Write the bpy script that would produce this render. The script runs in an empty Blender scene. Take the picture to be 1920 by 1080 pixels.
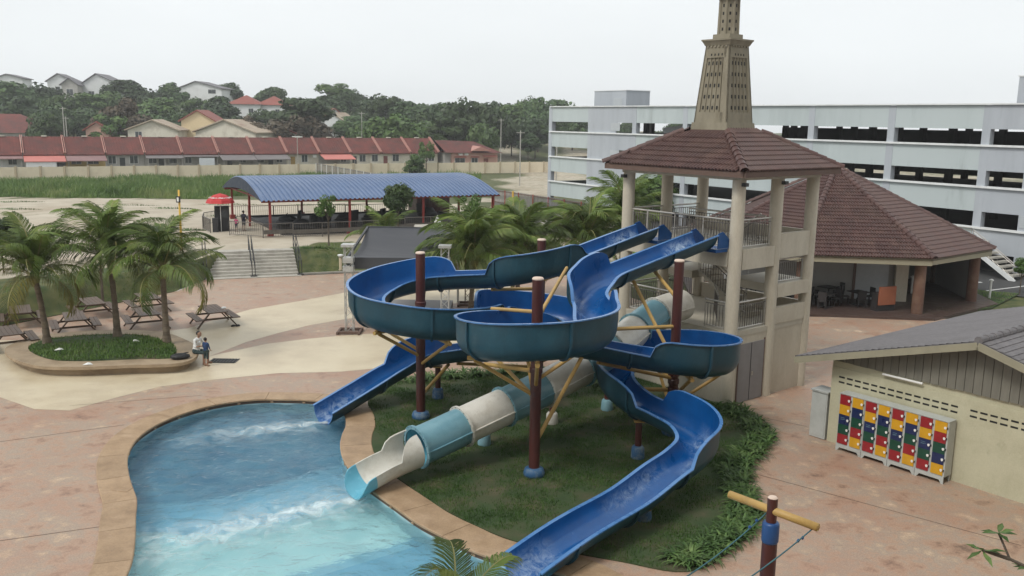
import bpy, bmesh, math, random
from math import sin, cos, pi, radians, sqrt, atan2, hypot
from mathutils import Vector, Matrix, noise
from mathutils.geometry import tessellate_polygon
random.seed(11)
S = bpy.context.scene
COL = S.collection
# ---------------------------------------------------------------- camera
cam_d = bpy.data.cameras.new('camera')
cam_d.sensor_width = 36.0
cam_d.lens = 36.0 * 1700.0 / 1920.0
cam_d.clip_start = 0.1
cam_d.clip_end = 4000
cam = bpy.data.objects.new('camera', cam_d)
COL.objects.link(cam)
PITCH, ROLL = math.atan(315 / 1700.0), radians(0.9)
f_ = Vector((0, cos(PITCH), -sin(PITCH)))
u_ = Vector((0, sin(PITCH), cos(PITCH)))
r_ = Vector((1, 0, 0))
rt = r_ * cos(ROLL) + u_ * sin(ROLL)
up = -r_ * sin(ROLL) + u_ * cos(ROLL)
m3 = Matrix((rt, up, -f_)).transposed()
cam.matrix_world = Matrix.Translation((0, 0, 10)) @ m3.to_4x4()
S.camera = cam
# ---------------------------------------------------------------- sky, sun, exposure
SUN_EL, SUN_AZ = radians(50), radians(-134)      # azimuth from +Y towards +X
W = bpy.data.worlds.new('World')
S.world = W
W.use_nodes = True
nt = W.node_tree
nt.nodes.clear()
sky = nt.nodes.new('ShaderNodeTexSky')
sky.sky_type = 'NISHITA'
sky.sun_disc = False
sky.sun_elevation = SUN_EL
sky.sun_rotation = SUN_AZ
sky.air_density = 1.0
sky.dust_density = 6.0
hs = nt.nodes.new('ShaderNodeHueSaturation')
hs.inputs['Saturation'].default_value = 0.25
hs.inputs['Value'].default_value = 0.8
mx = nt.nodes.new('ShaderNodeMixRGB')
mx.inputs[0].default_value = 0.86
mx.inputs[2].default_value = (8.3, 8.65, 8.8, 1)
bg = nt.nodes.new('ShaderNodeBackground')
bg.inputs[1].default_value = 0.1
ow = nt.nodes.new('ShaderNodeOutputWorld')
nt.links.new(sky.outputs[0], hs.inputs['Color'])
nt.links.new(hs.outputs[0], mx.inputs[1])
tc = nt.nodes.new('ShaderNodeTexCoord')
cl = nt.nodes.new('ShaderNodeTexNoise'); cl.inputs['Scale'].default_value = 2.2; cl.inputs['Detail'].default_value = 7
mpw = nt.nodes.new('ShaderNodeMapping'); mpw.inputs['Scale'].default_value = (1, 1, 3.5)
nt.links.new(tc.outputs['Generated'], mpw.inputs[0]); nt.links.new(mpw.outputs[0], cl.inputs['Vector'])
clr = nt.nodes.new('ShaderNodeMapRange'); clr.inputs[1].default_value = .3; clr.inputs[2].default_value = .7; clr.inputs[3].default_value = .955; clr.inputs[4].default_value = 1.035
nt.links.new(cl.outputs['Fac'], clr.inputs[0])
clh = nt.nodes.new('ShaderNodeHueSaturation'); nt.links.new(clr.outputs[0], clh.inputs['Value']); nt.links.new(mx.outputs[0], clh.inputs['Color'])
nt.links.new(clh.outputs[0], bg.inputs[0])
nt.links.new(bg.outputs[0], ow.inputs[0])
sd = bpy.data.lights.new('sun', 'SUN')
sd.energy = 1.5
sd.angle = radians(16)
sd.color = (1, .965, .91)
sun = bpy.data.objects.new('sun', sd)
COL.objects.link(sun)
sdir = Vector((sin(SUN_AZ) * cos(SUN_EL), cos(SUN_AZ) * cos(SUN_EL), sin(SUN_EL)))
sun.rotation_euler = (-sdir).to_track_quat('-Z', 'Y').to_euler()
sun.location = sdir * 60
S.view_settings.view_transform = 'Standard'
S.view_settings.look = 'None'
S.view_settings.exposure = 0.34
S.view_settings.gamma = 1.0
S.cycles.max_bounces = 8
S.cycles.transparent_max_bounces = 16

# ---------------------------------------------------------------- materials
def mat(name, cols, scale=3.0, rough=.75, bump=0.0, bscale=None, detail=6, metal=0.0, spec=.4, coat=0.0,
        coords='pos', stretch=(1, 1, 1), rnd=0.0, dirt=None, dscale=.6, damt=.5, wave=None, trans=0.0, contrast=1.0, nrough=.62, speck=0.0, stain=None):
    """noise-driven colour ramp of real surface colours + optional stains, bump and per-object variation"""
    m = bpy.data.materials.new(name)
    m.use_nodes = True
    t = m.node_tree
    N, Lk = t.nodes, t.links
    bs = N['Principled BSDF']
    bs.inputs['Roughness'].default_value = rough
    bs.inputs['Metallic'].default_value = metal
    bs.inputs['Specular IOR Level'].default_value = spec
    bs.inputs['Coat Weight'].default_value = coat
    bs.inputs['Coat Roughness'].default_value = .12
    if coords == 'pos':
        g = N.new('ShaderNodeNewGeometry'); src = g.outputs['Position']
    else:
        g = N.new('ShaderNodeTexCoord'); src = g.outputs['Object']
    mp = N.new('ShaderNodeMapping')
    mp.inputs['Scale'].default_value = stretch
    Lk.new(src, mp.inputs[0])
    nz = N.new('ShaderNodeTexNoise')
    nz.inputs['Scale'].default_value = scale
    nz.inputs['Detail'].default_value = detail
    nz.inputs['Roughness'].default_value = nrough
    Lk.new(mp.outputs[0], nz.inputs['Vector'])
    cr = N.new('ShaderNodeValToRGB')
    n = len(cols)
    e = cr.color_ramp.elements
    lo, hi = .5 - .22 / contrast, .5 + .22 / contrast
    e[0].position = lo; e[0].color = (*cols[0], 1)
    e[1].position = hi if n > 1 else 1; e[1].color = (*cols[-1], 1)
    for i in range(1, n - 1):
        x = e.new(lo + (hi - lo) * i / (n - 1)); x.color = (*cols[i], 1)
    Lk.new(nz.outputs['Fac'], cr.inputs[0])
    out = cr.outputs[0]
    if dirt:
        n2 = N.new('ShaderNodeTexNoise')
        n2.inputs['Scale'].default_value = dscale
        n2.inputs['Detail'].default_value = 8
        n2.inputs['Roughness'].default_value = .7
        Lk.new(mp.outputs[0], n2.inputs['Vector'])
        rr = N.new('ShaderNodeMapRange')
        rr.inputs[1].default_value = .47; rr.inputs[2].default_value = .68
        rr.inputs[3].default_value = 0; rr.inputs[4].default_value = damt
        Lk.new(n2.outputs['Fac'], rr.inputs[0])
        mm = N.new('ShaderNodeMixRGB')
        mm.inputs[2].default_value = (*dirt, 1)
        Lk.new(rr.outputs[0], mm.inputs[0]); Lk.new(out, mm.inputs[1])
        out = mm.outputs[0]
    if stain:
        n5 = N.new('ShaderNodeTexNoise')
        n5.inputs['Scale'].default_value = stain[1]; n5.inputs['Detail'].default_value = 10; n5.inputs['Roughness'].default_value = .75
        Lk.new(mp.outputs[0], n5.inputs['Vector'])
        r5 = N.new('ShaderNodeMapRange')
        r5.inputs[1].default_value = stain[2]; r5.inputs[2].default_value = stain[3]; r5.inputs[4].default_value = stain[4]
        Lk.new(n5.outputs['Fac'], r5.inputs[0])
        m5 = N.new('ShaderNodeMixRGB'); m5.inputs[2].default_value = (*stain[0], 1)
        Lk.new(r5.outputs[0], m5.inputs[0]); Lk.new(out, m5.inputs[1]); out = m5.outputs[0]
    if speck:
        n4 = N.new('ShaderNodeTexNoise')
        n4.inputs['Scale'].default_value = 28; n4.inputs['Detail'].default_value = 4
        Lk.new(mp.outputs[0], n4.inputs['Vector'])
        r4 = N.new('ShaderNodeMapRange')
        r4.inputs[1].default_value = .3; r4.inputs[2].default_value = .7; r4.inputs[3].default_value = 1 - speck; r4.inputs[4].default_value = 1 + speck
        Lk.new(n4.outputs['Fac'], r4.inputs[0])
        h4 = N.new('ShaderNodeHueSaturation'); Lk.new(r4.outputs[0], h4.inputs['Value']); Lk.new(out, h4.inputs['Color']); out = h4.outputs[0]
    if rnd:
        oi = N.new('ShaderNodeObjectInfo')
        r2 = N.new('ShaderNodeMapRange')
        r2.inputs[3].default_value = 1 - rnd; r2.inputs[4].default_value = 1 + rnd
        Lk.new(oi.outputs['Random'], r2.inputs[0])
        hv = N.new('ShaderNodeHueSaturation')
        Lk.new(r2.outputs[0], hv.inputs['Value']); Lk.new(out, hv.inputs['Color'])
        out = hv.outputs[0]
    Lk.new(out, bs.inputs['Base Color'])
    # roughness variation
    rv = N.new('ShaderNodeMapRange')
    rv.inputs[1].default_value = .3; rv.inputs[2].default_value = .7
    rv.inputs[3].default_value = max(.02, rough - .1); rv.inputs[4].default_value = min(1, rough + .1)
    Lk.new(nz.outputs['Fac'], rv.inputs[0]); Lk.new(rv.outputs[0], bs.inputs['Roughness'])
    if bump:
        b = N.new('ShaderNodeBump')
        b.inputs['Strength'].default_value = bump
        b.inputs['Distance'].default_value = .02
        if wave:
            w = N.new('ShaderNodeTexWave')
            w.bands_direction = wave[0]; w.inputs['Scale'].default_value = wave[1]
            w.inputs['Distortion'].default_value = wave[2]
            Lk.new(mp.outputs[0], w.inputs['Vector'])
            Lk.new(w.outputs['Fac'], b.inputs['Height'])
        else:
            n3 = N.new('ShaderNodeTexNoise')
            n3.inputs['Scale'].default_value = bscale or scale * 6
            n3.inputs['Detail'].default_value = 5
            Lk.new(mp.outputs[0], n3.inputs['Vector'])
            Lk.new(n3.outputs['Fac'], b.inputs['Height'])
        Lk.new(b.outputs[0], bs.inputs['Normal'])
    return m

def leafmat(name, cols, rough=.5, trans=.25, rnd=.15, scale=1.2):
    m = mat(name, cols, scale=scale, rough=rough, rnd=rnd, spec=.3)
    t = m.node_tree
    bs = t.nodes['Principled BSDF']
    col = bs.inputs['Base Color'].links[0].from_socket
    tr = t.nodes.new('ShaderNodeBsdfTranslucent')
    t.links.new(col, tr.inputs[0])
    ms = t.nodes.new('ShaderNodeMixShader')
    ms.inputs[0].default_value = trans
    t.links.new(bs.outputs[0], ms.inputs[1]); t.links.new(tr.outputs[0], ms.inputs[2])
    t.links.new(ms.outputs[0], t.nodes['Material Output'].inputs[0])
    return m

# ---------------------------------------------------------------- mesh builder
class MB:
    def __init__(s, T=None):
        s.v = []; s.f = []; s.m = []; s.T = T
    def add(s, vs, fs, mi=0):
        o = len(s.v)
        if s.T is not None:
            vs = [s.T @ Vector(p) for p in vs]
        s.v += [tuple(p) for p in vs]
        s.f += [tuple(i + o for i in f) for f in fs]
        s.m += [mi] * len(fs)
        return s
    def box(s, x0, x1, y0, y1, z0, z1, mi=0):
        return s.add([(x0, y0, z0), (x1, y0, z0), (x1, y1, z0), (x0, y1, z0), (x0, y0, z1), (x1, y0, z1), (x1, y1, z1), (x0, y1, z1)],
                     [(0, 3, 2, 1), (4, 5, 6, 7), (0, 1, 5, 4), (1, 2, 6, 5), (2, 3, 7, 6), (3, 0, 4, 7)], mi)
    def beam(s, p, q, w, h, mi=0, up=(0, 0, 1)):
        p, q = Vector(p), Vector(q); d = (q - p).normalized(); U = Vector(up)
        if abs(d.dot(U)) > .97: U = Vector((1, 0, 0))
        a = d.cross(U).normalized() * w / 2; b = a.cross(d).normalized() * h / 2
        vs = [p - a - b, p + a - b, p + a + b, p - a + b, q - a - b, q + a - b, q + a + b, q - a + b]
        return s.add(vs, [(0, 1, 2, 3), (7, 6, 5, 4), (0, 4, 5, 1), (1, 5, 6, 2), (2, 6, 7, 3), (3, 7, 4, 0)], mi)
    def tube(s, p, q, r, n=8, r2=None, mi=0, caps=True):
        p, q = Vector(p), Vector(q); d = (q - p).normalized()
        U = Vector((0, 0, 1)) if abs(d.z) < .95 else Vector((1, 0, 0))
        a = d.cross(U).normalized(); b = a.cross(d).normalized(); r2 = r if r2 is None else r2
        vs = [p + (a * cos(2 * pi * i / n) + b * sin(2 * pi * i / n)) * r for i in range(n)]
        vs += [q + (a * cos(2 * pi * i / n) + b * sin(2 * pi * i / n)) * r2 for i in range(n)]
        fs = [(i, i + n, (i + 1) % n + n, (i + 1) % n) for i in range(n)]
        if caps: fs += [tuple(range(n)), tuple(range(2 * n - 1, n - 1, -1))]
        return s.add(vs, fs, mi)
    def lathe(s, c, prof, n=16, mi=0, phase=0.0, sx=1, sy=1, cap=True):
        c = Vector(c); vs = []
        for r, z in prof:
            vs += [c + Vector((r * sx * cos(2 * pi * i / n + phase), r * sy * sin(2 * pi * i / n + phase), z)) for i in range(n)]
        fs = []
        for k in range(len(prof) - 1):
            for i in range(n):
                j = (i + 1) % n
                fs.append((k * n + i, k * n + j, k * n + n + j, k * n + n + i))
        if cap:
            fs.append(tuple(range(n - 1, -1, -1))); o = (len(prof) - 1) * n
            fs.append(tuple(range(o, o + n)))
        return s.add(vs, fs, mi)
    def prism(s, pts, z0, z1, mi=0, top=True, bot=True):
        n = len(pts)
        area = sum(pts[i][0] * pts[(i + 1) % n][1] - pts[(i + 1) % n][0] * pts[i][1] for i in range(n))
        if area < 0: pts = pts[::-1]
        vs = [(p[0], p[1], z0) for p in pts] + [(p[0], p[1], z1) for p in pts]
        fs = [(i, (i + 1) % n, (i + 1) % n + n, i + n) for i in range(n)]
        tris = tessellate_polygon([[Vector((p[0], p[1], 0)) for p in pts]])
        for t in tris:
            a, b, c = t
            ar = (pts[b][0] - pts[a][0]) * (pts[c][1] - pts[a][1]) - (pts[c][0] - pts[a][0]) * (pts[b][1] - pts[a][1])
            if ar < 0: a, c = c, a
            if top: fs.append((a + n, b + n, c + n))
            if bot: fs.append((a, c, b))
        return s.add(vs, fs, mi)
    def sheet(s, loops, z, mi=0):
        vl = [[Vector((p[0], p[1], 0)) for p in l] for l in loops]
        flat = [p for l in vl for p in l]
        fs = []
        for a, b, c in tessellate_polygon(vl):
            ar = (flat[b] - flat[a]).cross(flat[c] - flat[a]).z
            fs.append((a, b, c) if ar > 0 else (a, c, b))
        return s.add([(p.x, p.y, z) for p in flat], fs, mi)
    def quad(s, a, b, c, d, mi=0):
        return s.add([a, b, c, d], [(0, 1, 2, 3)], mi)
    def mesh(s, name, mats, smooth=False):
        me = bpy.data.meshes.new(name)
        me.from_pydata(s.v, [], s.f)
        for m in (mats if isinstance(mats, (list, tuple)) else [mats]): me.materials.append(m)
        me.polygons.foreach_set('material_index', s.m)
        if smooth: me.polygons.foreach_set('use_smooth', [True] * len(s.f))
        me.update()
        return me
    def build(s, name, mats, parent=None, smooth=False, local=False):
        return link(name, s.mesh(name, mats, smooth), parent, local)

def link(name, me, parent=None, local=False):
    o = bpy.data.objects.new(name, me)
    COL.objects.link(o)
    if parent is not None:
        o.parent = parent
        if not local:
            q = parent
            o.matrix_parent_inverse = WM(q).inverted()
    return o

def WM(o):
    m = Matrix.LocRotScale(o.location, o.rotation_euler, o.scale)
    if o.parent is not None:
        m = WM(o.parent) @ o.matrix_parent_inverse @ m
    return m

def tag(o, label=None, cat=None, group=None, kind=None):
    if label: o['label'] = label
    if cat: o['category'] = cat
    if group: o['group'] = group
    if kind: o['kind'] = kind
    return o

def thing(name, label, cat, loc=(0, 0, 0), rz=0, group=None, kind=None):
    o = bpy.data.objects.new(name, None)
    o.empty_display_size = .2
    COL.objects.link(o)
    o.location = loc
    o.rotation_euler = (0, 0, rz)
    return tag(o, label, cat, group, kind)

def copy_tree(o, parent=None):
    c = o.copy()
    COL.objects.link(c)
    if parent is not None:
        c.parent = parent
    for ch in o.children:
        copy_tree(ch, c)
    return c

def bevel(me, w, seg=1):
    bm = bmesh.new(); bm.from_mesh(me)
    bmesh.ops.bevel(bm, geom=bm.edges[:], offset=w, segments=seg, affect='EDGES', clamp_overlap=True)
    bm.to_mesh(me); bm.free()

def catmull(P, n, closed=False):
    out = []; N = len(P)
    rng = range(N) if closed else range(N - 1)
    for i in rng:
        g = lambda k: Vector(P[k % N]) if closed else Vector(P[max(0, min(N - 1, k))])
        a, b, c, d = g(i - 1), g(i), g(i + 1), g(i + 2)
        for k in range(n):
            t = k / n
            out.append(.5 * ((2 * b) + (c - a) * t + (2 * a - 5 * b + 4 * c - d) * t * t + (3 * b - a - 3 * c + d) * t ** 3))
    if not closed: out.append(Vector(P[-1]))
    return out

def sstep(a, b, x):
    t = max(0., min(1., (x - a) / (b - a)))
    return t * t * (3 - 2 * t)

# tower frame: u runs along its right-hand side, v along the side the slides leave from
TF = Vector((7.79, 31.43, 0)); TA = radians(39.07)
TU = Vector((cos(TA), sin(TA), 0)); TV = Vector((-sin(TA), cos(TA), 0))
def UV(a, b, z=0.0):
    p = TF + TU * a + TV * b
    return Vector((p.x, p.y, z))
# ---------------------------------------------------------------- material set
m_pink = mat('stamped concrete', [(.15, .1, .075), (.29, .185, .13), (.38, .255, .18), (.32, .25, .195), (.41, .3, .21), (.54, .41, .3)], scale=1.15, rough=.5, bump=.4, bscale=9, dirt=(.34, .185, .125), dscale=.28, damt=.6, detail=14, spec=.4, contrast=1.25, nrough=.72, speck=.16, stain=((.07, .05, .042), 1.4, .6, .72, .6))
m_cream = mat('cream concrete', [(.46, .38, .255), (.54, .46, .325), (.58, .51, .375)], scale=.5, rough=.42, bump=.08, bscale=14, dirt=(.36, .28, .19), dscale=.35, damt=.5, spec=.45, speck=.07, stain=((.26, .2, .14), .9, .6, .75, .4))
m_coping = mat('coping stone', [(.27, .18, .105), (.35, .24, .145), (.4, .285, .185)], scale=1.6, rough=.6, bump=.15, dirt=(.2, .125, .07), dscale=2.2, damt=.45, rnd=.06, speck=.12, stain=((.1, .07, .045), 3, .62, .75, .5))
m_joint_gapshade = mat('joint filler and gap shade', [(.09, .06, .045), (.13, .09, .065)], rough=.9)
m_poolwall = mat('pool wall', [(.3, .46, .5), (.4, .55, .58)], scale=3, rough=.4)
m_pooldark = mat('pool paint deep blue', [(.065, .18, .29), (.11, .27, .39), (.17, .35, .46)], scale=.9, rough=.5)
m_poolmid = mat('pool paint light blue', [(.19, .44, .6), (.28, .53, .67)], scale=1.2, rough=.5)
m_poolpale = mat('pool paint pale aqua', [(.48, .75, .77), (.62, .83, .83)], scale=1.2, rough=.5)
m_lawn = mat('lawn soil', [(.022, .044, .013), (.036, .062, .02), (.058, .066, .03), (.12, .095, .06)], scale=.9, rough=.95, bump=.6, bscale=30, detail=9)
m_grass = leafmat('grass blade', [(.034, .08, .016), (.062, .13, .026), (.11, .155, .044)], scale=.9, trans=.2, rnd=0)
m_tall = leafmat('tall grass blade', [(.06, .115, .024), (.12, .2, .05), (.28, .31, .12)], scale=.16, trans=.25, rnd=0)
m_frond = leafmat('palm frond', [(.06, .098, .02), (.11, .165, .034), (.21, .24, .065)], scale=1.1, trans=.28, rnd=.4)
m_frondold = leafmat('palm frond yellowing', [(.14, .14, .03), (.24, .2, .055)], scale=.9, trans=.2, rnd=.2)
m_rachis = mat('palm rachis', [(.16, .16, .05), (.25, .22, .08)], scale=2, rough=.6)
m_trunkp = mat('palm trunk', [(.09, .068, .048), (.16, .125, .09), (.22, .18, .13)], scale=2.5, rough=.9, bump=.6, stretch=(1, 1, 3))
m_lily = leafmat('lily leaf', [(.03, .07, .018), (.065, .125, .032), (.16, .23, .075)], scale=2.5, trans=.15, rnd=.25)
m_leafA = leafmat('tree leaf dark', [(.03, .058, .022), (.054, .096, .034), (.09, .135, .046)], scale=.35, trans=.15, rnd=.5)
m_leafB = leafmat('tree leaf mid', [(.032, .064, .019), (.06, .105, .027), (.095, .14, .04)], scale=.35, trans=.18, rnd=.45)
m_leafC = leafmat('tree leaf bright', [(.04, .085, .018), (.075, .14, .028), (.11, .17, .04)], scale=.35, trans=.2, rnd=.2)
m_leafD = leafmat('tree leaf brown', [(.05, .042, .026), (.085, .064, .038), (.11, .09, .05)], scale=.35, trans=.15, rnd=.2)
m_bark = mat('bark', [(.07, .055, .042), (.13, .105, .08)], scale=3, rough=.95, bump=.5)
m_blue = mat('slide gelcoat blue', [(.001, .048, .175), (.0015, .066, .235), (.002, .088, .295)], scale=1.3, rough=.34, spec=.3, coat=.06, dirt=(.004, .075, .26), dscale=1.6, damt=.3, stain=((.03, .12, .3), 5, .6, .75, .35))
m_bluewet = mat('slide gelcoat wet', [(.0015, .06, .215), (.002, .082, .275)], scale=2.3, rough=.22, spec=.45, coat=.15, dirt=(.008, .09, .29), dscale=3.0, damt=.35)
m_rim = mat('slide rim blue', [(.05, .15, .36), (.09, .22, .45)], scale=2.5, rough=.3, coat=.3)
m_shell = mat('slide outer fibreglass', [(.008, .042, .062), (.012, .055, .08), (.018, .074, .104)], scale=1.4, rough=.42, spec=.4, dirt=(.02, .05, .065), dscale=2.5, damt=.5, stretch=(1, 1, .5), stain=((.06, .12, .14), 2.2, .56, .74, .55), speck=.08)
m_flange = mat('slide flange', [(.012, .05, .075), (.02, .075, .11)], scale=3, rough=.5)
m_teal = mat('tube teal', [(.115, .25, .31), (.145, .29, .35), (.185, .345, .4)], scale=1.2, rough=.35, coat=.15, dirt=(.1, .22, .25), dscale=2, damt=.45)
m_ivory = mat('tube ivory', [(.58, .56, .5), (.66, .64, .58)], scale=1.2, rough=.4, coat=.1, dirt=(.36, .32, .25), dscale=1.8, damt=.5, stain=((.2, .17, .12), 2.4, .6, .74, .5))
m_aqua = mat('slide mouth aqua', [(.1, .34, .46), (.14, .42, .54)], scale=1.5, rough=.3, coat=.2)
m_maroon = mat('steel maroon', [(.055, .016, .014), (.08, .022, .019)], scale=2, rough=.42, spec=.45, dirt=(.045, .02, .018), dscale=3, damt=.5)
m_yellow = mat('steel ochre', [(.38, .24, .075), (.48, .31, .1)], scale=2, rough=.45, dirt=(.25, .15, .06), dscale=4, damt=.5)
m_capw = mat('pole cap', [(.55, .42, .34), (.65, .53, .44)], rough=.6)
m_footblue = mat('plinth blue', [(.02, .075, .17), (.035, .11, .22)], scale=5, rough=.6, dirt=(.25, .27, .22), dscale=5, damt=.6)
m_footteal = mat('plinth teal', [(.14, .28, .33), (.2, .35, .4)], scale=5, rough=.6)
m_concgrey = mat('plain concrete', [(.33, .31, .27), (.45, .43, .38)], scale=2, rough=.8, bump=.2, dirt=(.2, .18, .15), dscale=1.5, damt=.5)
m_towercream = mat('tower paint', [(.47, .425, .34), (.53, .485, .395)], scale=1.0, rough=.65, dirt=(.33, .285, .21), dscale=1.1, damt=.5, stretch=(1, 1, .3), speck=.05, stain=((.22, .18, .12), 1.6, .6, .72, .5))
m_towerfloor = mat('tower floor', [(.4, .37, .3), (.5, .46, .38)], scale=2, rough=.6)
m_spire = mat('spire stone', [(.19, .17, .125), (.235, .21, .155), (.26, .235, .175)], scale=1.8, rough=.85, bump=.25, dirt=(.13, .11, .07), dscale=1.3, damt=.55, stretch=(1, 1, .45))
m_dark = mat('dark void', [(.012, .012, .012), (.02, .02, .02)], rough=.9)
m_tile = mat('roof tile brown', [(.055, .026, .023), (.074, .036, .031), (.098, .05, .043)], scale=1.6, rough=.5, spec=.4, rnd=.16, dirt=(.1, .075, .05), dscale=.8, damt=.25)
m_tileu = mat('roof underlay', [(.05, .026, .022), (.07, .036, .03)], rough=.8)
m_fasc = mat('fascia brown', [(.1, .062, .048), (.14, .09, .07)], rough=.7)
m_steel = mat('stainless rail', [(.38, .36, .33), (.52, .5, .46)], scale=6, rough=.35, metal=.6)
m_bal = mat('baluster steel', [(.1, .09, .08), (.17, .155, .14)], scale=6, rough=.45, metal=.4)
m_blackst = mat('black rail', [(.02, .02, .02), (.035, .035, .035)], rough=.5)
m_doorgrey = mat('grey door', [(.2, .19, .19), (.25, .24, .24)], rough=.6)
m_lockwall = mat('locker block wall', [(.45, .43, .305), (.5, .48, .345)], scale=1.2, rough=.7, bump=.06, dirt=(.34, .32, .21), dscale=.9, damt=.5, speck=.05, stain=((.22, .2, .13), 1.3, .6, .74, .45))
m_gable = mat('gable board', [(.145, .14, .115), (.19, .182, .15)], scale=3, rough=.7, rnd=.08, stretch=(3, 3, .5))
m_barge = mat('barge board', [(.25, .23, .165), (.3, .28, .2)], scale=2, rough=.7)
m_shingle = mat('grey shingle', [(.1, .095, .1), (.15, .14, .145), (.19, .18, .18)], scale=7, rough=.8, bump=.35, bscale=26, dirt=(.08, .075, .07), dscale=.7, damt=.4)
m_lgrey = mat('locker enamel', [(.4, .42, .4), (.46, .48, .46)], scale=2, rough=.4, dirt=(.3, .3, .28), dscale=3, damt=.35)
m_lred = mat('locker red', [(.24, .014, .018), (.3, .02, .026)], scale=5, rough=.4, coat=.1, dirt=(.16, .02, .022), dscale=4, damt=.4)
m_lyel = mat('locker yellow', [(.54, .28, .012), (.61, .33, .018)], scale=5, rough=.4, coat=.1, dirt=(.42, .23, .03), dscale=4, damt=.4)
m_lnav = mat('locker navy', [(.01, .018, .07), (.014, .025, .09)], rough=.35, coat=.2)
m_lgrn = mat('locker green', [(.006, .05, .03), (.01, .065, .04)], rough=.35, coat=.2)
m_white = mat('white enamel', [(.68, .68, .65), (.76, .76, .73)], rough=.4)
m_cpA = mat('car park panel', [(.42, .475, .48), (.465, .52, .525)], scale=.25, rough=.75, dirt=(.34, .385, .39), dscale=.35, damt=.6, stretch=(1, 1, .18), stain=((.24, .26, .26), .7, .58, .75, .45))
m_cpB = mat('car park column', [(.38, .41, .445), (.425, .455, .49)], scale=.4, rough=.75, dirt=(.3, .32, .35), dscale=.5, damt=.5, stretch=(1, 1, .18), stain=((.22, .235, .25), .8, .58, .75, .45))
m_cpW = mat('car park ledge', [(.66, .68, .68), (.73, .75, .75)], scale=.8, rough=.7, dirt=(.45, .46, .45), dscale=.9, damt=.5)
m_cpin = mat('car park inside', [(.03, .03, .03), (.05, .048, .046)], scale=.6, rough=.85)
m_shut = mat('louvre shutter', [(.4, .43, .45), (.46, .49, .51)], rough=.6)
m_asph = mat('asphalt', [(.042, .042, .043), (.06, .06, .06)], scale=2, rough=.85, bump=.3, dirt=(.085, .083, .08), dscale=.5, damt=.5)
m_pavfloor = mat('pavilion floor tile', [(.055, .036, .03), (.085, .055, .045)], scale=2, rough=.5)
m_pavwall = mat('pavilion wall', [(.3, .3, .29), (.36, .36, .35)], scale=1, rough=.7)
m_paint = mat('road paint', [(.6, .6, .58), (.72, .72, .7)], scale=4, rough=.6, dirt=(.3, .3, .29), dscale=5, damt=.6)
m_wood = mat('table wood', [(.06, .038, .026), (.095, .062, .043), (.12, .085, .062)], scale=4, rough=.55, stretch=(1, 1, 1), coords='obj', rnd=.1)
m_plant = mat('planter render', [(.3, .225, .145), (.38, .29, .195)], scale=1.2, rough=.7, dirt=(.19, .135, .085), dscale=1.6, damt=.6)
m_roofblue = mat('blue roof sheet', [(.07, .115, .22), (.088, .142, .26)], scale=.5, rough=.38, spec=.5, dirt=(.14, .2, .33), dscale=.4, damt=.5)
m_roofnavy = mat('navy end panel', [(.014, .025, .045), (.022, .035, .06)], rough=.6)
m_redsteel = mat('red steel', [(.2, .024, .02), (.26, .034, .028)], rough=.5)
m_blackfl = mat('arena floor', [(.012, .012, .013), (.022, .021, .02)], scale=1, rough=.6)
m_cover = mat('dark cover', [(.02, .02, .023), (.05, .048, .05)], scale=4, rough=.6, bump=.5, bscale=8)
m_cokered = mat('umbrella red', [(.4, .022, .025), (.47, .03, .032)], rough=.6)
m_txt = mat('print white', [(.7, .7, .68), (.78, .78, .76)], rough=.6)
m_truss = mat('aluminium truss', [(.42, .42, .4), (.58, .58, .56)], scale=8, rough=.4, metal=.5)
m_tarp = mat('stage tarpaulin', [(.035, .036, .042), (.05, .052, .06), (.065, .067, .075)], scale=.8, rough=.6, stretch=(.4, 2.2, 1), dirt=(.09, .09, .095), dscale=.9, damt=.3)
m_hoard = mat('hoarding sheet', [(.15, .145, .145), (.2, .195, .195)], scale=.8, rough=.6, dirt=(.1, .085, .075), dscale=.9, damt=.5)
m_wallcream = mat('boundary wall render', [(.64, .55, .4), (.7, .61, .46)], scale=.4, rough=.8, dirt=(.5, .41, .29), dscale=.5, damt=.5)
m_postc = mat('boundary post', [(.33, .27, .18), (.4, .33, .23)], rough=.8)
m_hroof = mat('clay roof sheet', [(.085, .024, .019), (.125, .034, .027), (.165, .048, .037)], scale=.7, rough=.75, dirt=(.05, .028, .023), dscale=.5, damt=.7, bump=.5, wave=('X', 1.2, 1), rnd=.1)
m_hridge = mat('party wall cap', [(.36, .17, .14), (.42, .22, .18)], rough=.7)
m_hcream = mat('house render cream', [(.6, .56, .47), (.66, .62, .53)], scale=.4, rough=.8, dirt=(.36, .31, .24), dscale=.6, damt=.6, rnd=.08)
m_hgrey = mat('house render grey', [(.36, .345, .32), (.44, .425, .4)], scale=.4, rough=.8, dirt=(.2, .18, .16), dscale=.6, damt=.5)
m_hwhite = mat('house render white', [(.62, .63, .63), (.7, .71, .71)], scale=.4, rough=.8, dirt=(.48, .48, .47), dscale=.6, damt=.4)
m_hpink = mat('house render pink', [(.52, .3, .24), (.58, .36, .29)], scale=.4, rough=.8)
m_hyel = mat('house render yellow', [(.6, .43, .16), (.66, .5, .24)], scale=.4, rough=.8)
m_awgrey = mat('awning grey', [(.13, .115, .115), (.18, .165, .16)], scale=.6, rough=.6, bump=.4, wave=('X', 2, 0))
m_awred = mat('awning red', [(.42, .13, .11), (.5, .18, .15)], scale=.6, rough=.6)
m_awpale = mat('awning pink', [(.2, .11, .11), (.26, .16, .15)], scale=.6, rough=.6)
m_pane = mat('window pane', [(.03, .035, .04), (.06, .07, .075)], rough=.15, spec=.6)
m_frame = mat('window frame', [(.55, .55, .53), (.65, .65, .63)], rough=.6)
m_doorw = mat('door ochre', [(.3, .19, .05), (.36, .24, .07)], rough=.6)
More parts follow.
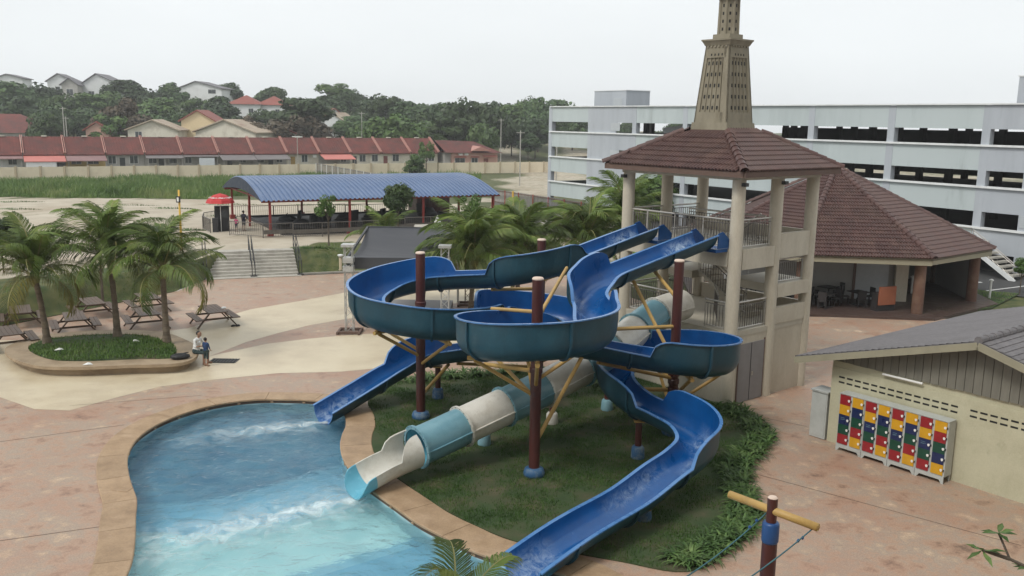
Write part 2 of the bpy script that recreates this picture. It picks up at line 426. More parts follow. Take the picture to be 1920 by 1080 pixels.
m_doorr = mat('door red', [(.17, .05, .04), (.22, .07, .06)], rough=.6)
m_cloth = mat('hung cloth', [(.55, .58, .6), (.64, .67, .69)], rough=.8)
m_skin = mat('skin', [(.25, .14, .09), (.32, .19, .13)], rough=.6, scale=6)
m_hair = mat('hair', [(.012, .01, .009), (.02, .017, .015)], rough=.5)
m_shirt = mat('white shirt', [(.6, .6, .58), (.68, .68, .66)], rough=.8, scale=8, bump=.3)
m_tblue = mat('blue shirt', [(.012, .035, .1), (.02, .05, .13)], rough=.8, scale=8)
m_short = mat('dark shorts', [(.02, .035, .035), (.03, .05, .05)], rough=.8)
m_pinkc = mat('pink shirt', [(.42, .05, .14), (.5, .07, .18)], rough=.8)
m_navyc = mat('dark dress', [(.015, .015, .03), (.03, .028, .05)], rough=.8)
m_bag = mat('black bag', [(.012, .012, .013), (.025, .025, .027)], rough=.6)
m_rope = mat('rope blue green', [(.03, .09, .12), (.06, .16, .18)], rough=.8)
m_bluecol = mat('collar blue', [(.015, .06, .19), (.025, .085, .24)], rough=.4)
m_orange = mat('orange panel', [(.26, .085, .04), (.32, .11, .055)], rough=.6)
m_colbrown = mat('column brown', [(.1, .05, .033), (.14, .072, .048)], scale=1.5, rough=.7, dirt=(.22, .15, .1), dscale=.9, damt=.6)
m_tarmac2 = m_asph
# ================================================================ GROUND
YB = [(-260, -60), (-60, -15), (-40, 20), (-24.25, 41.9), (-19.3, 51.5), (-18.95, 55.5), (-13.74, 57.4), (-10.85, 58.6), (0, 60), (3, 60), (9, 47), (60, 47), (260, 47)]
def yb(x):
    for (a, p), (b, q) in zip(YB, YB[1:]):
        if a <= x <= b: return p + (q - p) * (x - a) / (b - a)
    return 47
def base_z(y):
    return 1.3 - 2.0 * sstep(72, 140, y)
def hgt(x, y):
    d = y - yb(x)
    st = .45 if -19.4 < x < -13.3 else 0
    up_ = sstep(0, 2.7, d - st) if st == 0 else max(0., min(1., (d - st) / 2.6))
    k = 1 - sstep(1.5, 9, x)
    a = base_z(y) * up_ * k
    if k < 1: a += (1 - k) * (-.06 - .6 * sstep(105, 150, y))
    hl = 11.5 * (1 - sstep(-60, 40, x)) + 3.0
    a += hl * sstep(205, 330, y) + 4 * sstep(330, 520, y) * (1 - sstep(-260, 0, x))
    if d > 3 and y < 200: a += .12 * noise.noise((x * .12, y * .12, 3)) * (.2 + k)
    if y > 205: a += 1.5 * noise.noise((x * .02, y * .02, 1))
    return a
xs = [-260, -220, -180, -150, -125, -105, -90] + [-80 + 2.0 * i for i in range(26)] + [-28 + .6 * i for i in range(62)] + [10 + 3 * i for i in range(14)] + [55, 65, 80, 100, 130, 170, 210, 260]
xs = sorted(set(round(x, 2) for x in xs + [-19.4, -18.95, -13.74, -13.3, -10.85]))
ts = [-.3, 0, .3, .6, .9, 1.2, 1.5, 1.8, 2.1, 2.4, 2.7, 3.0, 3.6, 4.5, 5.5, 7] + [8.5 + 1.6 * i for i in range(60)] + [106, 112, 120, 130, 140, 150, 160, 170, 182, 195, 210, 225, 245, 265, 290, 320, 360, 420, 520, 640, 780]
g = MB(); gv = []
for t in ts:
    for x in xs:
        y = yb(x) + t
        g.v.append((x, y, hgt(x, y)))
        d = t
        wob = 3.5 * noise.noise((x * .09, y * .09, 7)) + 1.5 * noise.noise((x * .4, y * .4, 2))
        if d < 3.2: w = 1.0
        elif x < -4: w = sstep(104 + wob, 107 + wob, y) + .9 * sstep(.25, .5, noise.noise((x * .22, y * .5, 9))) * (1 - sstep(60, 104, y) * .3) * .7
        else: w = .35 + .65 * sstep(-.1, .25, noise.noise((x * .07, y * .07, 5)))
        if x > -14 and d < 5.5 + wob * .3: w = 1
        if x < -19.5 and d < 9 + wob: w = 1
        gv.append(max(0, min(1, w)))
nx = len(xs)
for j in range(len(ts) - 1):
    for i in range(nx - 1):
        g.f.append((j * nx + i, j * nx + i + 1, j * nx + nx + i + 1, j * nx + nx + i)); g.m.append(0)
m_ground = mat('lot ground', [(.33, .285, .22), (.42, .37, .29), (.48, .43, .345)], scale=.35, rough=.95, bump=.4, bscale=4, dirt=(.29, .225, .15), dscale=.12, damt=.7)
t_ = m_ground.node_tree; bs_ = t_.nodes['Principled BSDF']; c0 = bs_.inputs['Base Color'].links[0].from_socket
at = t_.nodes.new('ShaderNodeAttribute'); at.attribute_name = 'grassy'
gn = t_.nodes.new('ShaderNodeTexNoise'); gn.inputs['Scale'].default_value = 1.2; gn.inputs['Detail'].default_value = 8
gc = t_.nodes.new('ShaderNodeValToRGB'); gc.color_ramp.elements[0].position = .32; gc.color_ramp.elements[1].position = .7
gc.color_ramp.elements[0].color = (.035, .055, .015, 1); gc.color_ramp.elements[1].color = (.12, .12, .045, 1)
gg = t_.nodes.new('ShaderNodeNewGeometry'); t_.links.new(gg.outputs['Position'], gn.inputs['Vector']); t_.links.new(gn.outputs['Fac'], gc.inputs[0])
ma = t_.nodes.new('ShaderNodeMath'); ma.operation = 'ADD'
mb2 = t_.nodes.new('ShaderNodeMath'); mb2.operation = 'MULTIPLY_ADD'; mb2.inputs[1].default_value = .8; mb2.inputs[2].default_value = -.4
t_.links.new(gn.outputs['Fac'], mb2.inputs[0]); t_.links.new(mb2.outputs[0], ma.inputs[0]); t_.links.new(at.outputs['Fac'], ma.inputs[1])
mr = t_.nodes.new('ShaderNodeMapRange'); mr.inputs[1].default_value = .3; mr.inputs[2].default_value = .7
t_.links.new(ma.outputs[0], mr.inputs[0])
mg = t_.nodes.new('ShaderNodeMixRGB'); t_.links.new(mr.outputs[0], mg.inputs[0]); t_.links.new(c0, mg.inputs[1]); t_.links.new(gc.outputs[0], mg.inputs[2])
t_.links.new(mg.outputs[0], bs_.inputs['Base Color'])
gme = g.mesh('ground', m_ground, True)
ca = gme.attributes.new('grassy', 'FLOAT', 'POINT'); ca.data.foreach_set('value', gv)
tag(link('ground', gme), 'sandy lot rising into grassy hills behind the pool deck', 'ground', kind='structure')

# ---- deck with the pool cut out
pool_pts = [(-7, 31.15), (-7.97, 31.23), (-9.1, 31.17), (-10.1, 30.68), (-10.8, 29.99), (-11.35, 28.99), (-11.64, 27.92), (-11.64, 26.69), (-11.3, 25.35), (-10.77, 24.15), (-10.28, 23.22), (-9.81, 22.37), (-9.44, 21.4), (-9.04, 20.4), (-8.68, 19.43), (-8.41, 18.4), (-8.1, 16), (-7.2, 13.5), (-5, 12), (-2, 12.2), (1, 13.2), (2.6, 15), (2.5, 17), (1.6, 18.5), (.6, 19.15), (-.08, 19.4), (-.78, 19.83), (-1.32, 20.36), (-2.17, 21.2), (-2.98, 22.29), (-3.6, 23.13), (-4.08, 23.84), (-4.77, 25.21), (-5.16, 26.51), (-5.31, 27.6), (-5.35, 28.47), (-5.6, 29.6), (-6.1, 30.7)]
pool = [(p.x, p.y) for p in catmull([(x, y, 0) for x, y in pool_pts], 4, True)]
deck_out = [(-60, -25), (60, -25), (60, 47)] + [(x, yb(x)) for x in (9, 3, 0, -10.85, -13.74, -18.95, -19.3, -24.25, -40, -60)]
tag(MB().sheet([deck_out, pool], 0).build('deck', m_pink), 'pink stamped concrete pool deck', 'deck', kind='structure')
bandA = [(-9.61, 51.78), (-11.73, 48.93), (-13.72, 46.63), (-14.81, 43.96), (-15.4, 42.1), (-17.5, 40.4), (-21, 39.5), (-24, 39), (-27, 38.6), (-27, 31), (-23, 31.5), (-20, 31.6), (-18.18, 31.01), (-16.3, 29.75), (-15.06, 29.66), (-14.09, 31.22), (-13.09, 32.6), (-11.43, 33.61), (-9.23, 34.64), (-6.77, 35.01), (-4.85, 35.84), (-2, 37.2), (1.5, 38.6), (2.5, 42), (-1, 43.2), (-4, 42.5), (-7.45, 41.28), (-9.25, 40.42), (-10.91, 39.31), (-12.3, 37.6), (-12.75, 37.0), (-12.4, 37.98), (-11.93, 39.54), (-10.96, 41.36), (-9.86, 43.12), (-8.32, 44.68), (-4, 48.5), (0, 51), (0, 56.5), (-4, 55.2)]
tag(MB().sheet([bandA], .004).build('cream_paving', m_cream), 'cream concrete bands swept across the deck', 'paving', kind='structure')
# expansion joints in the right-hand deck
jb = MB()
for a, b in [((7.2, 24.9), (12.5, 20.6)), ((8.6, 30.2), (10.0, 29.2)), ((11.9, 33.6), (13.6, 31.8)), ((-12.6, 28.3), (-19.5, 24.5)), ((-9.9, 20.9), (-15, 18.8)), ((-11.2, 31.6), (-15.3, 30.2))]:
    d = Vector((b[0] - a[0], b[1] - a[1], 0)).normalized(); n = Vector((-d.y, d.x, 0)) * .012
    A, B_ = Vector((*a, .004)), Vector((*b, .004)); jb.quad(A - n, B_ - n, B_ + n, A + n)
tag(jb.build('expansion_joint', m_joint_gapshade), 'thin dark expansion joints cut in the deck', 'joint', kind='structure')

# ---- pool basin
basin = thing('pool_basin', 'painted pool floor and walls under the water', 'pool', (-6, 22, -.7), kind='structure')
PF = -.75
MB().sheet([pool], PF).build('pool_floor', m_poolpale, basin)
def clipline(side):
    """pool-floor paint zones as polygons between two boundary curves"""
    return side
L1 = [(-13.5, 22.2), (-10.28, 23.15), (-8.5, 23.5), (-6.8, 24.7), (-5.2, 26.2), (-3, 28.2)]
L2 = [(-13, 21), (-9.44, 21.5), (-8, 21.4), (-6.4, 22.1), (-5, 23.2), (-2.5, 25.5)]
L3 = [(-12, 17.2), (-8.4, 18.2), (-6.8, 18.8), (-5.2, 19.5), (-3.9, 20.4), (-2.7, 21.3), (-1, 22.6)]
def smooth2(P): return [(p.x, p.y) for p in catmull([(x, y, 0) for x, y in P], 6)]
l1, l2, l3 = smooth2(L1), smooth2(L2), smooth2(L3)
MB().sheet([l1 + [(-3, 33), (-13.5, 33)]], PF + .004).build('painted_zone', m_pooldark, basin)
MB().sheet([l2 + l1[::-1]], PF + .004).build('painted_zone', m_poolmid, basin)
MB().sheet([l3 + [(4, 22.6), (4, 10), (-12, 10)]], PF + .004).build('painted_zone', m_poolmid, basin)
wb = MB(); n = len(pool)
for i in range(n):
    a, b = pool[i], pool[(i + 1) % n]
    wb.quad((a[0], a[1], PF), (b[0], b[1], PF), (b[0], b[1], -.13), (a[0], a[1], -.13))
    wb.quad((a[0], a[1], -.13), (b[0], b[1], -.13), (b[0], b[1], -.001), (a[0], a[1], -.001), 1)  # top band coloured dark to stand for the shadow gap under the coping
wb.build('pool_wall', [m_poolwall, m_joint_gapshade], basin)
# ---- coping slabs
cop = thing('pool_coping', 'tan coping slabs edging the pool', 'coping', (-6, 22, 0), kind='structure')
PV = [Vector((x, y, 0)) for x, y in pool]
cum = [0]
for i in range(n): cum.append(cum[-1] + (PV[(i + 1) % n] - PV[i]).length)
def pool_at(s):
    s %= cum[-1]
    for i in range(n):
        if cum[i + 1] >= s:
            t = (s - cum[i]) / (cum[i + 1] - cum[i])
            a, b = PV[i], PV[(i + 1) % n]; p = a.lerp(b, t)
            t0 = (PV[(i + 1) % n] - PV[i - 1]).normalized(); t1 = (PV[(i + 2) % n] - a).normalized()
            tt = t0.lerp(t1, t).normalized()
            return p, Vector((-tt.y, tt.x, 0))
SEG = 30; sl = cum[-1] / SEG
area = sum(pool[i][0] * pool[(i + 1) % n][1] - pool[(i + 1) % n][0] * pool[i][1] for i in range(n))
sg = -1 if area > 0 else 1
def cop_w(p): return .78 if p.x < -6 else .92
for k in range(SEG):
    c = MB(); ring = []
    J = 8
    for j in range(J + 1):
        s = k * sl + .008 + (sl - .016) * j / J
        p, nn = pool_at(s); nn = nn * sg
        w_ = cop_w(p)
        i0, i1, o1, o0 = p - nn * .05, p - nn * .05, p + nn * w_, p + nn * w_
        ring.append([(i0.x, i0.y, -.015), (i0.x, i0.y, .035), (i0.x + nn.x * .025, i0.y + nn.y * .025, .05), (o1.x - nn.x * .02, o1.y - nn.y * .02, .05), (o1.x, o1.y, .035), (o0.x, o0.y, -.02)])
    vs = [q for r in ring for q in r]; fs = []
    for j in range(J):
        for i in range(6):
            a, b = j * 6 + i, j * 6 + (i + 1) % 6
            fs.append((a, b, b + 6, a + 6) if sg < 0 else (a, a + 6, b + 6, b))
    fs += [tuple(range(6)), tuple(range(J * 6 + 5, J * 6 - 1, -1))]
    c.add(vs, fs).build('coping_slab', m_coping, cop)
# gutter grille marks: small pale brackets under the coping lip
br = MB()
for k in range(46):
    p, nn = pool_at(k * cum[-1] / 46 + .4); nn = nn * sg; t = Vector((-nn.y, nn.x, 0)) * .05
    q = p - nn * .01
    br.add([q - t + Vector((0, 0, -.1)), q + t + Vector((0, 0, -.1)), q + t - nn * .03 + Vector((0, 0, -.1)), q - t - nn * .03 + Vector((0, 0, -.1)), q - t + Vector((0, 0, -.055)), q + t + Vector((0, 0, -.055)), q + t - nn * .03 + Vector((0, 0, -.055)), q - t - nn * .03 + Vector((0, 0, -.055))],
           [(0, 3, 2, 1), (4, 5, 6, 7), (0, 1, 5, 4), (1, 2, 6, 5), (2, 3, 7, 6), (3, 0, 4, 7)])
tag(br.build('gutter_bracket', m_coping, cop), kind='stuff')
# skimmer lid
p = Vector((-10.25, 22.7, 0))
MB(Matrix.Translation((-10.42, 23.0, 0)) @ Matrix.Rotation(radians(-12), 4, 'Z')).box(-.22, .22, -.13, .13, .05, .058).build('skimmer_lid', m_coping, cop)

# ---- water
def seg_d(p, a, b):
    ax, ay = a; bx, by = b; dx, dy = bx - ax, by - ay
    t = max(0, min(1, ((p[0] - ax) * dx + (p[1] - ay) * dy) / (dx * dx + dy * dy)))
    return hypot(p[0] - ax - t * dx, p[1] - ay - t * dy), t
WZ = -.16
def inside(x, y):
    c = False; j = n - 1
    for i in range(n):
        if (pool[i][1] > y) != (pool[j][1] > y) and x < (pool[j][0] - pool[i][0]) * (y - pool[i][1]) / (pool[j][1] - pool[i][1]) + pool[i][0]: c = not c
        j = i
    return c
wv = {}; wmb = MB(); foam = []
gs = .1
x0, x1, y0, y1 = -11.9, 3.0, 11.8, 31.5
def wvert(i, j):
    if (i, j) in wv: return wv[(i, j)]
    x, y = x0 + i * gs, y0 + j * gs
    z = WZ
    f = 0
    d, t = seg_d((x, y), (-6.25, 29.35), (-10.2, 27.7)); f = max(f, (1 - sstep(0, .3 + 1.5 * t, d)) * (1 - t) ** .55)
    d, t = seg_d((x, y), (-4.0, 23.3), (-9.2, 19.6)); f = max(f, (1 - sstep(0, .35 + 1.5 * t, d)) * (1 - t) ** .45)
    d, t = seg_d((x, y), (.2, 18.2), (-1.8, 15.6)); f = max(f, (1 - sstep(0, .3 + .9 * t, d)) * (1 - t) ** .5)
    d, t = seg_d((x, y), (-4.6, 22.9), (-9.4, 19.6)); f = max(f, .42 * (1 - sstep(.2, 2.3, d)))
    d, t = seg_d((x, y), (-6.8, 29.0), (-10.2, 27.4)); f = max(f, .3 * (1 - sstep(.2, 1.8, d)))
    # ripples radiating from the outlets plus chop
    amp = .075
    for cx, cy in ((-6.3, 29.3), (-4.0, 23.2), (.2, 18.2)):
        r = hypot(x - cx, y - cy)
        z += .02 * sin(r * 6.5 + 1.5 * noise.noise((x * .7, y * .7, 0))) / (1 + .22 * r)
    z += amp * noise.noise((x * 1.3, y * 2.4, 1)) + .4 * amp * noise.noise((x * 3.0, y * 5.0, 4))
    z += max(0, f - .4) * (.05 * abs(noise.noise((x * 4, y * 4, 9))) + .03)
    wv[(i, j)] = len(wmb.v); wmb.v.append((x, y, z)); foam.append(f)
    return wv[(i, j)]
NI, NJ = int((x1 - x0) / gs), int((y1 - y0) / gs)
ins = {}
for i in range(NI + 1):
    for j in range(NJ + 1): ins[(i, j)] = inside(x0 + i * gs, y0 + j * gs)
for i in range(NI):
    for j in range(NJ):
        if ins[(i, j)] or ins[(i + 1, j)] or ins[(i, j + 1)] or ins[(i + 1, j + 1)]:
            wmb.f.append((wvert(i, j), wvert(i + 1, j), wvert(i + 1, j + 1), wvert(i, j + 1))); wmb.m.append(0)
m_water = bpy.data.materials.new('pool water'); m_water.use_nodes = True
t_ = m_water.node_tree; N_ = t_.nodes; N_.remove(N_['Principled BSDF']); K = t_.links.new
geo = N_.new('ShaderNodeNewGeometry')
n1 = N_.new('ShaderNodeTexNoise'); n1.inputs['Scale'].default_value = 2.6; n1.inputs['Detail'].default_value = 5; n1.inputs['Distortion'].default_value = .8
n2 = N_.new('ShaderNodeTexNoise'); n2.inputs['Scale'].default_value = 9; n2.inputs['Detail'].default_value = 3
K(geo.outputs['Position'], n1.inputs['Vector']); K(geo.outputs['Position'], n2.inputs['Vector'])
ad = N_.new('ShaderNodeMath'); ad.operation = 'MULTIPLY_ADD'; ad.inputs[1].default_value = .3; K(n2.outputs['Fac'], ad.inputs[0]); K(n1.outputs['Fac'], ad.inputs[2])
bp = N_.new('ShaderNodeBump'); bp.inputs['Strength'].default_value = 1.0; bp.inputs['Distance'].default_value = .1; K(ad.outputs[0], bp.inputs['Height'])
trn = N_.new('ShaderNodeBsdfRefraction'); trn.inputs['Color'].default_value = (.88, .96, .97, 1); trn.inputs['IOR'].default_value = 1.2; trn.inputs['Roughness'].default_value = 0.02; K(bp.outputs[0], trn.inputs['Normal'])
tp = N_.new('ShaderNodeBsdfTransparent'); tp.inputs[0].default_value = (.86, .95, .97, 1)
tm = N_.new('ShaderNodeMixShader'); tm.inputs[0].default_value = .25; K(trn.outputs[0], tm.inputs[1]); K(tp.outputs[0], tm.inputs[2])
gl = N_.new('ShaderNodeBsdfGlossy'); gl.inputs['Roughness'].default_value = .06; K(bp.outputs[0], gl.inputs['Normal'])
fr = N_.new('ShaderNodeFresnel'); fr.inputs['IOR'].default_value = 1.33; K(bp.outputs[0], fr.inputs['Normal'])
m1 = N_.new('ShaderNodeMixShader'); K(fr.outputs[0], m1.inputs[0]); K(tm.outputs[0], m1.inputs[1]); K(gl.outputs[0], m1.inputs[2])
fa = N_.new('ShaderNodeAttribute'); fa.attribute_name = 'foam'
fn = N_.new('ShaderNodeTexNoise'); fn.inputs['Scale'].default_value = 1.9; fn.inputs['Detail'].default_value = 10; fn.inputs['Roughness'].default_value = .75; fn.inputs['Distortion'].default_value = 1.2
K(geo.outputs['Position'], fn.inputs['Vector'])
f1 = N_.new('ShaderNodeMath'); f1.operation = 'MULTIPLY'; K(fa.outputs['Fac'], f1.inputs[0])
f0 = N_.new('ShaderNodeMapRange'); f0.inputs[1].default_value = .34; f0.inputs[2].default_value = .72; f0.inputs[3].default_value = .1; f0.inputs[4].default_value = 1.25
K(fn.outputs['Fac'], f0.inputs[0]); K(f0.outputs[0], f1.inputs[1])
fm = N_.new('ShaderNodeMapRange'); fm.inputs[1].default_value = .12; fm.inputs[2].default_value = .85; fm.inputs[4].default_value = .88; K(f1.outputs[0], fm.inputs[0])
df = N_.new('ShaderNodeBsdfDiffuse'); df.inputs[0].default_value = (.72, .8, .8, 1)
m2 = N_.new('ShaderNodeMixShader'); K(fm.outputs[0], m2.inputs[0]); K(m1.outputs[0], m2.inputs[1]); K(df.outputs[0], m2.inputs[2])
K(m2.outputs[0], N_['Material Output'].inputs[0])
wme = wmb.mesh('pool_water', m_water, True)
fa_ = wme.attributes.new('foam', 'FLOAT', 'POINT'); fa_.data.foreach_set('value', foam)
tag(link('pool_water', wme), 'rippled blue pool water with white foam below the slides', 'water', kind='structure')

# ---- island lawn
lawn_pts = [(-5.0, 30.6), (-4.62, 29.3), (-4.4, 28.4), (-4.42, 27.6), (-4.3, 26.8), (-4.0, 25.8), (-3.3, 24.4), (-2.75, 23.6), (-2.1, 22.6), (-1.3, 21.7), (-.5, 20.9), (.3, 20.3), (1.3, 19.9), (2.6, 19.45), (3.8, 19.0), (4.6, 19.3), (5.3, 20.1), (6.0, 21), (6.5, 22), (6.6, 23.4), (6.9, 24.8), (7.4, 26), (8.1, 27.2), (8.45, 28.5), (8.4, 30.3), (7.9, 31.2), (4.6, 35.3), (3.0, 36.0), (.9, 36.0), (-1.64, 34.9), (-4.27, 33.9), (-5.1, 32.3)]
lawn = [(p.x, p.y) for p in catmull([(x, y, 0) for x, y in lawn_pts], 4, True)]
tag(MB().prism(lawn, -.01, .03, bot=False).build('island_lawn', m_lawn), 'worn green lawn under the slides', 'lawn', kind='structure')
def in_poly(P, x, y):
    c = False; j = len(P) - 1
    for i in range(len(P)):
        if (P[i][1] > y) != (P[j][1] > y) and x < (P[j][0] - P[i][0]) * (y - P[i][1]) / (P[j][1] - P[i][1]) + P[i][0]: c = not c
        j = i
    return c
gb = MB(); cnt = 0
while cnt < 100000:
    x, y = random.uniform(-5.3, 8.5), random.uniform(19, 36)
    if not in_poly(lawn, x, y): continue
    dn = noise.noise((x * .8, y * .8, 0)) + .5 * noise.noise((x * 2.5, y * 2.5, 0))
    if random.random() < .55 + dn * 1.3:
        cnt += 1
        a = random.random() * 6.28; h = random.uniform(.035, .085); w = .0095
        l = random.uniform(0, .04)
        gb.add([(x - w * cos(a), y - w * sin(a), .03), (x + w * cos(a), y + w * sin(a), .03), (x + l * sin(a), y - l * cos(a), .03 + h)], [(0, 1, 2)])
    else: cnt += .3
tag(gb.build('lawn_grass', m_grass), 'short mown grass on the lawn under the slides', 'grass', kind='stuff')

# ---- asphalt yard, its markings and the right lawn
MBK = lambda: MB()
ap = [(12, 60), (22, 50.6), (24.5, 51.8), (30, 54), (60, 52), (60, 47.5), (62, 47.5), (62, 110), (5, 110), (4, 100)]
tag(MB().sheet([[(14, 62), (23, 53.3), (29, 54.9), (40, 47.6), (62, 47.6), (62, 60), (33, 66), (8, 104), (2, 108), (2, 96)]], .004).build('asphalt_yard', m_asph), 'dark asphalt yard beside the car park', 'road', kind='structure')
ml = MB()
for a, b in [((25.4, 53.5), (28.7, 55.6)), ((27.3, 57.4), (30.8, 58.6)), ((28.6, 55.0), (36, 59.2)), ((30.8, 58.6), (29.6, 60.8)), ((33.2, 54.5), (35.8, 59.1)), ((24.5, 56), (27.3, 57.4))]:
    d = Vector((b[0] - a[0], b[1] - a[1], 0)).normalized(); q = Vector((-d.y, d.x, 0)) * .07
    A, B_ = Vector((*a, .008)), Vector((*b, .008)); ml.quad(A - q, B_ - q, B_ + q, A + q)
tag(ml.build('parking_marking', m_paint), 'white parking bay lines on the asphalt', 'marking', kind='structure')
tag(MB().prism([(22, 47.2), (27, 50), (31, 54.5), (27.5, 56.2), (24.8, 53.6), (20, 57), (13, 64), (10, 58), (17, 47.1)], -.02, .05).build('side_lawn', m_lawn), 'green lawn strip beyond the pavilion columns', 'lawn', kind='structure')
gb = MB()
for _ in range(9000):
    x, y = random.uniform(21, 31), random.uniform(47, 56)
    if in_poly([(22, 47.2), (27, 50), (31, 54.5), (27.5, 56.2), (24.8, 53.6), (21, 56)], x, y):
        a = random.random() * 6.28; h = random.uniform(.05, .12); w = .015
        gb.add([(x - w * cos(a), y - w * sin(a), .05), (x + w * cos(a), y + w * sin(a), .05), (x + .04 * sin(a), y - .04 * cos(a), .05 + h)], [(0, 1, 2)])
tag(gb.build('lawn_grass', m_tall), 'short grass on the lawn strip beyond the pavilion', 'grass', kind='stuff')

# ---- grass on the bank either side of the stairs and the tall grass field
gb = MB(); cnt = 0
while cnt < 16000:
    x = random.uniform(-34, 2); y = yb(x) + random.uniform(.05, 5.5)
    if -19.3 < x < -13.4: continue
    if y - yb(x) > 3.4 and not (x > -13.4 or x < -20) : continue
    cnt += 1
    if noise.noise((x * .35, y * .35, 0)) < -.25: continue
    a = random.random() * 6.28; h = random.uniform(.05, .14); w = .016; z = hgt(x, y) - .01
    gb.add([(x - w * cos(a), y - w * sin(a), z), (x + w * cos(a), y + w * sin(a), z), (x + .05 * sin(a), y - .05 * cos(a), z + h)], [(0, 1, 2)])
tag(gb.build('bank_grass', m_tall), 'short grass covering the bank beside the concrete steps', 'grass', kind='stuff')
ROW0 = Vector((-79, 147, 0)); RD = Vector((.8705, .4922, 0)); RN = Vector((.4922, -.8705, 0))   # terrace row: start, along, towards viewer
gb = MB(); cnt = 0
while cnt < 62000:
    x = random.uniform(-84, -6); y = random.uniform(100, 170)
    rel = Vector((x, y, 0)) - ROW0; fr_ = rel.dot(RN)
    edge = 104.5 + 3.5 * noise.noise((x * .09, y * .02, 7)) + (x + 60) * .06
    if y < edge or fr_ < 6.5: continue
    if x > -36 and y < 118 + (x + 36) * 1.2: continue
    cnt += 1
    cl = noise.noise((x * .13, y * .13, 0)) + .5 * noise.noise((x * .5, y * .5, 3))
    den = sstep(0, 5, y - edge)
    if x > -34 and random.random() < .5: continue
    h = (1.3 + .95 * cl) * (1 - .35 * (1 - sstep(6.5, 16, fr_))) * (.35 + .65 * den) * random.uniform(.55, 1.15)
    if h < .25: continue
    a = random.random() * 6.28; w = random.uniform(.035, .07); z = hgt(x, y) - .05
    l = random.uniform(.1, .45) * h; b = random.random() * 6.28
    vs = [(x - w * cos(a), y - w * sin(a), z), (x + w * cos(a), y + w * sin(a), z), (x + w * .8 * cos(a) + l * .3 * cos(b), y + w * .8 * sin(a) + l * .3 * sin(b), z + h * .6), (x - w * .8 * cos(a) + l * .3 * cos(b), y - w * .8 * sin(a) + l * .3 * sin(b), z + h * .6), (x + l * cos(b), y + l * sin(b), z + h)]
    gb.add(vs, [(0, 1, 2, 3), (3, 2, 4)])
tag(gb.build('tall_grass', m_tall), 'tall overgrown grass in front of the cream boundary wall', 'grass', kind='stuff')
gb = MB()
for cx, cy, r in [(-39, 92, 2.2), (-33, 88, 1.6), (-24.5, 80, 1.8), (-27, 70, 1.3), (-24.5, 69, .8), (-46, 84, 1.5), (-30, 96, 2.5), (-20, 98, 3), (-52, 95, 2), (-36, 79, 1.2), (-22, 64, .8), (-42, 74, 1.2), (-13.5, 60.5, 1.0), (-9, 90, 3), (-4, 95, 3), (3, 100, 3.5), (-7, 80, 2), (-1, 88, 3)]:
    for _ in range(420):
        a = random.random() * 6.28; q = r * sqrt(random.random()); x, y = cx + 1.5 * q * cos(a), cy + .6 * q * sin(a)
        h = random.uniform(.08, .3) * (1.2 - q / r); w = .03; z = hgt(x, y) - .02
        gb.add([(x - w * cos(a), y - w * sin(a), z), (x + w * cos(a), y + w * sin(a), z), (x + .1 * sin(a), y - .1 * cos(a), z + h)], [(0, 1, 2)])
tag(gb.build('weed_patches', m_grass), 'low weeds growing in patches on the sandy lot', 'weeds', kind='stuff')

# ---- concrete steps up to the lot
SA, SB = Vector((-18.95, 55.55, 0)), Vector((-13.74, 57.42, 0))
sdv = (SB - SA).normalized(); snv = Vector((-sdv.y, sdv.x, 0)); sL = (SB - SA).length
ST = Matrix.Translation(SA) @ Matrix.Rotation(atan2(sdv.y, sdv.x), 4, 'Z')
stair = thing('concrete_steps', 'wide pale concrete steps with black rails up to the sandy lot', 'steps', SA)
for k in range(8):
    me = MB(ST).box(0, sL, k * .34, 8 * .34 + .6 + (.0 if k < 7 else 0) - k * .001, k * .163 - .05 if k else -.02, (k + 1) * .163).build('step', m_concgrey, stair)
MB(ST).box(-.15, sL + .15, -.55, -.003, -.03, .05).build('landing', m_concgrey, stair)
for xx in (-.12, sL * .5, sL + .12):
    for o in (-.09, .09):
        p0, p1 = (xx + o, -.1, .95), (xx + o, 2.85, 2.25)
        MB(ST).tube(p0, p1, .025, 6).build('handrail', m_blackst, stair); MB(ST).tube((xx + o, -.1, .5), (xx + o, 2.85, 1.8), .02, 6).build('mid_rail', m_blackst, stair)
        for q in (p0, ((xx + o), 1.4, 1.6), p1):
            MB(ST).tube((q[0], q[1], 0.02 if q[1] < 0 else q[2] - 1.05), (q[0], q[1], q[2] + .02), .028, 6).build('rail_post', m_blackst, stair)
    MB(ST).box(xx - .2, xx + .2, -.3, .1, .05, .09).build('rail_foot', m_blackst, stair)
# kerb at the foot of the bank, and the deck drain grate
kb = MB()
for a, b in zip([(-13.5, 57.5), (-10.85, 58.6), (-6, 59.2), (0, 60)], [(-10.85, 58.6), (-6, 59.2), (0, 60), (3, 60)]):
    kb.beam((a[0], a[1] - .05, .05), (b[0], b[1] - .05, .05), .12, .14)
tag(kb.build('bank_kerb', m_concgrey), 'low concrete kerb along the foot of the grass bank', 'kerb', kind='structure')
gt = thing('drain_grate', 'dark rectangular drain grate in the cream paving', 'grate', (-11.9, 36.35, .006))
MB().add([(-12.45, 36.0, .008), (-11.36, 35.98, .008), (-11.36, 36.7, .008), (-12.45, 36.72, .008)], [(0, 1, 2, 3)]).build('pit', m_dark, gt)
for k in range(9):
    MB().box(-12.42 + k * .13, -12.36 + k * .13, 36.02, 36.69, .01, .022).build('bar', m_blackst, gt)
# ================================================================ WATER SLIDES
RAD = .53
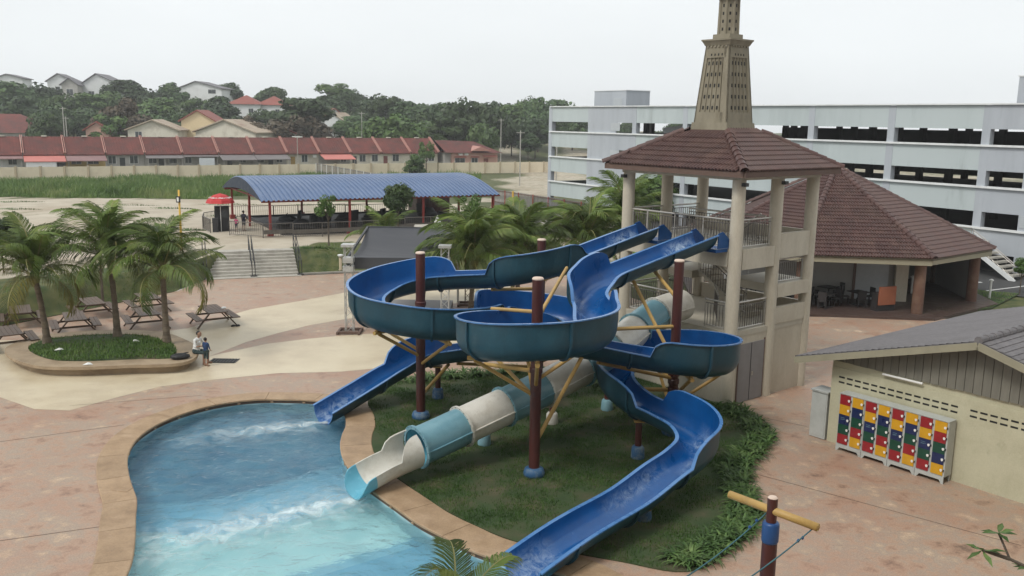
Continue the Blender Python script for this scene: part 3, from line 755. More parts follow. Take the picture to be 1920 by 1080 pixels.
# white water on the wet bed: foam amount is carried by the mesh, broken up by noise
for mm in (m_bluewet, m_blue):
    t_ = mm.node_tree; bs_ = t_.nodes['Principled BSDF']; c0 = bs_.inputs['Base Color'].links[0].from_socket
    at = t_.nodes.new('ShaderNodeAttribute'); at.attribute_name = 'foam'
    fn = t_.nodes.new('ShaderNodeTexNoise'); fn.inputs['Scale'].default_value = 3.2; fn.inputs['Detail'].default_value = 12; fn.inputs['Roughness'].default_value = .8; fn.inputs['Distortion'].default_value = 1.5
    ge = t_.nodes.new('ShaderNodeNewGeometry'); t_.links.new(ge.outputs['Position'], fn.inputs['Vector'])
    m1_ = t_.nodes.new('ShaderNodeMapRange'); m1_.inputs[1].default_value = .42; m1_.inputs[2].default_value = .68; t_.links.new(fn.outputs['Fac'], m1_.inputs[0])
    m2_ = t_.nodes.new('ShaderNodeMath'); m2_.operation = 'MULTIPLY'; t_.links.new(m1_.outputs[0], m2_.inputs[0]); t_.links.new(at.outputs['Fac'], m2_.inputs[1])
    mc = t_.nodes.new('ShaderNodeMixRGB'); mc.inputs[2].default_value = (.55, .66, .75, 1)
    t_.links.new(m2_.outputs[0], mc.inputs[0]); t_.links.new(c0, mc.inputs[1]); t_.links.new(mc.outputs[0], bs_.inputs['Base Color'])
def frame_path(P, step=.16):
    """resample a smooth curve and give each station a position, horizontal right vector and arc length"""
    C = catmull(P, 14)
    L = [0]
    for a, b in zip(C, C[1:]): L.append(L[-1] + (b - a).length)
    out = []; i = 0; s = 0
    while s < L[-1]:
        while L[i + 1] < s: i += 1
        t = (s - L[i]) / (L[i + 1] - L[i]); out.append(C[i].lerp(C[i + 1], t)); s += step
    out.append(C[-1]); st = []
    for k, p in enumerate(out):
        d = (out[min(k + 1, len(out) - 1)] - out[max(k - 1, 0)]).normalized()
        st.append((p, d, Vector((d.y, -d.x, 0)).normalized()))
    return st, step
def near_s(st, step, q):
    q = Vector((q[0], q[1], 0))
    return [((Vector((p.x, p.y, 0)) - q).length, k * step) for k, (p, d, r) in enumerate(st)]
def raised(s, iv, R=.75, H=.54):
    best = 0
    for a, b in iv:
        if a < s < b:
            d = min(s - a, b - s); best = max(best, H if d >= R else H * sqrt(max(0, 1 - (1 - d / R) ** 2)))
    return best
def section(p, d, r, hl, hr, th=.035):
    """one cross-section: inner profile left rim -> right rim, then rims, then the outer shell"""
    zc = p.z; inner = []; outer = []
    def pt(o, dz): return Vector((p.x, p.y, zc + dz)) + r * o
    NA = 12
    for i in range(NA + 1):
        a = pi + pi * i / NA
        inner.append(pt(RAD * cos(a), .98 * RAD * sin(a) * 1.05 + 0))
        outer.append(pt((RAD + th) * cos(a), (RAD * 1.03 + th) * sin(a)))
    li, lo = pt(-RAD - .015 * hl, hl), pt(-RAD - th - .015 * hl, hl)
    ri, ro = pt(RAD + .015 * hr, hr), pt(RAD + th + .015 * hr, hr)
    fl, fr2 = pt(-RAD - .1, hl + .004), pt(RAD + .1, hr + .004)
    flb, frb = pt(-RAD - .1, hl - .03), pt(RAD + .1, hr - .03)
    lo, ro = pt(-RAD - th - .015 * hl, hl - .03), pt(RAD + th + .015 * hr, hr - .03)
    return [flb, fl, li] + inner + [ri, fr2, frb, ro] + outer[::-1] + [lo]
def flume(root, st, step, ivL, ivR, cut=2.3, foam=()):
    n = len(st); per = max(2, int(round(cut / step))); k0 = 0
    secs = [section(p, d, r, raised(k * step, ivL), raised(k * step, ivR)) for k, (p, d, r) in enumerate(st)]
    ns = len(secs[0])
    # indices: 0 flb,1 fl,2 li,3..15 inner,16 ri,17 fr2,18 frb,19 ro,20..32 outer,33 lo
    bounds = list(range(0, n - 1, per))
    if n - 1 - bounds[-1] < per * .5: bounds = bounds[:-1]
    bounds.append(n - 1)
    for a, b in zip(bounds, bounds[1:]):
        m = MB(); vs = []; fs = []; mi = []
        for k in range(a, b + 1): vs += secs[k]
        for k in range(b - a):
            for i in range(ns):
                j = (i + 1) % ns
                q = (k * ns + i, k * ns + j, k * ns + ns + j, k * ns + ns + i)
                fs.append(q)
                if i in (0, 1, 16, 17): mi.append(1)
                elif 2 <= i <= 15: mi.append(3 if 6 <= i <= 11 else 0)
                else: mi.append(2)
        m.v = [tuple(v) for v in vs]; m.f = fs; m.m = mi
        if a == 0: m.f.append(tuple(range(ns))); m.m.append(1)
        if b == n - 1: o = (b - a) * ns; m.f.append(tuple(range(o + ns - 1, o - 1, -1))); m.m.append(1)
        ob = m.build('flume_section', [m_blue, m_rim, m_shell, m_bluewet], root, True)
        bm = bmesh.new(); bm.from_mesh(ob.data); bmesh.ops.recalc_face_normals(bm, faces=bm.faces[:]); 
        for e in bm.edges:
            if len(e.link_faces) == 2 and e.calc_face_angle() > .9: e.smooth = False
        bm.to_mesh(ob.data); bm.free()
        fa2 = ob.data.attributes.new('foam', 'FLOAT', 'POINT'); vals = [0.0] * len(ob.data.vertices)
        for k in range(a, b + 1):
            for s0, s1, o0, o1, am in foam:
                t = (k * step - s0) / (s1 - s0)
                if 0 < t < 1:
                    for i in range(2, 17):
                        x = -1 + 2 * (i - 3) / 12
                        c_, h_ = (o0 + o1) / 2, (o1 - o0) / 2
                        e_ = abs(x - c_) / h_
                        if e_ < 1: vals[(k - a) * ns + i] = max(vals[(k - a) * ns + i], am * sin(pi * t) ** .6 * (1 - e_ * e_))
        fa2.data.foreach_set('value', vals)
    for b in bounds[1:-1]:
        p, d, r = st[b]; hl, hr = raised(b * step, ivL), raised(b * step, ivR)
        prof = []
        for e, ext in ((-.03, .0), (.03, .0)):
            row_in, row_out = [], []
            pts = [(-RAD - .04, hl - .05)] + [((RAD + .037) * cos(pi + pi * i / 12), (RAD * 1.03 + .037) * sin(pi + pi * i / 12)) for i in range(13)] + [(RAD + .04, hr - .05)]
            pt2 = [(-RAD - .1, hl - .05)] + [((RAD + .1) * cos(pi + pi * i / 12), (RAD * 1.03 + .1) * sin(pi + pi * i / 12)) for i in range(13)] + [(RAD + .1, hr - .05)]
            for (o, z) in pts: row_in.append(Vector((p.x, p.y, p.z + z)) + r * o + d * e)
            for (o, z) in pt2: row_out.append(Vector((p.x, p.y, p.z + z)) + r * o + d * e)
            prof.append((row_in, row_out))
        m = MB(); k = len(prof[0][0])
        m.v = [tuple(v) for v in prof[0][0] + prof[0][1] + prof[1][0] + prof[1][1]]
        for i in range(k - 1):
            m.f += [(i, i + 1, k + i + 1, k + i), (2 * k + i, 3 * k + i, 3 * k + i + 1, 2 * k + i + 1), (k + i, k + i + 1, 3 * k + i + 1, 3 * k + i)]; m.m += [0, 0, 0]
        m.build('joint_flange', m_flange, root)
    return secs

P1, P2, P3, P4 = Vector((-3.02, 29.4, 0)), Vector((.71, 24.5, 0)), Vector((5.25, 28.19, 0)), Vector((1.06, 32.9, 0))
def ring(c, r, deg, z): return (c.x + r * cos(radians(deg)), c.y + r * sin(radians(deg)), z)
C4 = Vector((1.0, 32.9, 0))
pathA = [UV(-.75, 3.5, 6.2), UV(-1.7, 3.5, 6.02), UV(-5.0, 3.45, 5.38), UV(-6.6, 3.75, 5.12), (-.75, 30.45, 4.92), (-2.0, 31.0, 4.75), ring(P1, 1.75, 95, 4.62), ring(P1, 1.78, 135, 4.38), ring(P1, 1.8, 180, 4.15), ring(P1, 1.78, 225, 3.98), ring(P1, 1.75, 270, 3.83), (-1.9, 27.8, 3.72), (-1.05, 28.6, 3.62), (-.8, 30.0, 3.48), (-.72, 31.5, 3.34), ring(C4, 1.65, 170, 3.18), ring(C4, 1.65, 130, 2.97), ring(C4, 1.65, 90, 2.78), ring(C4, 1.65, 45, 2.65), ring(C4, 1.65, 0, 2.54), ring(C4, 1.65, -45, 2.44), ring(C4, 1.68, -90, 2.34), (-.6, 31.3, 2.2), (-1.9, 31.55, 2.0), (-3.2, 31.75, 1.68), (-4.2, 31.25, 1.28), (-5.2, 30.35, .82), (-6.3, 29.25, .34)]
pathB = [UV(-.75, .77, 6.2), UV(-1.7, .77, 6.02), UV(-4.6, .77, 5.46), UV(-5.7, .72, 5.25), (2.55, 27.75, 5.07), (2.28, 26.9, 4.9), (2.4, 26.0, 4.74), ring(P2, 1.7, 15, 4.6), ring(P2, 1.7, -25, 4.54), ring(P2, 1.7, -60, 4.5), ring(P2, 1.7, -95, 4.44), ring(P2, 1.7, -135, 4.3), ring(P2, 1.68, 180, 4.12), ring(P2, 1.68, 140, 3.95), ring(P2, 1.75, 100, 3.8), (1.5, 26.45, 3.65), (2.7, 26.75, 3.4), (4.0, 26.85, 3.15), ring(P3, 1.47, -80, 2.98), ring(P3, 1.47, -35, 2.84), ring(P3, 1.47, 10, 2.7), ring(P3, 1.47, 55, 2.57), ring(P3, 1.47, 100, 2.46), (3.95, 29.25, 2.34), (3.4, 28.4, 2.2), (3.32, 27.4, 2.05), (3.75, 26.3, 1.88), (4.5, 25.5, 1.72), (5.1, 24.7, 1.58), (5.2, 23.8, 1.44), (4.75, 23.05, 1.3), (4.0, 22.3, 1.12), (3.0, 21.2, .88), (1.9, 20.05, .78), (1.2, 19.32, .68), (.3, 18.4, .46)]
stA, sp = frame_path(pathA); stB, _ = frame_path(pathB)
def S_of(st, x, y, z=None):
    best = None
    for k, (p, d, r) in enumerate(st):
        e = hypot(p.x - x, p.y - y) + (abs(p.z - z) * 1.0 if z is not None else 0)
        if best is None or e < best[0]: best = (e, k * sp)
    return best[1]
slideA = thing('water_slide', 'open blue flume slide that loops around the leftmost maroon pole', 'water slide', (-3, 29.4, 0), group='slides on the lawn')
slideB = thing('water_slide', 'open blue flume slide that winds round two poles to the nearest pool edge', 'water slide', (.7, 24.5, 0), group='slides on the lawn')
tw = UV(-5.0, 3.45)
Aiv_L = [(S_of(stA, tw.x, tw.y, 5.38) - .5, S_of(stA, -.75, 30.45, 4.92)), (S_of(stA, -.72, 31.6, 3.3), S_of(stA, .6, 31.25, 2.32))]
Aiv_R = [(S_of(stA, -2.1, 31.0, 4.75), S_of(stA, -.85, 29.7, 3.5)), (S_of(stA, -2.4, 31.65, 1.9), S_of(stA, -4.3, 31.2, 1.25))]
tb = UV(-4.9, .75)
Biv_R = [(S_of(stB, tb.x, tb.y, 5.4), S_of(stB, 2.35, 26.2, 4.78)), (S_of(stB, 4.2, 26.85, 3.1), S_of(stB, 4.1, 25.85, 1.8))]
Biv_L = [(S_of(stB, 2.35, 26.3, 4.78), S_of(stB, 1.7, 26.5, 3.6)), (S_of(stB, 4.2, 25.75, 1.78), S_of(stB, 4.3, 22.6, 1.2))]
sb = S_of(stB, 4.9, 23.3, 1.35); sb2 = S_of(stB, 2.3, 26.6, 4.85)
eA, eB = (len(stA) - 1) * sp, (len(stB) - 1) * sp
flume(slideA, stA, sp, Aiv_L, Aiv_R, foam=[(.05, 1.7, -.8, .95, 1.7), (eA - 2.2, eA + .8, -1, 1, .7), (S_of(stA, -4.2, 28.1, 3.95) - 1, S_of(stA, -4.2, 28.1, 3.95) + 1, -.2, .8, .35)])
flume(slideB, stB, sp, Biv_L, Biv_R, foam=[(.05, 1.7, -.8, .95, 1.7), (sb - 1.5, sb + .6, -1, .3, .8), (sb + .6, sb + 3.6, .3, .98, .45), (sb2 - .9, sb2 + .9, .1, 1.0, .75), (eB - 1.5, eB + .8, -1, 1, .55)])
# splash guards where the riders sit, a water pipe and outlet skirts
for root, vv in ((slideA, 3.5), (slideB, .77)):
    for sgn in (-1, 1):
        a = UV(-.75, vv + sgn * .6); b = UV(-.05, vv + sgn * .6)
        m = MB(); pr = [(a, 5.72), (a, 6.24), (a.lerp(b, .35), 6.3), (b, 5.95), (b, 5.72)]
        off = TV * .035
        m.v = [(p.x, p.y, z) for p, z in pr] + [(p.x + off.x, p.y + off.y, z) for p, z in pr]
        m.f = [(0, 1, 2, 3, 4), (9, 8, 7, 6, 5)] + [(i, i + 5, (i + 1) % 5 + 5, (i + 1) % 5) for i in range(5)]; m.m = [0] * 7
        m.build('entry_wing', m_blue, root)
    a, b = UV(-.8, vv - .5), UV(.0, vv + .5)
    m = MB(Matrix.Translation(UV(-.4, vv)) @ Matrix.Rotation(TA, 4, 'Z')); m.box(-.42, .42, -.58, .58, 5.58, 5.7); m.build('start_trough', m_blue, root)

# ---- enclosed tube
tubeP = [UV(-.35, 1.95, 3.42), UV(-1.6, 1.9, 3.3), UV(-2.9, 1.6, 3.05), UV(-4.3, 1.2, 2.72), UV(-6.0, .95, 2.3), UV(-8.0, .92, 1.82), UV(-10.2, .95, 1.38), UV(-12.0, 1.0, 1.0), UV(-12.75, 1.0, .88), UV(-13.7, 1.02, .72), UV(-14.75, 1.02, .42)]
stC, _ = frame_path(tubeP, .12); spC = .12
tubeR = .56
tube = thing('tube_slide', 'closed tube slide in alternating teal and ivory rings with open mouth', 'water slide', (-.5, 26.6, 0), group='slides on the lawn')
def ringpts(p, d, r, rad, n=24):
    upv = r.cross(d).normalized()
    return [p + r * (rad * cos(2 * pi * i / n)) + upv * (rad * sin(2 * pi * i / n)) for i in range(n)]
endS = S_of(stC, *UV(-12.55, 1.0).xy) * spC / sp
kend = min(range(len(stC)), key=lambda k: (Vector((stC[k][0].x, stC[k][0].y, 0)) - UV(-12.55, 1.0)).length)
segn = 8; kk = [round(kend * i / segn) for i in range(segn + 1)]
for i in range(segn):
    teal = (segn - 1 - i) % 2 == 0
    m = MB(); n_ = 24
    for k in range(kk[i], kk[i + 1] + 1):
        p, d, r = stC[k]; m.v += [tuple(v) for v in ringpts(p, d, r, tubeR)]
    o = len(m.v)
    for k in range(kk[i], kk[i + 1] + 1):
        p, d, r = stC[k]; m.v += [tuple(v) for v in ringpts(p, d, r, tubeR - .03)]
    rows = kk[i + 1] - kk[i]
    for k in range(rows):
        for j in range(n_):
            a, b = k * n_ + j, k * n_ + (j + 1) % n_
            m.f += [(a, b, b + n_, a + n_), (o + a, o + a + n_, o + b + n_, o + b)]; m.m += [0, 1]
    m.build('tube_ring', [m_teal if teal else m_ivory, m_aqua], tube, True)
    # flange at the lower end, bolts and the side seam
    p, d, r = stC[kk[i + 1]]
    f = MB(); q0, q1 = p - d * .03, p + d * .03
    a, b, c_, e = ringpts(q0, d, r, tubeR + .003), ringpts(q0, d, r, tubeR + .075), ringpts(q1, d, r, tubeR + .075), ringpts(q1, d, r, tubeR - .03)
    f.v = [tuple(v) for v in a + b + c_ + e]
    for j in range(24):
        l = (j + 1) % 24
        f.f += [(j, l, 24 + l, 24 + j), (24 + j, 24 + l, 48 + l, 48 + j), (48 + j, 48 + l, 72 + l, 72 + j)]; f.m += [0] * 3
    fo = f.build('tube_flange', m_teal if teal else m_ivory, tube)
    bl = MB()
    for j in range(18):
        an = 2 * pi * j / 18; upv = r.cross(d)
        c0_ = q1 + (r * cos(an) + upv * sin(an)) * (tubeR + .04)
        bl.tube(c0_, c0_ + d * .018, .012, 5)
    bl.build('bolt_ring', m_flange, fo)
    for sgn in (-1, 1):
        sm = MB()
        for k in range(kk[i], kk[i + 1], 2):
            p0, d0, r0 = stC[k]; p1, d1, r1 = stC[min(k + 2, kk[i + 1])]
            sm.beam(p0 + r0 * sgn * (tubeR + .02), p1 + r1 * sgn * (tubeR + .02), .06, .03)
        sm.build('seam_flange', m_teal if teal else m_ivory, tube)
# open mouth: ivory trough with stepped sides, then aqua tip
def mouth(k0, k1, mater, hfun, nm):
    m = MB(); rowsN = k1 - k0; na = 14
    for th in (0, .035):
        for k in range(k0, k1 + 1):
            p, d, r = stC[k]; upv = r.cross(d).normalized(); h = hfun((k - k0) / rowsN)
            a0 = -h
            for i in range(na + 1):
                a = (pi + a0) + (pi - 2 * a0) * i / na
                rad = tubeR - .02 + th
                m.v.append(tuple(p + r * (rad * cos(a)) + upv * (rad * sin(a))))
    o = (rowsN + 1) * (na + 1); w = na + 1
    for k in range(rowsN):
        for i in range(na):
            a = k * w + i
            m.f += [(a, a + w, a + w + 1, a + 1), (o + a, o + a + 1, o + a + w + 1, o + a + w)]; m.m += [0, 0]
        for i in (0, na):
            a = k * w + i; m.f.append((a, o + a, o + a + w, a + w)); m.m.append(0)
    for k in (0, rowsN):
        for i in range(na):
            a = k * w + i; m.f.append((a, a + 1, o + a + 1, o + a)); m.m.append(0)
    ob = m.build(nm, mater, tube, True)
    bm = bmesh.new(); bm.from_mesh(ob.data); bmesh.ops.recalc_face_normals(bm, faces=bm.faces[:])
    for e in bm.edges:
        if len(e.link_faces) == 2 and e.calc_face_angle() > .9: e.smooth = False
    bm.to_mesh(ob.data); bm.free()
km = kend + int((len(stC) - 1 - kend) * .74)
mouth(kend + 1, km, m_ivory, lambda t: (1.05 * sqrt(max(0, 1 - (t / .42) ** 2)) if t < .42 else 0) + .04, 'mouth_trough')
mouth(km, len(stC) - 1, m_aqua, lambda t: .02 - .95 * max(0, (t - .25) / .75) ** 2, 'mouth_tip')

# ================================================================ POLES AND STRUTS
def pole(c, top, label, r=.155, base=None, foot='blue'):
    t = thing('slide_pole', label, 'pole', (c.x, c.y, 0), group='tall maroon slide poles')
    MB().lathe((c.x, c.y, 0), [(r, .0), (r, top)], 18, cap=False).build('shaft', m_maroon, t, True)
    MB().lathe((c.x, c.y, top), [(r + .006, -.03), (r + .008, .0), (r - .02, .03), (.01, .045)], 18).build('cap', m_capw, t)
    MB().lathe((c.x, c.y, 0), [(.29, 0), (.31, .12), (.27, .24), (.2, .28), (r + .01, .28)], 18).build('plinth', m_footblue, t, True)
    return t
pa = pole(P1, 5.68, 'maroon pole standing inside the leftmost blue loop')
pb = pole(P2, 5.74, 'maroon pole in the middle rising through the front blue loop')
pc = pole(P3, 5.74, 'maroon pole standing inside the rightmost blue loop beside the tower')
pd = pole(P4, 5.72, 'maroon pole behind the upper left flume, only its top showing')
def ysub(p, q, owner, r=.065):
    m = MB(); m.tube(p, q, r, 10)
    o = m.build('strut', m_yellow, owner)
    return o
def bottom(st, x, y, z):
    k = int(S_of(st, x, y, z) / sp); p = st[min(k, len(st) - 1)][0]
    return Vector((p.x, p.y, p.z - RAD - .1))
def arm(poleobj, c, st, x, y, z, drop=.55, over=.25):
    b = bottom(st, x, y, z); d = Vector((b.x - c.x, b.y - c.y, 0)); L_ = d.length; d.normalize()
    p0 = Vector((c.x, c.y, b.z - .02)) + d * .1
    ysub(p0, b + d * over + Vector((0, 0, -.02)), poleobj)
    ysub(Vector((c.x, c.y, b.z - drop - .3 * L_)) + d * .13, b + d * (over * .2) - Vector((0, 0, .08)), poleobj, .055)
    ysub(b + d * over * .6 - Vector((0, 0, .05)), b + d * over * .6 + Vector((0, 0, .35)) + d * .0, poleobj, .05)
    cl = MB(); cl.lathe((c.x, c.y, b.z - .1), [(.17, 0), (.185, .02), (.185, .14), (.17, .16)], 14); cl.build('clamp', m_maroon, poleobj)
for x, y, z in [(-3.0, 31.15, 4.6), (-4.8, 29.4, 4.1), (-4.2, 28.1, 3.95), (-2.0, 27.8, 3.75)]: arm(pa, P1, stA, x, y, z)
for x, y, z in [(2.4, 25.0, 4.6), (.7, 22.8, 4.45), (-.95, 24.4, 4.1), (.5, 26.2, 3.8)]: arm(pb, P2, stB, x, y, z)
for x, y, z in [(5.4, 26.8, 2.98), (6.6, 28.3, 2.7), (5.0, 29.5, 2.45), (3.4, 28.2, 2.2)]: arm(pc, P3, stB, x, y, z)
for x, y, z in [(-.65, 32.9, 3.15), (1.0, 34.55, 2.78), (2.65, 32.9, 2.54), (1.0, 31.2, 2.34)]: arm(pd, P4, stA, x, y, z, drop=.3)
# long braces that reach from the poles up to the descending flumes
for p_, st, x, y, z, zz, c in [(pb, stB, 2.5, 27.6, 5.05, 3.4, P2), (pc, stB, *UV(-3.2, .77).xy, 5.7, 4.5, P3), (pd, stA, *UV(-3.6, 3.5).xy, 5.6, 4.2, P4), (pd, stA, -.7, 30.5, 4.92, 3.9, P4), (pb, stA, -1.0, 28.5, 3.6, 2.3, P2), (pd, stA, -1.9, 31.55, 2.0, .9, P4), (pc, stB, 2.6, 26.75, 3.4, 1.9, P3), (pa, stA, -2.2, 31.6, 1.95, .8, P1), (pc, stB, 3.2, 27.6, 2.1, 1.0, P3)]:
    b = bottom(st, x, y, z); ysub((c.x, c.y, zz), b, p_, .06)
# braced arms clearly seen against the gaps
ysub((P3.x, P3.y, 3.62), (2.95, 27.05, 3.75), pc, .06); ysub((P3.x - .1, P3.y, 2.6), UV(-4.2, .85, 4.85), pc, .06)
ysub((P2.x, P2.y, .95), (2.3, 26.6, 3.3), pb, .06); ysub((P2.x, P2.y, 3.1), (-.8, 27.2, 2.55), pb, .06)
ysub((P2.x, P2.y, 4.8), (-.6, 27.0, 4.35), pb, .055); ysub((P2.x, P2.y, 4.6), (1.75, 28.8, 5.35), pb, .055)
# short supports on plinths
def foot(x, y, top, label, mt, col):
    t = thing('slide_support', label, 'support post', (x, y, 0), group='short slide supports')
    MB().lathe((x, y, 0), [(.1, .3), (.1, top)], 12, cap=False).build('shaft', m_maroon, t, True)
    MB().lathe((x, y, 0), [(.2, .0), (.21, .06), (.19, .36), (.14, .42)], 14).build('plinth', mt, t, True)
    MB().box(x - .16, x + .16, y - .16, y + .16, top, top + .03).build('bracket', m_yellow, t)
k_ = lambda st, x, y, z: bottom(st, x, y, z).z
foot(-.79, 26.94, 1.0, 'short post on a pale teal plinth under the tube slide', m_footteal, 0)
foot(3.87, 26.0, k_(stB, 3.87, 26.1, 1.85) - .03, 'short post on blue plinth under the lower right flume', m_footblue, 0)
foot(3.45, 21.7, k_(stB, 3.4, 21.65, 1.0) - .03, 'short post on blue plinth under the long final run', m_footblue, 0)
foot(1.41, 29.06, 1.55, 'thin post on a white plinth behind the tube slide', m_ivory, 0)
foot(-2.63, 31.65, k_(stA, -2.63, 31.65, 1.8) - .03, 'short post under the left exit flume by the lilies', m_footblue, 0)
foot(3.4, 30.6, 2.1, 'short post on teal plinth near the tower foot', m_footteal, 0)
# ================================================================ SLIDE TOWER
LU, LV, ZM, ZP, ZT, ZR, OV = 4.46, 5.22, 2.71, 5.66, 8.1, 8.41, .69
TT = Matrix.Translation((TF.x, TF.y, 0)) @ Matrix.Rotation(TA, 4, 'Z')      # local x=u, y=v
tower = thing('slide_tower', 'cream open slide tower with tiled roof and obelisk spire', 'tower', (TF.x + 1, TF.y + 4, 0))
CR = .235
for a, b in [(0, 0), (LU / 2, 0), (LU, 0), (0, LV), (LU / 2, LV), (LU, LV)]:
    MB(TT).lathe((a, b, 0), [(CR, 0), (CR, ZT)], 20, cap=False).build('column', m_towercream, tower, True)
def slab(nm, x0, x1, y0, y1, z0, z1, m=m_towercream): return MB(TT).box(x0, x1, y0, y1, z0, z1).build(nm, m, tower)
# ground storey walls
slab('wall', -.1, LU + .1, -.1, .1, 0, ZM - .02); slab('wall', -.1, .1, .1, LV, 0, ZM - .02)
slab('wall', LU - .1, LU + .1, .1, LV, 0, ZM - .02); slab('wall', .1, LU - .1, LV - .1, LV + .1, 0, ZM - .02)
slab('floor_slab', -.13, LU + .12, -.12, LV + .12, ZM - .2, ZM, m_towerfloor)
# upper deck: left bay complete, right bay lower down as the stair landing
slab('floor_slab', -.14, LU / 2 + .1, -.14, LV + .14, ZP - .3, ZP, m_towerfloor)
slab('edge_beam', .18, LU / 2 - .18, -.19, -.142, ZP - .72, ZP + .01); slab('edge_beam', -.19, -.142, .18, LV - .18, ZP - .62, ZP + .01)
slab('floor_slab', LU / 2 + .12, LU + .12, 1.2, LV + .1, ZP - .32, ZP - .02, m_towerfloor)
slab('parapet', LU / 2 + .2, LU + .05, -.14, .02, ZP - .5, ZP + .42); slab('parapet', LU - .02, LU + .13, .2, LV - .1, ZP - .5, ZP + .42)
slab('landing', LU / 2, LU + .12, -.16, 1.9, 3.9, 4.2, m_towerfloor); slab('edge_beam', LU / 2 + .15, LU - .1, -.2, -.162, 3.72, 4.22)
slab('landing', LU / 2, LU + .12, LV - 1.5, LV + .1, 3.9, 4.2, m_towerfloor)
slab('parapet', LU / 2 + .15, LU + .06, -.15, .03, ZM + .001, ZM + .62); slab('parapet', LU - .03, LU + .12, .2, LV - .1, ZM + .001, ZM + .62)
# stair flights inside
for f, (z0, z1, ya, ybb, xa, xb) in enumerate([(ZM, 4.2, 1.2, 3.6, 2.5, 3.4), (4.2, ZP, 3.7, 1.5, 3.5, 4.3)]):
    for k in range(9):
        y = ya + (ybb - ya) * k / 9; z = z0 + (z1 - z0) * (k + 1) / 9
        w = (ybb - ya) / 9
        slab('stair_tread', xa, xb, min(y, y + w), max(y, y + w) - .002, z - .22, z, m_towerfloor)
# ring beam and door
for a in [(-.2, LU + .2, -.2, .2), (-.2, LU + .2, LV - .2, LV + .2), (-.2, .2, .201, LV - .201), (LU - .2, LU + .2, .201, LV - .201)]:
    slab('ring_beam', *a, ZT - .02, ZR - .1)
dr = MB(TT).box(.42, LU / 2 - .35, -.13, -.102, .02, 2.2).build('door', m_doorgrey, tower)
MB(TT).box(LU / 4 - .01, LU / 4 + .02, -.136, -.131, .03, 2.19).build('door_gap', m_dark, dr)
MB(TT).box(LU / 4 + .08, LU / 4 + .14, -.15, -.132, .95, 1.1).build('door_handle', m_steel, dr)
MB(TT).box(.36, .418, -.125, -.102, .02, 2.27).build('door_frame', m_fasc, dr); MB(TT).box(LU / 2 - .348, LU / 2 - .29, -.125, -.102, .02, 2.27).build('door_frame', m_fasc, dr)
# railings: a rail with posts; balusters of one panel are one part
def railing(T, a, b, z, h, owner, rm=m_steel, bm_=m_bal, gap=.125, kick=True, z2=None):
    a, b = Vector(a), Vector(b); L_ = (b - a).length; d = (b - a) / L_
    z2 = z if z2 is None else z2
    r = MB(T); r.tube((a.x, a.y, z + h), (b.x, b.y, z2 + h), .034, 8); r.build('handrail', rm, owner)
    MB(T).tube((a.x, a.y, z + .08), (b.x, b.y, z2 + .08), .024, 6).build('bottom_rail', rm, owner); MB(T).tube((a.x, a.y, z + h - .13), (b.x, b.y, z2 + h - .13), .016, 6).build('rail_bar', bm_, owner)
    r = MB(T); nb = max(2, int(L_ / gap))
    for k in range(1, nb):
        p = a + d * (L_ * k / nb); zz = z + (z2 - z) * k / nb
        r.tube((p.x, p.y, zz + .08), (p.x, p.y, zz + h - .13), .0135, 5, caps=False)
    tag(r.build('balusters', bm_, owner), kind='stuff')
    for p, zz in ((a + d * .03, z), (b - d * .03, z2)):
        MB(T).tube((p.x, p.y, zz), (p.x, p.y, zz + h), .024, 6).build('rail_post', rm, owner)
R_ = CR + .02
for z in (ZM, ZP):
    railing(TT, (R_, 0, 0), (LU / 2 - R_, 0, 0), z, 1.02, tower)
railing(TT, (0, LV - R_, 0), (0, 3.02 + 1.15, 0), ZP, 1.02, tower); railing(TT, (0, 2.85, 0), (0, 1.45, 0), ZP, 1.02, tower); 
railing(TT, (-.02, .22, 0), (-.02, .12, 0), ZP, 1.02, tower, gap=.05)
railing(TT, (.0, 4.2, 0), (.0, .24, 0), ZP + .02, 1.0, tower)
railing(TT, (0, 1.2, 0), (0, R_, 0), ZM, 1.02, tower); railing(TT, (0, LV - R_, 0), (0, 2.7, 0), ZM, 1.02, tower); railing(TT, (.9, 1.3, 0), (2.3, 2.6, 0), ZM, 1.02, tower)
railing(TT, (R_, LV, 0), (LU / 2 - R_, LV, 0), ZP, 1.02, tower); railing(TT, (LU / 2 + R_, LV, 0), (LU - R_, LV, 0), ZP, 1.02, tower)
railing(TT, (R_, LV, 0), (LU - R_, LV, 0), ZM, 1.02, tower); railing(TT, (LU / 2 + R_, .02, 0), (LU - R_, .02, 0), 4.2, .9, tower)
railing(TT, (LU / 2 - .02, .4, 0), (LU / 2 - .02, LV - 1.2, 0), ZP, 1.02, tower)
railing(TT, (2.45, 1.2, 0), (2.45, 3.6, 0), ZM + .1, .95, tower, z2=4.2); railing(TT, (3.45, 3.7, 0), (3.45, 1.5, 0), 4.2, .95, tower, z2=ZP)
# floodlights under the eaves
for a, b in [(-.05, -.28), (LU / 2, -.3), (-.3, LV)]:
    MB(TT).box(a - .09, a + .09, b - .09, b + .09, ZT - .22, ZT - .1).build('floodlight', m_blackst, tower)

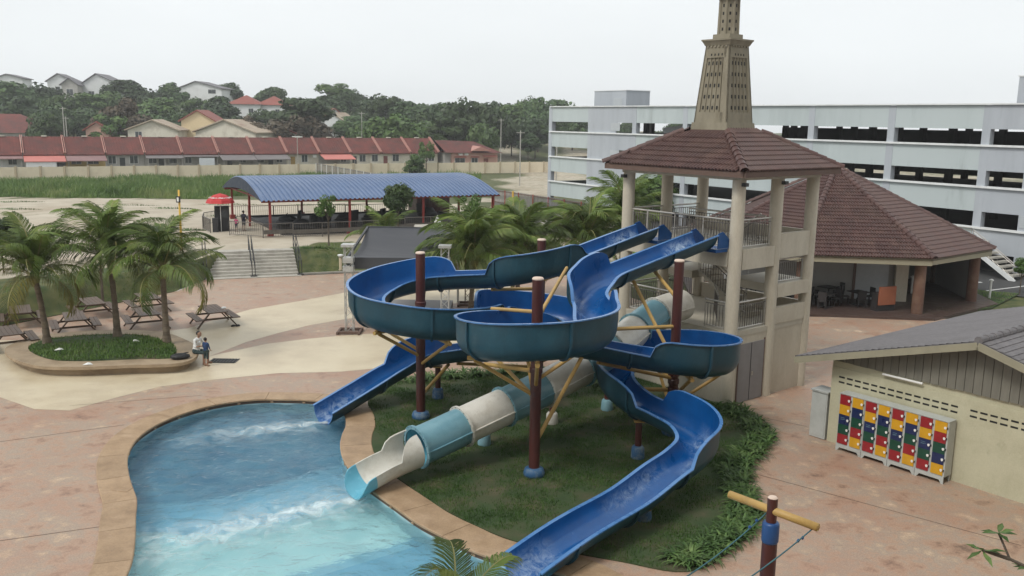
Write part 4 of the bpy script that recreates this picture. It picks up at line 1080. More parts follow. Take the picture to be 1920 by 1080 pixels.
# ---- tiles
def tile_mesh(name, w=.3, l=.42, amp=.032):
    m = MB(); N_ = 10
    for yy, zz in ((0, .05), (l, 0)):
        for i in range(N_ + 1):
            t = i / N_; m.v.append((-w / 2 + w * t * 1.04, yy, zz + amp * (sin(4 * pi * t - pi / 2) + 1)))
    for i in range(N_ + 1):
        t = i / N_; m.v.append((-w / 2 + w * t * 1.04, 0, .05 + amp * (sin(4 * pi * t - pi / 2) + 1) - .06))
    o = N_ + 1
    for i in range(N_):
        m.f += [(i, i + 1, o + i + 1, o + i), (2 * o + i, 2 * o + i + 1, i + 1, i)]; m.m += [0, 0]
    return m.mesh(name, m_tile, False)
TILE = tile_mesh('roof_tile')
def tile_face(owner, A, B, A2, B2, parts=True, rowl=.31, tw=.3):
    """A,B eave corners (left,right seen from outside), A2,B2 top corners"""
    A, B, A2, B2 = map(Vector, (A, B, A2, B2))
    ex = (B - A).normalized(); upv = ((A2 + B2) / 2 - (A + B) / 2); upv = (upv - ex * upv.dot(ex)).normalized(); nz = ex.cross(upv)
    Hh = ((A2 - A)).dot(upv); rows = int(Hh / rowl); W_ = (B - A).length
    sA, sB = (A2 - A).dot(ex) / Hh, (B2 - B).dot(ex) / Hh
    big = MB(); ntile = 0
    for r in range(rows):
        y = r * rowl; xl = sA * (y + rowl * .5); xr = W_ + sB * (y + rowl * .5)
        k0 = math.ceil((xl - tw * .42) / tw); k = k0
        while k * tw + tw * .5 < xr + tw * .42 - tw * .5 + tw * .5:
            x = k * tw + tw / 2
            if x - tw / 2 < xl - tw * .45 or x + tw / 2 > xr + tw * .45: k += 1; continue
            o = A + ex * x + upv * (y - .05) + nz * .02
            M = Matrix(((ex.x, upv.x, nz.x, o.x), (ex.y, upv.y, nz.y, o.y), (ex.z, upv.z, nz.z, o.z), (0, 0, 0, 1)))
            M = M @ Matrix.Rotation(random.uniform(-.012, .012), 4, 'Z')
            if parts:
                t = bpy.data.objects.new('roof_tile', TILE); COL.objects.link(t); t.parent = owner
                t.matrix_parent_inverse = WM(owner).inverted(); t.matrix_basis = M
            else:
                big.add([M @ v.co for v in TILE.vertices], [tuple(p.vertices) for p in TILE.polygons])
            ntile += 1; k += 1
    if not parts:
        tag(big.build('roof_tiles', m_tile, owner), kind='stuff')
    return ntile
def hip(owner, A, B, r=.145, step=.36, mt=m_tile):
    A, B = Vector(A), Vector(B); L_ = (B - A).length; d = (B - A) / L_; n_ = int(L_ / step)
    s = d.cross(Vector((0, 0, 1))).normalized(); u = s.cross(d)
    for k in range(n_):
        m = MB(); a = A + d * (k * step - .05); b = A + d * ((k + 1) * step + .02)
        for p, rr in ((a, r * 1.12), (b, r * .9)):
            m.v += [tuple(p + s * (rr * cos(t)) + u * (rr * sin(t) + .03)) for t in [pi * i / 7 for i in range(8)]]
            m.v += [tuple(p + s * ((rr - .02) * cos(t)) + u * ((rr - .02) * sin(t) + .03)) for t in [pi * i / 7 for i in range(8)]]
        for i in range(7):
            m.f += [(i, i + 1, 17 + i, 16 + i), (i, 8 + i, 9 + i, i + 1)]; m.m += [0, 0]
        m.build('hip_tile', mt, owner)
roof = thing('x', 'x', 'x'); bpy.data.objects.remove(roof)
def LT(a, b, z): return TT @ Vector((a, b, z))
hb = .85; ca, cb = LU / 2, LV / 2; zt2 = 9.76
E4 = [LT(-OV, -OV, ZR), LT(LU + OV, -OV, ZR), LT(LU + OV, LV + OV, ZR), LT(-OV, LV + OV, ZR)]
T4 = [LT(ca - hb, cb - hb, zt2), LT(ca + hb, cb - hb, zt2), LT(ca + hb, cb + hb, zt2), LT(ca - hb, cb + hb, zt2)]
rm = MB(); rm.add([*E4, *T4], [(0, 1, 5, 4), (1, 2, 6, 5), (2, 3, 7, 6), (3, 0, 4, 7), (4, 5, 6, 7)])
zs = Vector((0, 0, -.06)); rm.add([p + zs for p in E4], [(3, 2, 1, 0)])
troof = rm.build('roof', m_tileu, tower)
for i in range(4):
    a, b = E4[i], E4[(i + 1) % 4]
    MB().beam(a + (b - a).normalized() * .03 + Vector((0, 0, -.1)), b - (b - a).normalized() * .03 + Vector((0, 0, -.1)), .05, .2).build('fascia', m_fasc, troof)
    tile_face(troof, E4[i], E4[(i + 1) % 4], T4[i], T4[(i + 1) % 4], parts=i in (0, 3))
    hip(troof, E4[i], T4[i])
# ---- spire
def frus(T, h0, z0, h1, z1, m): m.add([(ca - h0, cb - h0, z0), (ca + h0, cb - h0, z0), (ca + h0, cb + h0, z0), (ca - h0, cb + h0, z0), (ca - h1, cb - h1, z1), (ca + h1, cb - h1, z1), (ca + h1, cb + h1, z1), (ca - h1, cb + h1, z1)], [(3, 2, 1, 0), (4, 5, 6, 7), (0, 1, 5, 4), (1, 2, 6, 5), (2, 3, 7, 6), (3, 0, 4, 7)]); return m
frus(TT, .86, 9.7, .82, 10.02, MB(TT)).build('spire_plinth', m_spire, tower)
# body built as four walls with a recessed panel of vertical ribs and slot openings
zb0, zb1, hb0, hb1 = 10.02, 12.82, .775, .555
body = frus(TT, hb0 - .05, zb0, hb1 - .05, zb1, MB(TT)).build('spire_body', m_spire, tower)
def face_pt(i, s, z, out):
    """point on spire face i: s in -1..1 across, z height, out = offset outwards"""
    h = hb0 + (hb1 - hb0) * (z - zb0) / (zb1 - zb0)
    a = [(s * h, -h - out), (h + out, s * h), (-s * h, h + out), (-h - out, -s * h)][i]
    return (ca + a[0], cb + a[1], z)
for i in range(4):
    def pan(s0, s1, z0, z1, o0, o1, nm, mt, par, t0=None, t1=None):
        t0 = s0 if t0 is None else t0; t1 = s1 if t1 is None else t1
        m = MB(TT); v = []
        for o in (o0, o1): v += [face_pt(i, s0, z0, o), face_pt(i, s1, z0, o), face_pt(i, t1, z1, o), face_pt(i, t0, z1, o)]
        m.add(v, [(3, 2, 1, 0), (4, 5, 6, 7), (0, 1, 5, 4), (1, 2, 6, 5), (2, 3, 7, 6), (3, 0, 4, 7)]); return m.build(nm, mt, par)
    pan(-1, -.74, zb0, zb1, -.06, 0, 'corner_pier', m_spire, body); pan(.56, 1, zb0, zb1, -.06, 0, 'corner_pier', m_spire, body) if i in (3,) else pan(.74, 1, zb0, zb1, -.06, 0, 'corner_pier', m_spire, body)
    pan(-.74, .74, zb0, 10.4, -.06, 0, 'face_panel', m_spire, body); pan(-.74, .74, 12.38, zb1, -.06, 0, 'face_panel', m_spire, body)
    for k in range(6):
        s = -.74 + 1.48 * k / 5
        if 0 < k < 5: pan(s - .022, s + .022, 10.4, 12.38, -.05, -.012, 'rib', m_spire, body)
    for r in range(5):
        z = 10.5 + r * .405
        for k in range(5):
            s = -.74 + 1.48 * (k + .5) / 5
            pan(s - .05, s + .05, z, z + .13, -.048, -.042, 'slot', m_dark, body)
    for k in range(4):
        s = -.42 + .28 * k
        pan(s - .05, s + .05, 12.45, 12.53, .001, .004, 'slot', m_dark, body)
    for k in range(6):
        s = -.75 + .3 * k
        pan(s - .07, s + .07, 12.76, 12.82, .0, .045, 'corbel', m_spire, body)
frus(TT, .575, 12.82, .66, 12.99, MB(TT)).build('cornice', m_spire, tower); frus(TT, .68, 12.992, .68, 13.05, MB(TT)).build('cornice', m_spire, tower)
frus(TT, .39, 13.05, .385, 13.24, MB(TT)).build('cap_block', m_spire, tower)
sh = MB(TT).lathe((ca, cb, 0), [(.37, 13.24), (.345, 14.5)], 8, phase=pi / 8).build('spire_shaft', m_spire, tower)
for k in range(8):
    an = k * pi / 4 + pi / 8
    p, q = (ca + .375 * cos(an), cb + .375 * sin(an), 13.24), (ca + .35 * cos(an), cb + .35 * sin(an), 14.5)
    MB(TT).tube(p, q, .045, 6).build('shaft_rib', m_spire, sh)
    an = k * pi / 4 + pi / 4
    for r in range(4):
        z = 13.36 + r * .28; rr = (.37 - .025 * (z - 13.24) / 1.26) * cos(pi / 8) + .002
        T2 = TT @ Matrix.Translation((ca, cb, 0)) @ Matrix.Rotation(an, 4, 'Z')
        MB(T2).box(rr - .01, rr + .004, -.032, .032, z, z + .11).build('slot', m_dark, sh)
MB(TT).lathe((ca, cb, 0), [(.36, 14.46), (.5, 14.54), (.51, 14.62), (.47, 14.66), (.4, 14.7), (.36, 14.86), (.3, 15.1), (.16, 15.5), (.02, 15.75)], 20).build('finial', m_spire, tower, True)

# ================================================================ PAVILION
PC = Vector((19.53, 55.45, 0)); PR, PZ, PA = 8.93, 3.2, 7.5
pav = thing('dining_pavilion', 'octagonal dining pavilion with brown tiled roof behind the tower', 'pavilion', (PC.x, PC.y, 0))
pe = [Vector((PC.x + PR * cos(-1.29 + k * pi / 4), PC.y + PR * sin(-1.29 + k * pi / 4), PZ)) for k in range(8)]
ap_ = Vector((PC.x, PC.y, PA))
rm = MB(); rm.add([*pe, ap_], [(k, (k + 1) % 8, 8) for k in range(8)]); rm.add([p + Vector((0, 0, -.08)) for p in pe], [tuple(range(7, -1, -1))])
proof = rm.build('roof', m_tileu, pav)
MB().prism([(PC.x + (PR + .5) * cos(-1.29 + k * pi / 4), PC.y + (PR + .5) * sin(-1.29 + k * pi / 4)) for k in range(8)], -.02, .12).build('floor', m_pavfloor, pav)
for k in range(8):
    a, b = pe[k], pe[(k + 1) % 8]
    if k in (7, 0, 6):
        tile_face(proof, a, b, ap_, ap_, parts=(k == 7), rowl=.355, tw=.31)
    hip(proof, a, ap_, .17, .4)
    MB().beam(a.lerp(PC + Vector((0, 0, PZ)), .012) + Vector((0, 0, -.16)), b.lerp(PC + Vector((0, 0, PZ)), .012) + Vector((0, 0, -.2)), .06, .36).build('fascia', m_barge, proof)
    c = PC + (Vector((a.x, a.y, 0)) - PC) * .9
    MB().lathe((c.x, c.y, .1), [(.3, 0), (.29, 2.95)], 18, cap=False).build('column', m_colbrown, pav, True)
    c2 = PC + (Vector((b.x, b.y, 0)) - PC) * .9
    MB().beam((c.x, c.y, 2.92), (c2.x, c2.y, 2.92), .3, .3).build('beam', m_towercream, pav)
    if k in (1, 2, 3, 4): MB().beam((c.x, c.y, 1.43), (c2.x, c2.y, 1.43), .15, 2.66).build('rear_light_block', m_pavwall, pav)  # rear panels added to cut the light inside the pavilion
# kitchen core with white walls inside the pavilion
cr = thing('kitchen_core', 'white-walled kitchen box inside the dining pavilion', 'wall', (PC.x, PC.y + 1, .1))
KT = Matrix.Translation((PC.x - 1.2, PC.y - 3.6, .1)) @ Matrix.Rotation(radians(-8), 4, 'Z')
MB(KT).box(-4.6, 3.6, 0, .15, 0, 2.9).build('wall_panel', m_pavwall, cr); MB(KT).box(3.62, 4.3, -.35, .2, 0, 2.9).build('wall_panel', m_towercream, cr); MB(KT).box(-6.5, -4.62, .05, .2, 0, 2.9).build('wall_panel', m_pavwall, cr)
MB(KT).box(3.45, 3.6, .15, 5, 0, 2.9).build('wall_panel', m_cpW, cr)
for x in (-4.55, -1.6, 1.5): MB(KT).box(x, x + .05, -.012, -.001, 0, 2.88).build('cover_strip', m_lgrey, cr)
MB(KT).box(1.52, 3.3, -.03, -.003, .02, 2.55).build('shutter_door', m_shut, cr); MB(KT).box(1.35, 1.5, -.04, -.003, .02, 2.7).build('door_post', m_fasc, cr)
m_furn = mat('dark rattan', [(.018, .016, .016), (.035, .03, .03)], rough=.6)
def dining_chair(label):
    t = thing('dining_chair', label, 'chair', (0, 0, .1), group='dark chairs in the pavilion')
    MB().box(-.22, .22, -.22, .22, .42, .48).build('seat', m_furn, t, local=True)
    MB().box(-.22, .22, .19, .23, .48, .95).build('backrest', m_furn, t, local=True)
    for sx in (-1, 1):
        for sy in (-1, 1): MB().box(sx * .19 - .02, sx * .19 + .02, sy * .19 - .02, sy * .19 + .02, 0, .42).build('leg', m_furn, t, local=True)
    return t
def dining_table(label):
    t = thing('dining_table', label, 'table', (0, 0, .1), group='dark tables in the pavilion')
    MB().box(-.45, .45, -.45, .45, .71, .75).build('table_top', m_furn, t, local=True)
    MB().tube((0, 0, 0), (0, 0, .71), .05, 8).build('stem', m_furn, t, local=True); MB().box(-.3, .3, -.3, .3, 0, .04).build('base', m_furn, t, local=True)
    return t
c0, t0 = None, None
LAB = 'dark dining chair at a table under the pavilion roof'
for i, (x, y) in enumerate([(15.0, 49.6), (17.3, 49.2), (19.4, 49.9), (15.9, 51.6), (13.4, 51.6), (18.2, 51.3)]):
    if t0 is None: t0 = t = dining_table('small dark table under the pavilion roof')
    else: t = copy_tree(t0)
    t.location = (x, y, .121); t.rotation_euler.z = random.random()
    for k in range(3):
        if c0 is None: c0 = c = dining_chair(LAB)
        else: c = copy_tree(c0)
        an = random.random() + k * 2.1; c.location = (x + .72 * cos(an), y + .72 * sin(an), .121); c.rotation_euler.z = an - pi / 2
kq = thing('service_counter', 'orange-brown service counter panel by the front pavilion column', 'counter', (20.2, 48.1, .12))
MB(Matrix.Translation((20.3, 48.2, .12)) @ Matrix.Rotation(.35, 4, 'Z')).box(-.55, .55, -.05, .05, .35, 1.35).build('panel', m_orange, kq)
MB(Matrix.Translation((20.3, 48.2, .12)) @ Matrix.Rotation(.35, 4, 'Z')).box(-.6, .6, .06, .5, 0, 1.0).build('cabinet', m_furn, kq)
# ================================================================ LOCKER BUILDING
LW = Vector((.615, -.789, 0)).normalized(); LN = Vector((-LW.y, LW.x, 0))
LO = Vector((10.06, 27.76, 0)) + LN * .2
LT_ = Matrix.Translation(LO) @ Matrix.Rotation(atan2(LW.y, LW.x), 4, 'Z')     # x along the wall towards the camera, y into the building
lb = thing('locker_building', 'cream changing block with grey shingle gable roof', 'building', LO + LW * 4)
HW, APX, APZ, DEP = 2.74, 4.65, 4.3, 12
def lbx(nm, a, m, par=None): return MB(LT_).box(*a).build(nm, m, par or lb)
MB(LT_).box(0, 9.3, 0, .15, 0, HW - .25).build('wall', m_lockwall, lb)
MB(LT_).box(0, .15, .151, DEP, 0, HW - .05).build('wall', m_lockwall, lb); MB(LT_).box(9.15, 9.3, .151, DEP, 0, HW - .05).build('wall', m_lockwall, lb)
# gable wall rises to a wavy-cut board edge: separate vertical boards
zrake = lambda x: HW + .02 + (APZ - HW) * (1 - abs(x - APX) / (APX + .2)) - .1
MB(LT_).add([(0, .02, HW - .25), (9.3, .02, HW - .25), (9.3, .02, zrake(9.3)), (APX, .02, zrake(APX)), (0, .02, zrake(0)), (0, .13, HW - .25), (9.3, .13, HW - .25), (9.3, .13, zrake(9.3)), (APX, .13, zrake(APX)), (0, .13, zrake(0))], [(0, 1, 2, 3, 4), (9, 8, 7, 6, 5)]).build('gable_wall', m_lockwall, lb)
bw = .245; nb = int(9.3 / bw)
for k in range(nb):
    x0_, x1_ = k * bw + .008, (k + 1) * bw - .008
    zb = HW - .05 + random.uniform(-.012, .012)
    za, zc = zrake(x0_) - .02, zrake(x1_) - .02
    if max(za, zc) < zb + .05: continue
    za, zc = max(za, zb + .01), max(zc, zb + .01)
    m = MB(LT_); yy = -.05
    m.add([(x0_, yy, zb), (x1_, yy, zb), (x1_, yy, zc), (x0_, yy, za), (x0_, .01, zb), (x1_, .01, zb), (x1_, .01, zc), (x0_, .01, za)], [(0, 1, 2, 3), (1, 5, 6, 2), (4, 0, 3, 7), (5, 4, 7, 6), (3, 2, 6, 7), (4, 5, 1, 0)])
    m.build('gable_board', m_gable, lb)
# roof planes with overhang
EX, FY = -1.02, -.55
zE = HW - .08
sl_ = (APZ - zE) / (APX - EX)
def rp(x, y, dz=0): return (x, y, APZ - abs(x - APX) * sl_ + dz)
for sgn in (-1, 1):
    xe = EX if sgn < 0 else 2 * APX - EX
    m = MB(LT_); v = [rp(xe, FY), rp(APX, FY), rp(APX, DEP), rp(xe, DEP)]; w = [(a, b, c - .07) for a, b, c in v]
    m.add(v + w, [(0, 1, 2, 3) if sgn < 0 else (3, 2, 1, 0), (7, 6, 5, 4) if sgn < 0 else (4, 5, 6, 7), (0, 4, 5, 1), (3, 2, 6, 7), (0, 3, 7, 4)])
    rf = m.build('roof', m_shingle, lb)
    # shingle courses: thin stepped strips give the roof its lines
    L_ = abs(APX - xe); nc = int(L_ / .2)
    for k in range(nc):
        a0 = xe - sgn * (k * .2); a1 = xe - sgn * (k * .2 + .2)
        m = MB(LT_); v0, v1 = rp(a0, FY - .004, .026), rp(a1, FY - .004, .006); v2, v3 = rp(a1, DEP, .006), rp(a0, DEP, .026)
        b0, b3 = rp(a0, FY - .004, .002), rp(a0, DEP, .002)
        m.add([v0, v1, v2, v3, b0, b3], [(0, 1, 2, 3) if sgn < 0 else (3, 2, 1, 0), (4, 0, 3, 5) if sgn < 0 else (5, 3, 0, 4)])
        m.build('shingle_course', m_shingle, rf)
    m = MB(LT_); m.beam(rp(xe, FY - .03, -.12), rp(APX, FY - .03, -.12), .04, .2); m.build('barge_board', m_barge, rf)
    m = MB(LT_); m.beam(rp(xe, FY, -.1), rp(xe, DEP, -.1), .04, .14); m.build('fascia', m_barge, rf)
for k in range(30):
    m = MB(LT_); y = FY + k * .42
    m.tube((APX, y - .02, APZ + .02), (APX, y + .42, APZ + .01), .12, 10, .1); m.build('ridge_cap', m_shingle, lb)
# vent slots: two rows of recessed dark slots
for r in range(2):
    for grp in (range(0, 14), range(15, 24)):
        for k in grp:
            x = .26 + k * .275
            MB(LT_).box(x, x + .2, -.003, .02, 2.0 + r * .165, 2.055 + r * .165).build('vent_slot', m_dark, lb)
MB(LT_).tube((1.75, -.09, HW - .1), (3.0, -.09, HW - .1), .035, 8).build('tube_light', m_white, lb)
# electric cabinet at the corner
ec = thing('utility_cabinet', 'grey metal utility cabinet at the corner of the changing block', 'cabinet', LO + Vector((-.4, 0, 0)))
MB(LT_).box(-.62, -.05, -.05, .5, .02, 1.55).build('body', m_doorgrey if False else m_lgrey, ec); MB(LT_).box(-.66, -.02, -.09, .54, 1.55, 1.6).build('lid', m_lgrey, ec); MB(LT_).box(-.58, -.09, -.062, -.052, .1, 1.48).build('door', m_lgrey, ec)
# ---- lockers
def door_cols(k): 
    A_ = ['red', 'yel', 'nav', 'grn', 'red']; B_ = ['yel', 'nav', 'grn', 'red', 'yel'] if k < 3 else ['yel', 'red', 'grn', 'nav', 'yel']
    return A_, B_
LM = dict(red=m_lred, yel=m_lyel, nav=m_lnav, grn=m_lgrn)
LLAB = ['grey locker cabinet of coloured doors, first from the wall corner', 'second locker cabinet of coloured doors from the wall corner', 'third locker cabinet of coloured doors from the wall corner', 'last locker cabinet, its bare grey side showing at the right']
lw, ld, lh = .85, .42, 1.83
for k in range(4):
    x0_ = .64 + k * (lw + .012)
    T = LT_ @ Matrix.Translation((x0_, -.2 - ld + .12 - .0, 0))
    org = T @ Vector((lw / 2, 0, 0))
    lk = thing('locker_cabinet', LLAB[k], 'lockers', org, group='lockers on the block wall')
    zb = .2
    MB(T).box(0, lw, .02, ld, zb, lh).build('body', m_lgrey, lk)
    MB(T).box(-.004, lw + .004, 0, ld, lh, lh + .02).build('top', m_lgrey, lk)
    # base with cut-out feet
    m = MB(T); pr = [(0, 0), (.06, 0), (.13, .11), (lw - .13, .11), (lw - .06, 0), (lw, 0), (lw, zb + .02), (0, zb + .02)]
    m.v = [tuple(T @ Vector((x, 0, z))) for x, z in pr] + [tuple(T @ Vector((x, .02, z))) for x, z in pr]
    m.T = None; m.f = [(0, 1, 2, 7), (2, 3, 6, 7), (3, 4, 5, 6), (15, 10, 9, 8), (15, 14, 11, 10), (14, 13, 12, 11)] + [(i, i + 8, (i + 1) % 8 + 8, (i + 1) % 8) for i in range(8)]; m.m = [0] * 14
    m.build('base', m_lgrey, lk)
    for xx in (.01, lw - .05): MB(T).box(xx, xx + .04, ld - .05, ld - .01, 0, zb).build('foot', m_lgrey, lk)
    dh = (lh - zb - .06) / 5
    for c, cols in enumerate(door_cols(k)):
        xa = .03 + c * (lw / 2); xb = xa + lw / 2 - .075
        for r in range(5):
            z1 = lh - .02 - r * dh; z0 = z1 - dh + .006
            d = MB(T).box(xa, xb, -.006, .018, z0, z1).build('door', LM[cols[r]], lk)
            m = MB(T); cx, cz = xb - .045, (z0 + z1) / 2
            sh_ = [(-.035, .025), (0, .04), (.035, .025), (.03, -.02), (0, -.045), (-.03, -.02)]
            m.add([(cx + a, -.02, cz + b) for a, b in sh_] + [(cx + a, -.006, cz + b) for a, b in sh_], [tuple(range(5, -1, -1))] + [(i, (i + 1) % 6, (i + 1) % 6 + 6, i + 6) for i in range(6)])
            m.build('lock_plate', m_white, d)
            m = MB(T); m.box(xb + .008, xb + .03, -.014, .01, cz - .03, cz + .03); m.build('hinge', m_blackst, d)
            if c == 0 and r == 2:
                m = MB(T); m.box(xa + .07, xa + .2, -.0085, -.0065, cz + .055, cz + .062); m.box(xa + .07, xa + .22, -.0085, -.0065, cz + .01, cz + .016); m.box(xa + .07, xa + .17, -.0085, -.0065, cz - .01, cz - .005); m.build('notice_print', m_footteal, d)

# ================================================================ CAR PARK
CP = Vector((4.1, 108.0, 0)); CD = Vector((.549, -.836, 0)).normalized()
CT = Matrix.Translation(CP) @ Matrix.Rotation(atan2(CD.y, CD.x), 4, 'Z')     # x along the facade to the right, y away from the pool
cpk = thing('car_park_building', 'long pale grey multi-storey car park with open bands', 'building', CP + CD * 30)
TOP, FH = 11.65, 2.87
cols_s = [.2 + 7.46 * k for k in range(9)]
END = cols_s[-1] + .3; DP = 30
lev = [TOP - FH * k for k in range(5)]
for i, s in enumerate(cols_s):
    MB(CT).box(s - .3, s + .3, -.03, .5, -.1, TOP - .12).build('column', m_cpB, cpk)
for k in range(4):
    zt = lev[k]; zb_ = zt - 1.76 if k < 3 else zt - 1.76
    for i in range(8):
        a, b = cols_s[i] + .3, cols_s[i + 1] - .3
        solid = i == 1 or i == 7
        if i == 1:       # lift core bay: closed wall with a shutter and a narrow opening
            MB(CT).box(a, a + 4.2, -.02, .2, zt - FH + .02, zt - .1).build('wall_panel', m_cpB, cpk)
            MB(CT).box(a + 4.2, b, -.02, .2, zb_, zt - .1).build('wall_panel', m_cpB, cpk)
            sh = MB(CT).box(a + 3.4, a + 4.9, -.06, -.022, zt - FH + .25, zb_ - .02).build('shutter', m_shut, cpk)
            for q in range(6): MB(CT).box(a + 3.45, a + 4.85, -.07, -.061, zt - FH + .3 + q * .14, zt - FH + .36 + q * .14).build('slat', m_shut, sh)
        elif i == 7:
            MB(CT).box(a + 2.6, b, -.02, .2, zt - FH + .02, zt - .1).build('wall_panel', m_cpB, cpk); MB(CT).box(a, a + 2.6, -.02, .2, zb_, zt - .1).build('wall_panel', m_cpB, cpk)
            sh = MB(CT).box(a + 2.7, a + 4.4, -.06, -.022, zt - FH + .25, zb_ - .05).build('shutter', m_shut, cpk)
            for q in range(6): MB(CT).box(a + 2.75, a + 4.35, -.07, -.061, zt - FH + .3 + q * .14, zt - FH + .36 + q * .14).build('slat', m_shut, sh)
        else:
            MB(CT).box(a, b, .0, .2, zb_, zt - .1).build('spandrel_panel', m_cpA, cpk)
        # ledge below the opening
        if k == 0: MB(CT).box(a - .3, b + .3 - .004, -.2, .3, zt - .1, zt).build('coping', m_cpW, cpk)
        if not (k == 3):
            MB(CT).box(a - .3, b + .3 - .004, -.2, .2, zt - FH - .1, zt - FH + .04).build('ledge', m_cpW, cpk)
    # slabs and far side
    zf = zt - 1.2
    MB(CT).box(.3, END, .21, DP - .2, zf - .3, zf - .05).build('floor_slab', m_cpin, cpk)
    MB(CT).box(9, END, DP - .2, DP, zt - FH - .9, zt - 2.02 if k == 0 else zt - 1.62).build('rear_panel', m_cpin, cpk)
    if k == 0: MB(CT).box(0, END, DP - .2, DP, zt - 1.55, zt - .1).build('rear_parapet', m_cpA, cpk)
    MB(CT).box(-.1, .1, .52, DP, zb_, zt - .1).build('end_panel', m_cpA, cpk)
    for y in (8, 15.5, 23):
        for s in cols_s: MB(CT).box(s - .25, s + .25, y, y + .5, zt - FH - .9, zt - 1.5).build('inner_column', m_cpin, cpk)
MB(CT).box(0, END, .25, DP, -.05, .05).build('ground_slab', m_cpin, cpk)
MB(CT).box(END, END + .2, -.1, DP, 0, TOP - .1).build('end_wall', m_cpA, cpk)
# ramp seen through the third bay
MB(CT).add([(16.3, 3, lev[1] + .05), (20.6, 3, lev[1] + .75), (20.6, 3.2, lev[1] + .75), (16.3, 3.2, lev[1] + .05), (16.3, 3, lev[1] + .65), (20.6, 3, lev[1] + 1.15), (20.6, 3.2, lev[1] + 1.15), (16.3, 3.2, lev[1] + .65)], [(0, 3, 2, 1), (4, 5, 6, 7), (0, 1, 5, 4), (1, 2, 6, 5), (2, 3, 7, 6), (3, 0, 4, 7)]).build('ramp_parapet', m_cpW, cpk)
for nm, x0_, y0_, w_, d_, h_ in (('a', 4.5, 3.0, 5.6, 3.4, 1.7), ('b', 53.75, 1.0, 5, 6, 1.8)):
    bx_ = MB(CT).box(x0_, x0_ + w_, y0_, y0_ + d_, TOP - 1.3, TOP + h_).build('rooftop_room', m_cpB, cpk)
    MB(CT).box(x0_ + w_ * .62, x0_ + w_ * .88, y0_ - .03, y0_ - .001, TOP - .3, TOP + h_ * .55).build('louvre_door', m_shut, bx_)
    MB(CT).box(x0_ - .06, x0_ + w_ + .06, y0_ - .06, y0_ + d_ + .06, TOP + h_, TOP + h_ + .08).build('roof_edge', m_cpW, bx_)
# external stair on the yard
es = thing('yard_stair', 'pale outdoor stair with wire rail against the car park', 'stair', CT @ Vector((53.5, -2, 0)))
for k in range(8):
    MB(CT).box(53.6 + k * .38, 54.0 + k * .38, -2.4, -.9, 2.0 - k * .25, 2.12 - k * .25).build('tread', m_concgrey, es)
MB(CT).box(50.6, 53.6, -2.4, -.2, 1.98, 2.2).build('landing', m_concgrey, es)
MB(CT).beam((53.5, -2.45, 1.95), (56.8, -2.45, -.05), .06, .3).build('stringer', m_cpW, es)
railing(CT, (50.7, -2.35, 0), (53.5, -2.35, 0), 2.2, 1.0, es, m_steel, m_steel, .4); railing(CT, (53.6, -2.35, 0), (56.7, -2.35, 0), 2.1, 1.0, es, m_steel, m_steel, .6, z2=.1)
gr = thing('yard_grille', 'black barred grille under the outdoor stair', 'grille', CT @ Vector((51, -.4, 0)))
MB(CT).box(46.2, 52.0, -.32, -.22, 0, .35).build('kerb_wall', m_cpB, gr)
for k in range(30): MB(CT).tube((46.3 + k * .19, -.27, .35), (46.3 + k * .19, -.27, 1.35), .018, 5).build('bar', m_blackst, gr)
MB(CT).box(46.2, 52.0, -.29, -.25, 1.35, 1.4).build('top_rail', m_blackst, gr)

# ================================================================ NEAR T-POLE WITH ROPES
tp_ = thing('rope_pole', 'maroon post with ochre crossbar and blue collar nearest the camera', 'post', (4.35, 14, 0))
MB().lathe((4.33, 14, 0), [(.125, 0), (.125, 3.25)], 18, cap=False).build('lower_shaft', m_maroon, tp_, True)
MB().lathe((4.33, 14, 0), [(.127, 3.2), (.14, 3.23), (.14, 3.52), (.128, 3.55), (.09, 3.56)], 18).build('collar', m_bluecol, tp_, True)
MB().lathe((4.33, 14, 0), [(.085, 3.5), (.085, 3.98)], 16, cap=False).build('upper_shaft', m_maroon, tp_, True)
MB().lathe((4.33, 14, 0), [(.086, 3.975), (.06, 4.0), (.01, 4.005)], 16).build('cap', m_capw, tp_)
xa, xb = Vector((3.78, 14.62, 3.76)), Vector((4.88, 13.38, 3.76))
MB().tube(xa, xb, .068, 14).build('crossbar', m_yellow, tp_, True)
def rope(a, b, sag, nm, par, r=.012, n_=14):
    a, b = Vector(a), Vector(b); m = MB(); last = a
    for k in range(1, n_ + 1):
        t = k / n_; p = a.lerp(b, t) - Vector((0, 0, sag * 4 * t * (1 - t))); m.tube(last, p, r, 5, caps=False); last = p
    return m.build(nm, m_rope, par)
rope(xa + Vector((.5, -.55, -.06)), (.6, 11.0, 3.35), .35, 'rope', tp_); rope(xb + Vector((-.06, .07, -.06)), (.4, 10.2, 3.3), .35, 'rope', tp_)
for p in (xb + Vector((-.22, .02, -.19)), xb + Vector((-.3, -.02, -.22)), xa + Vector((.28, -.72, -.14)), xa + Vector((.14, -.84, -.2))):
    MB().lathe(p, [(.01, -.03), (.028, 0), (.01, .03)], 6).build('rope_knot', m_bluecol, tp_)
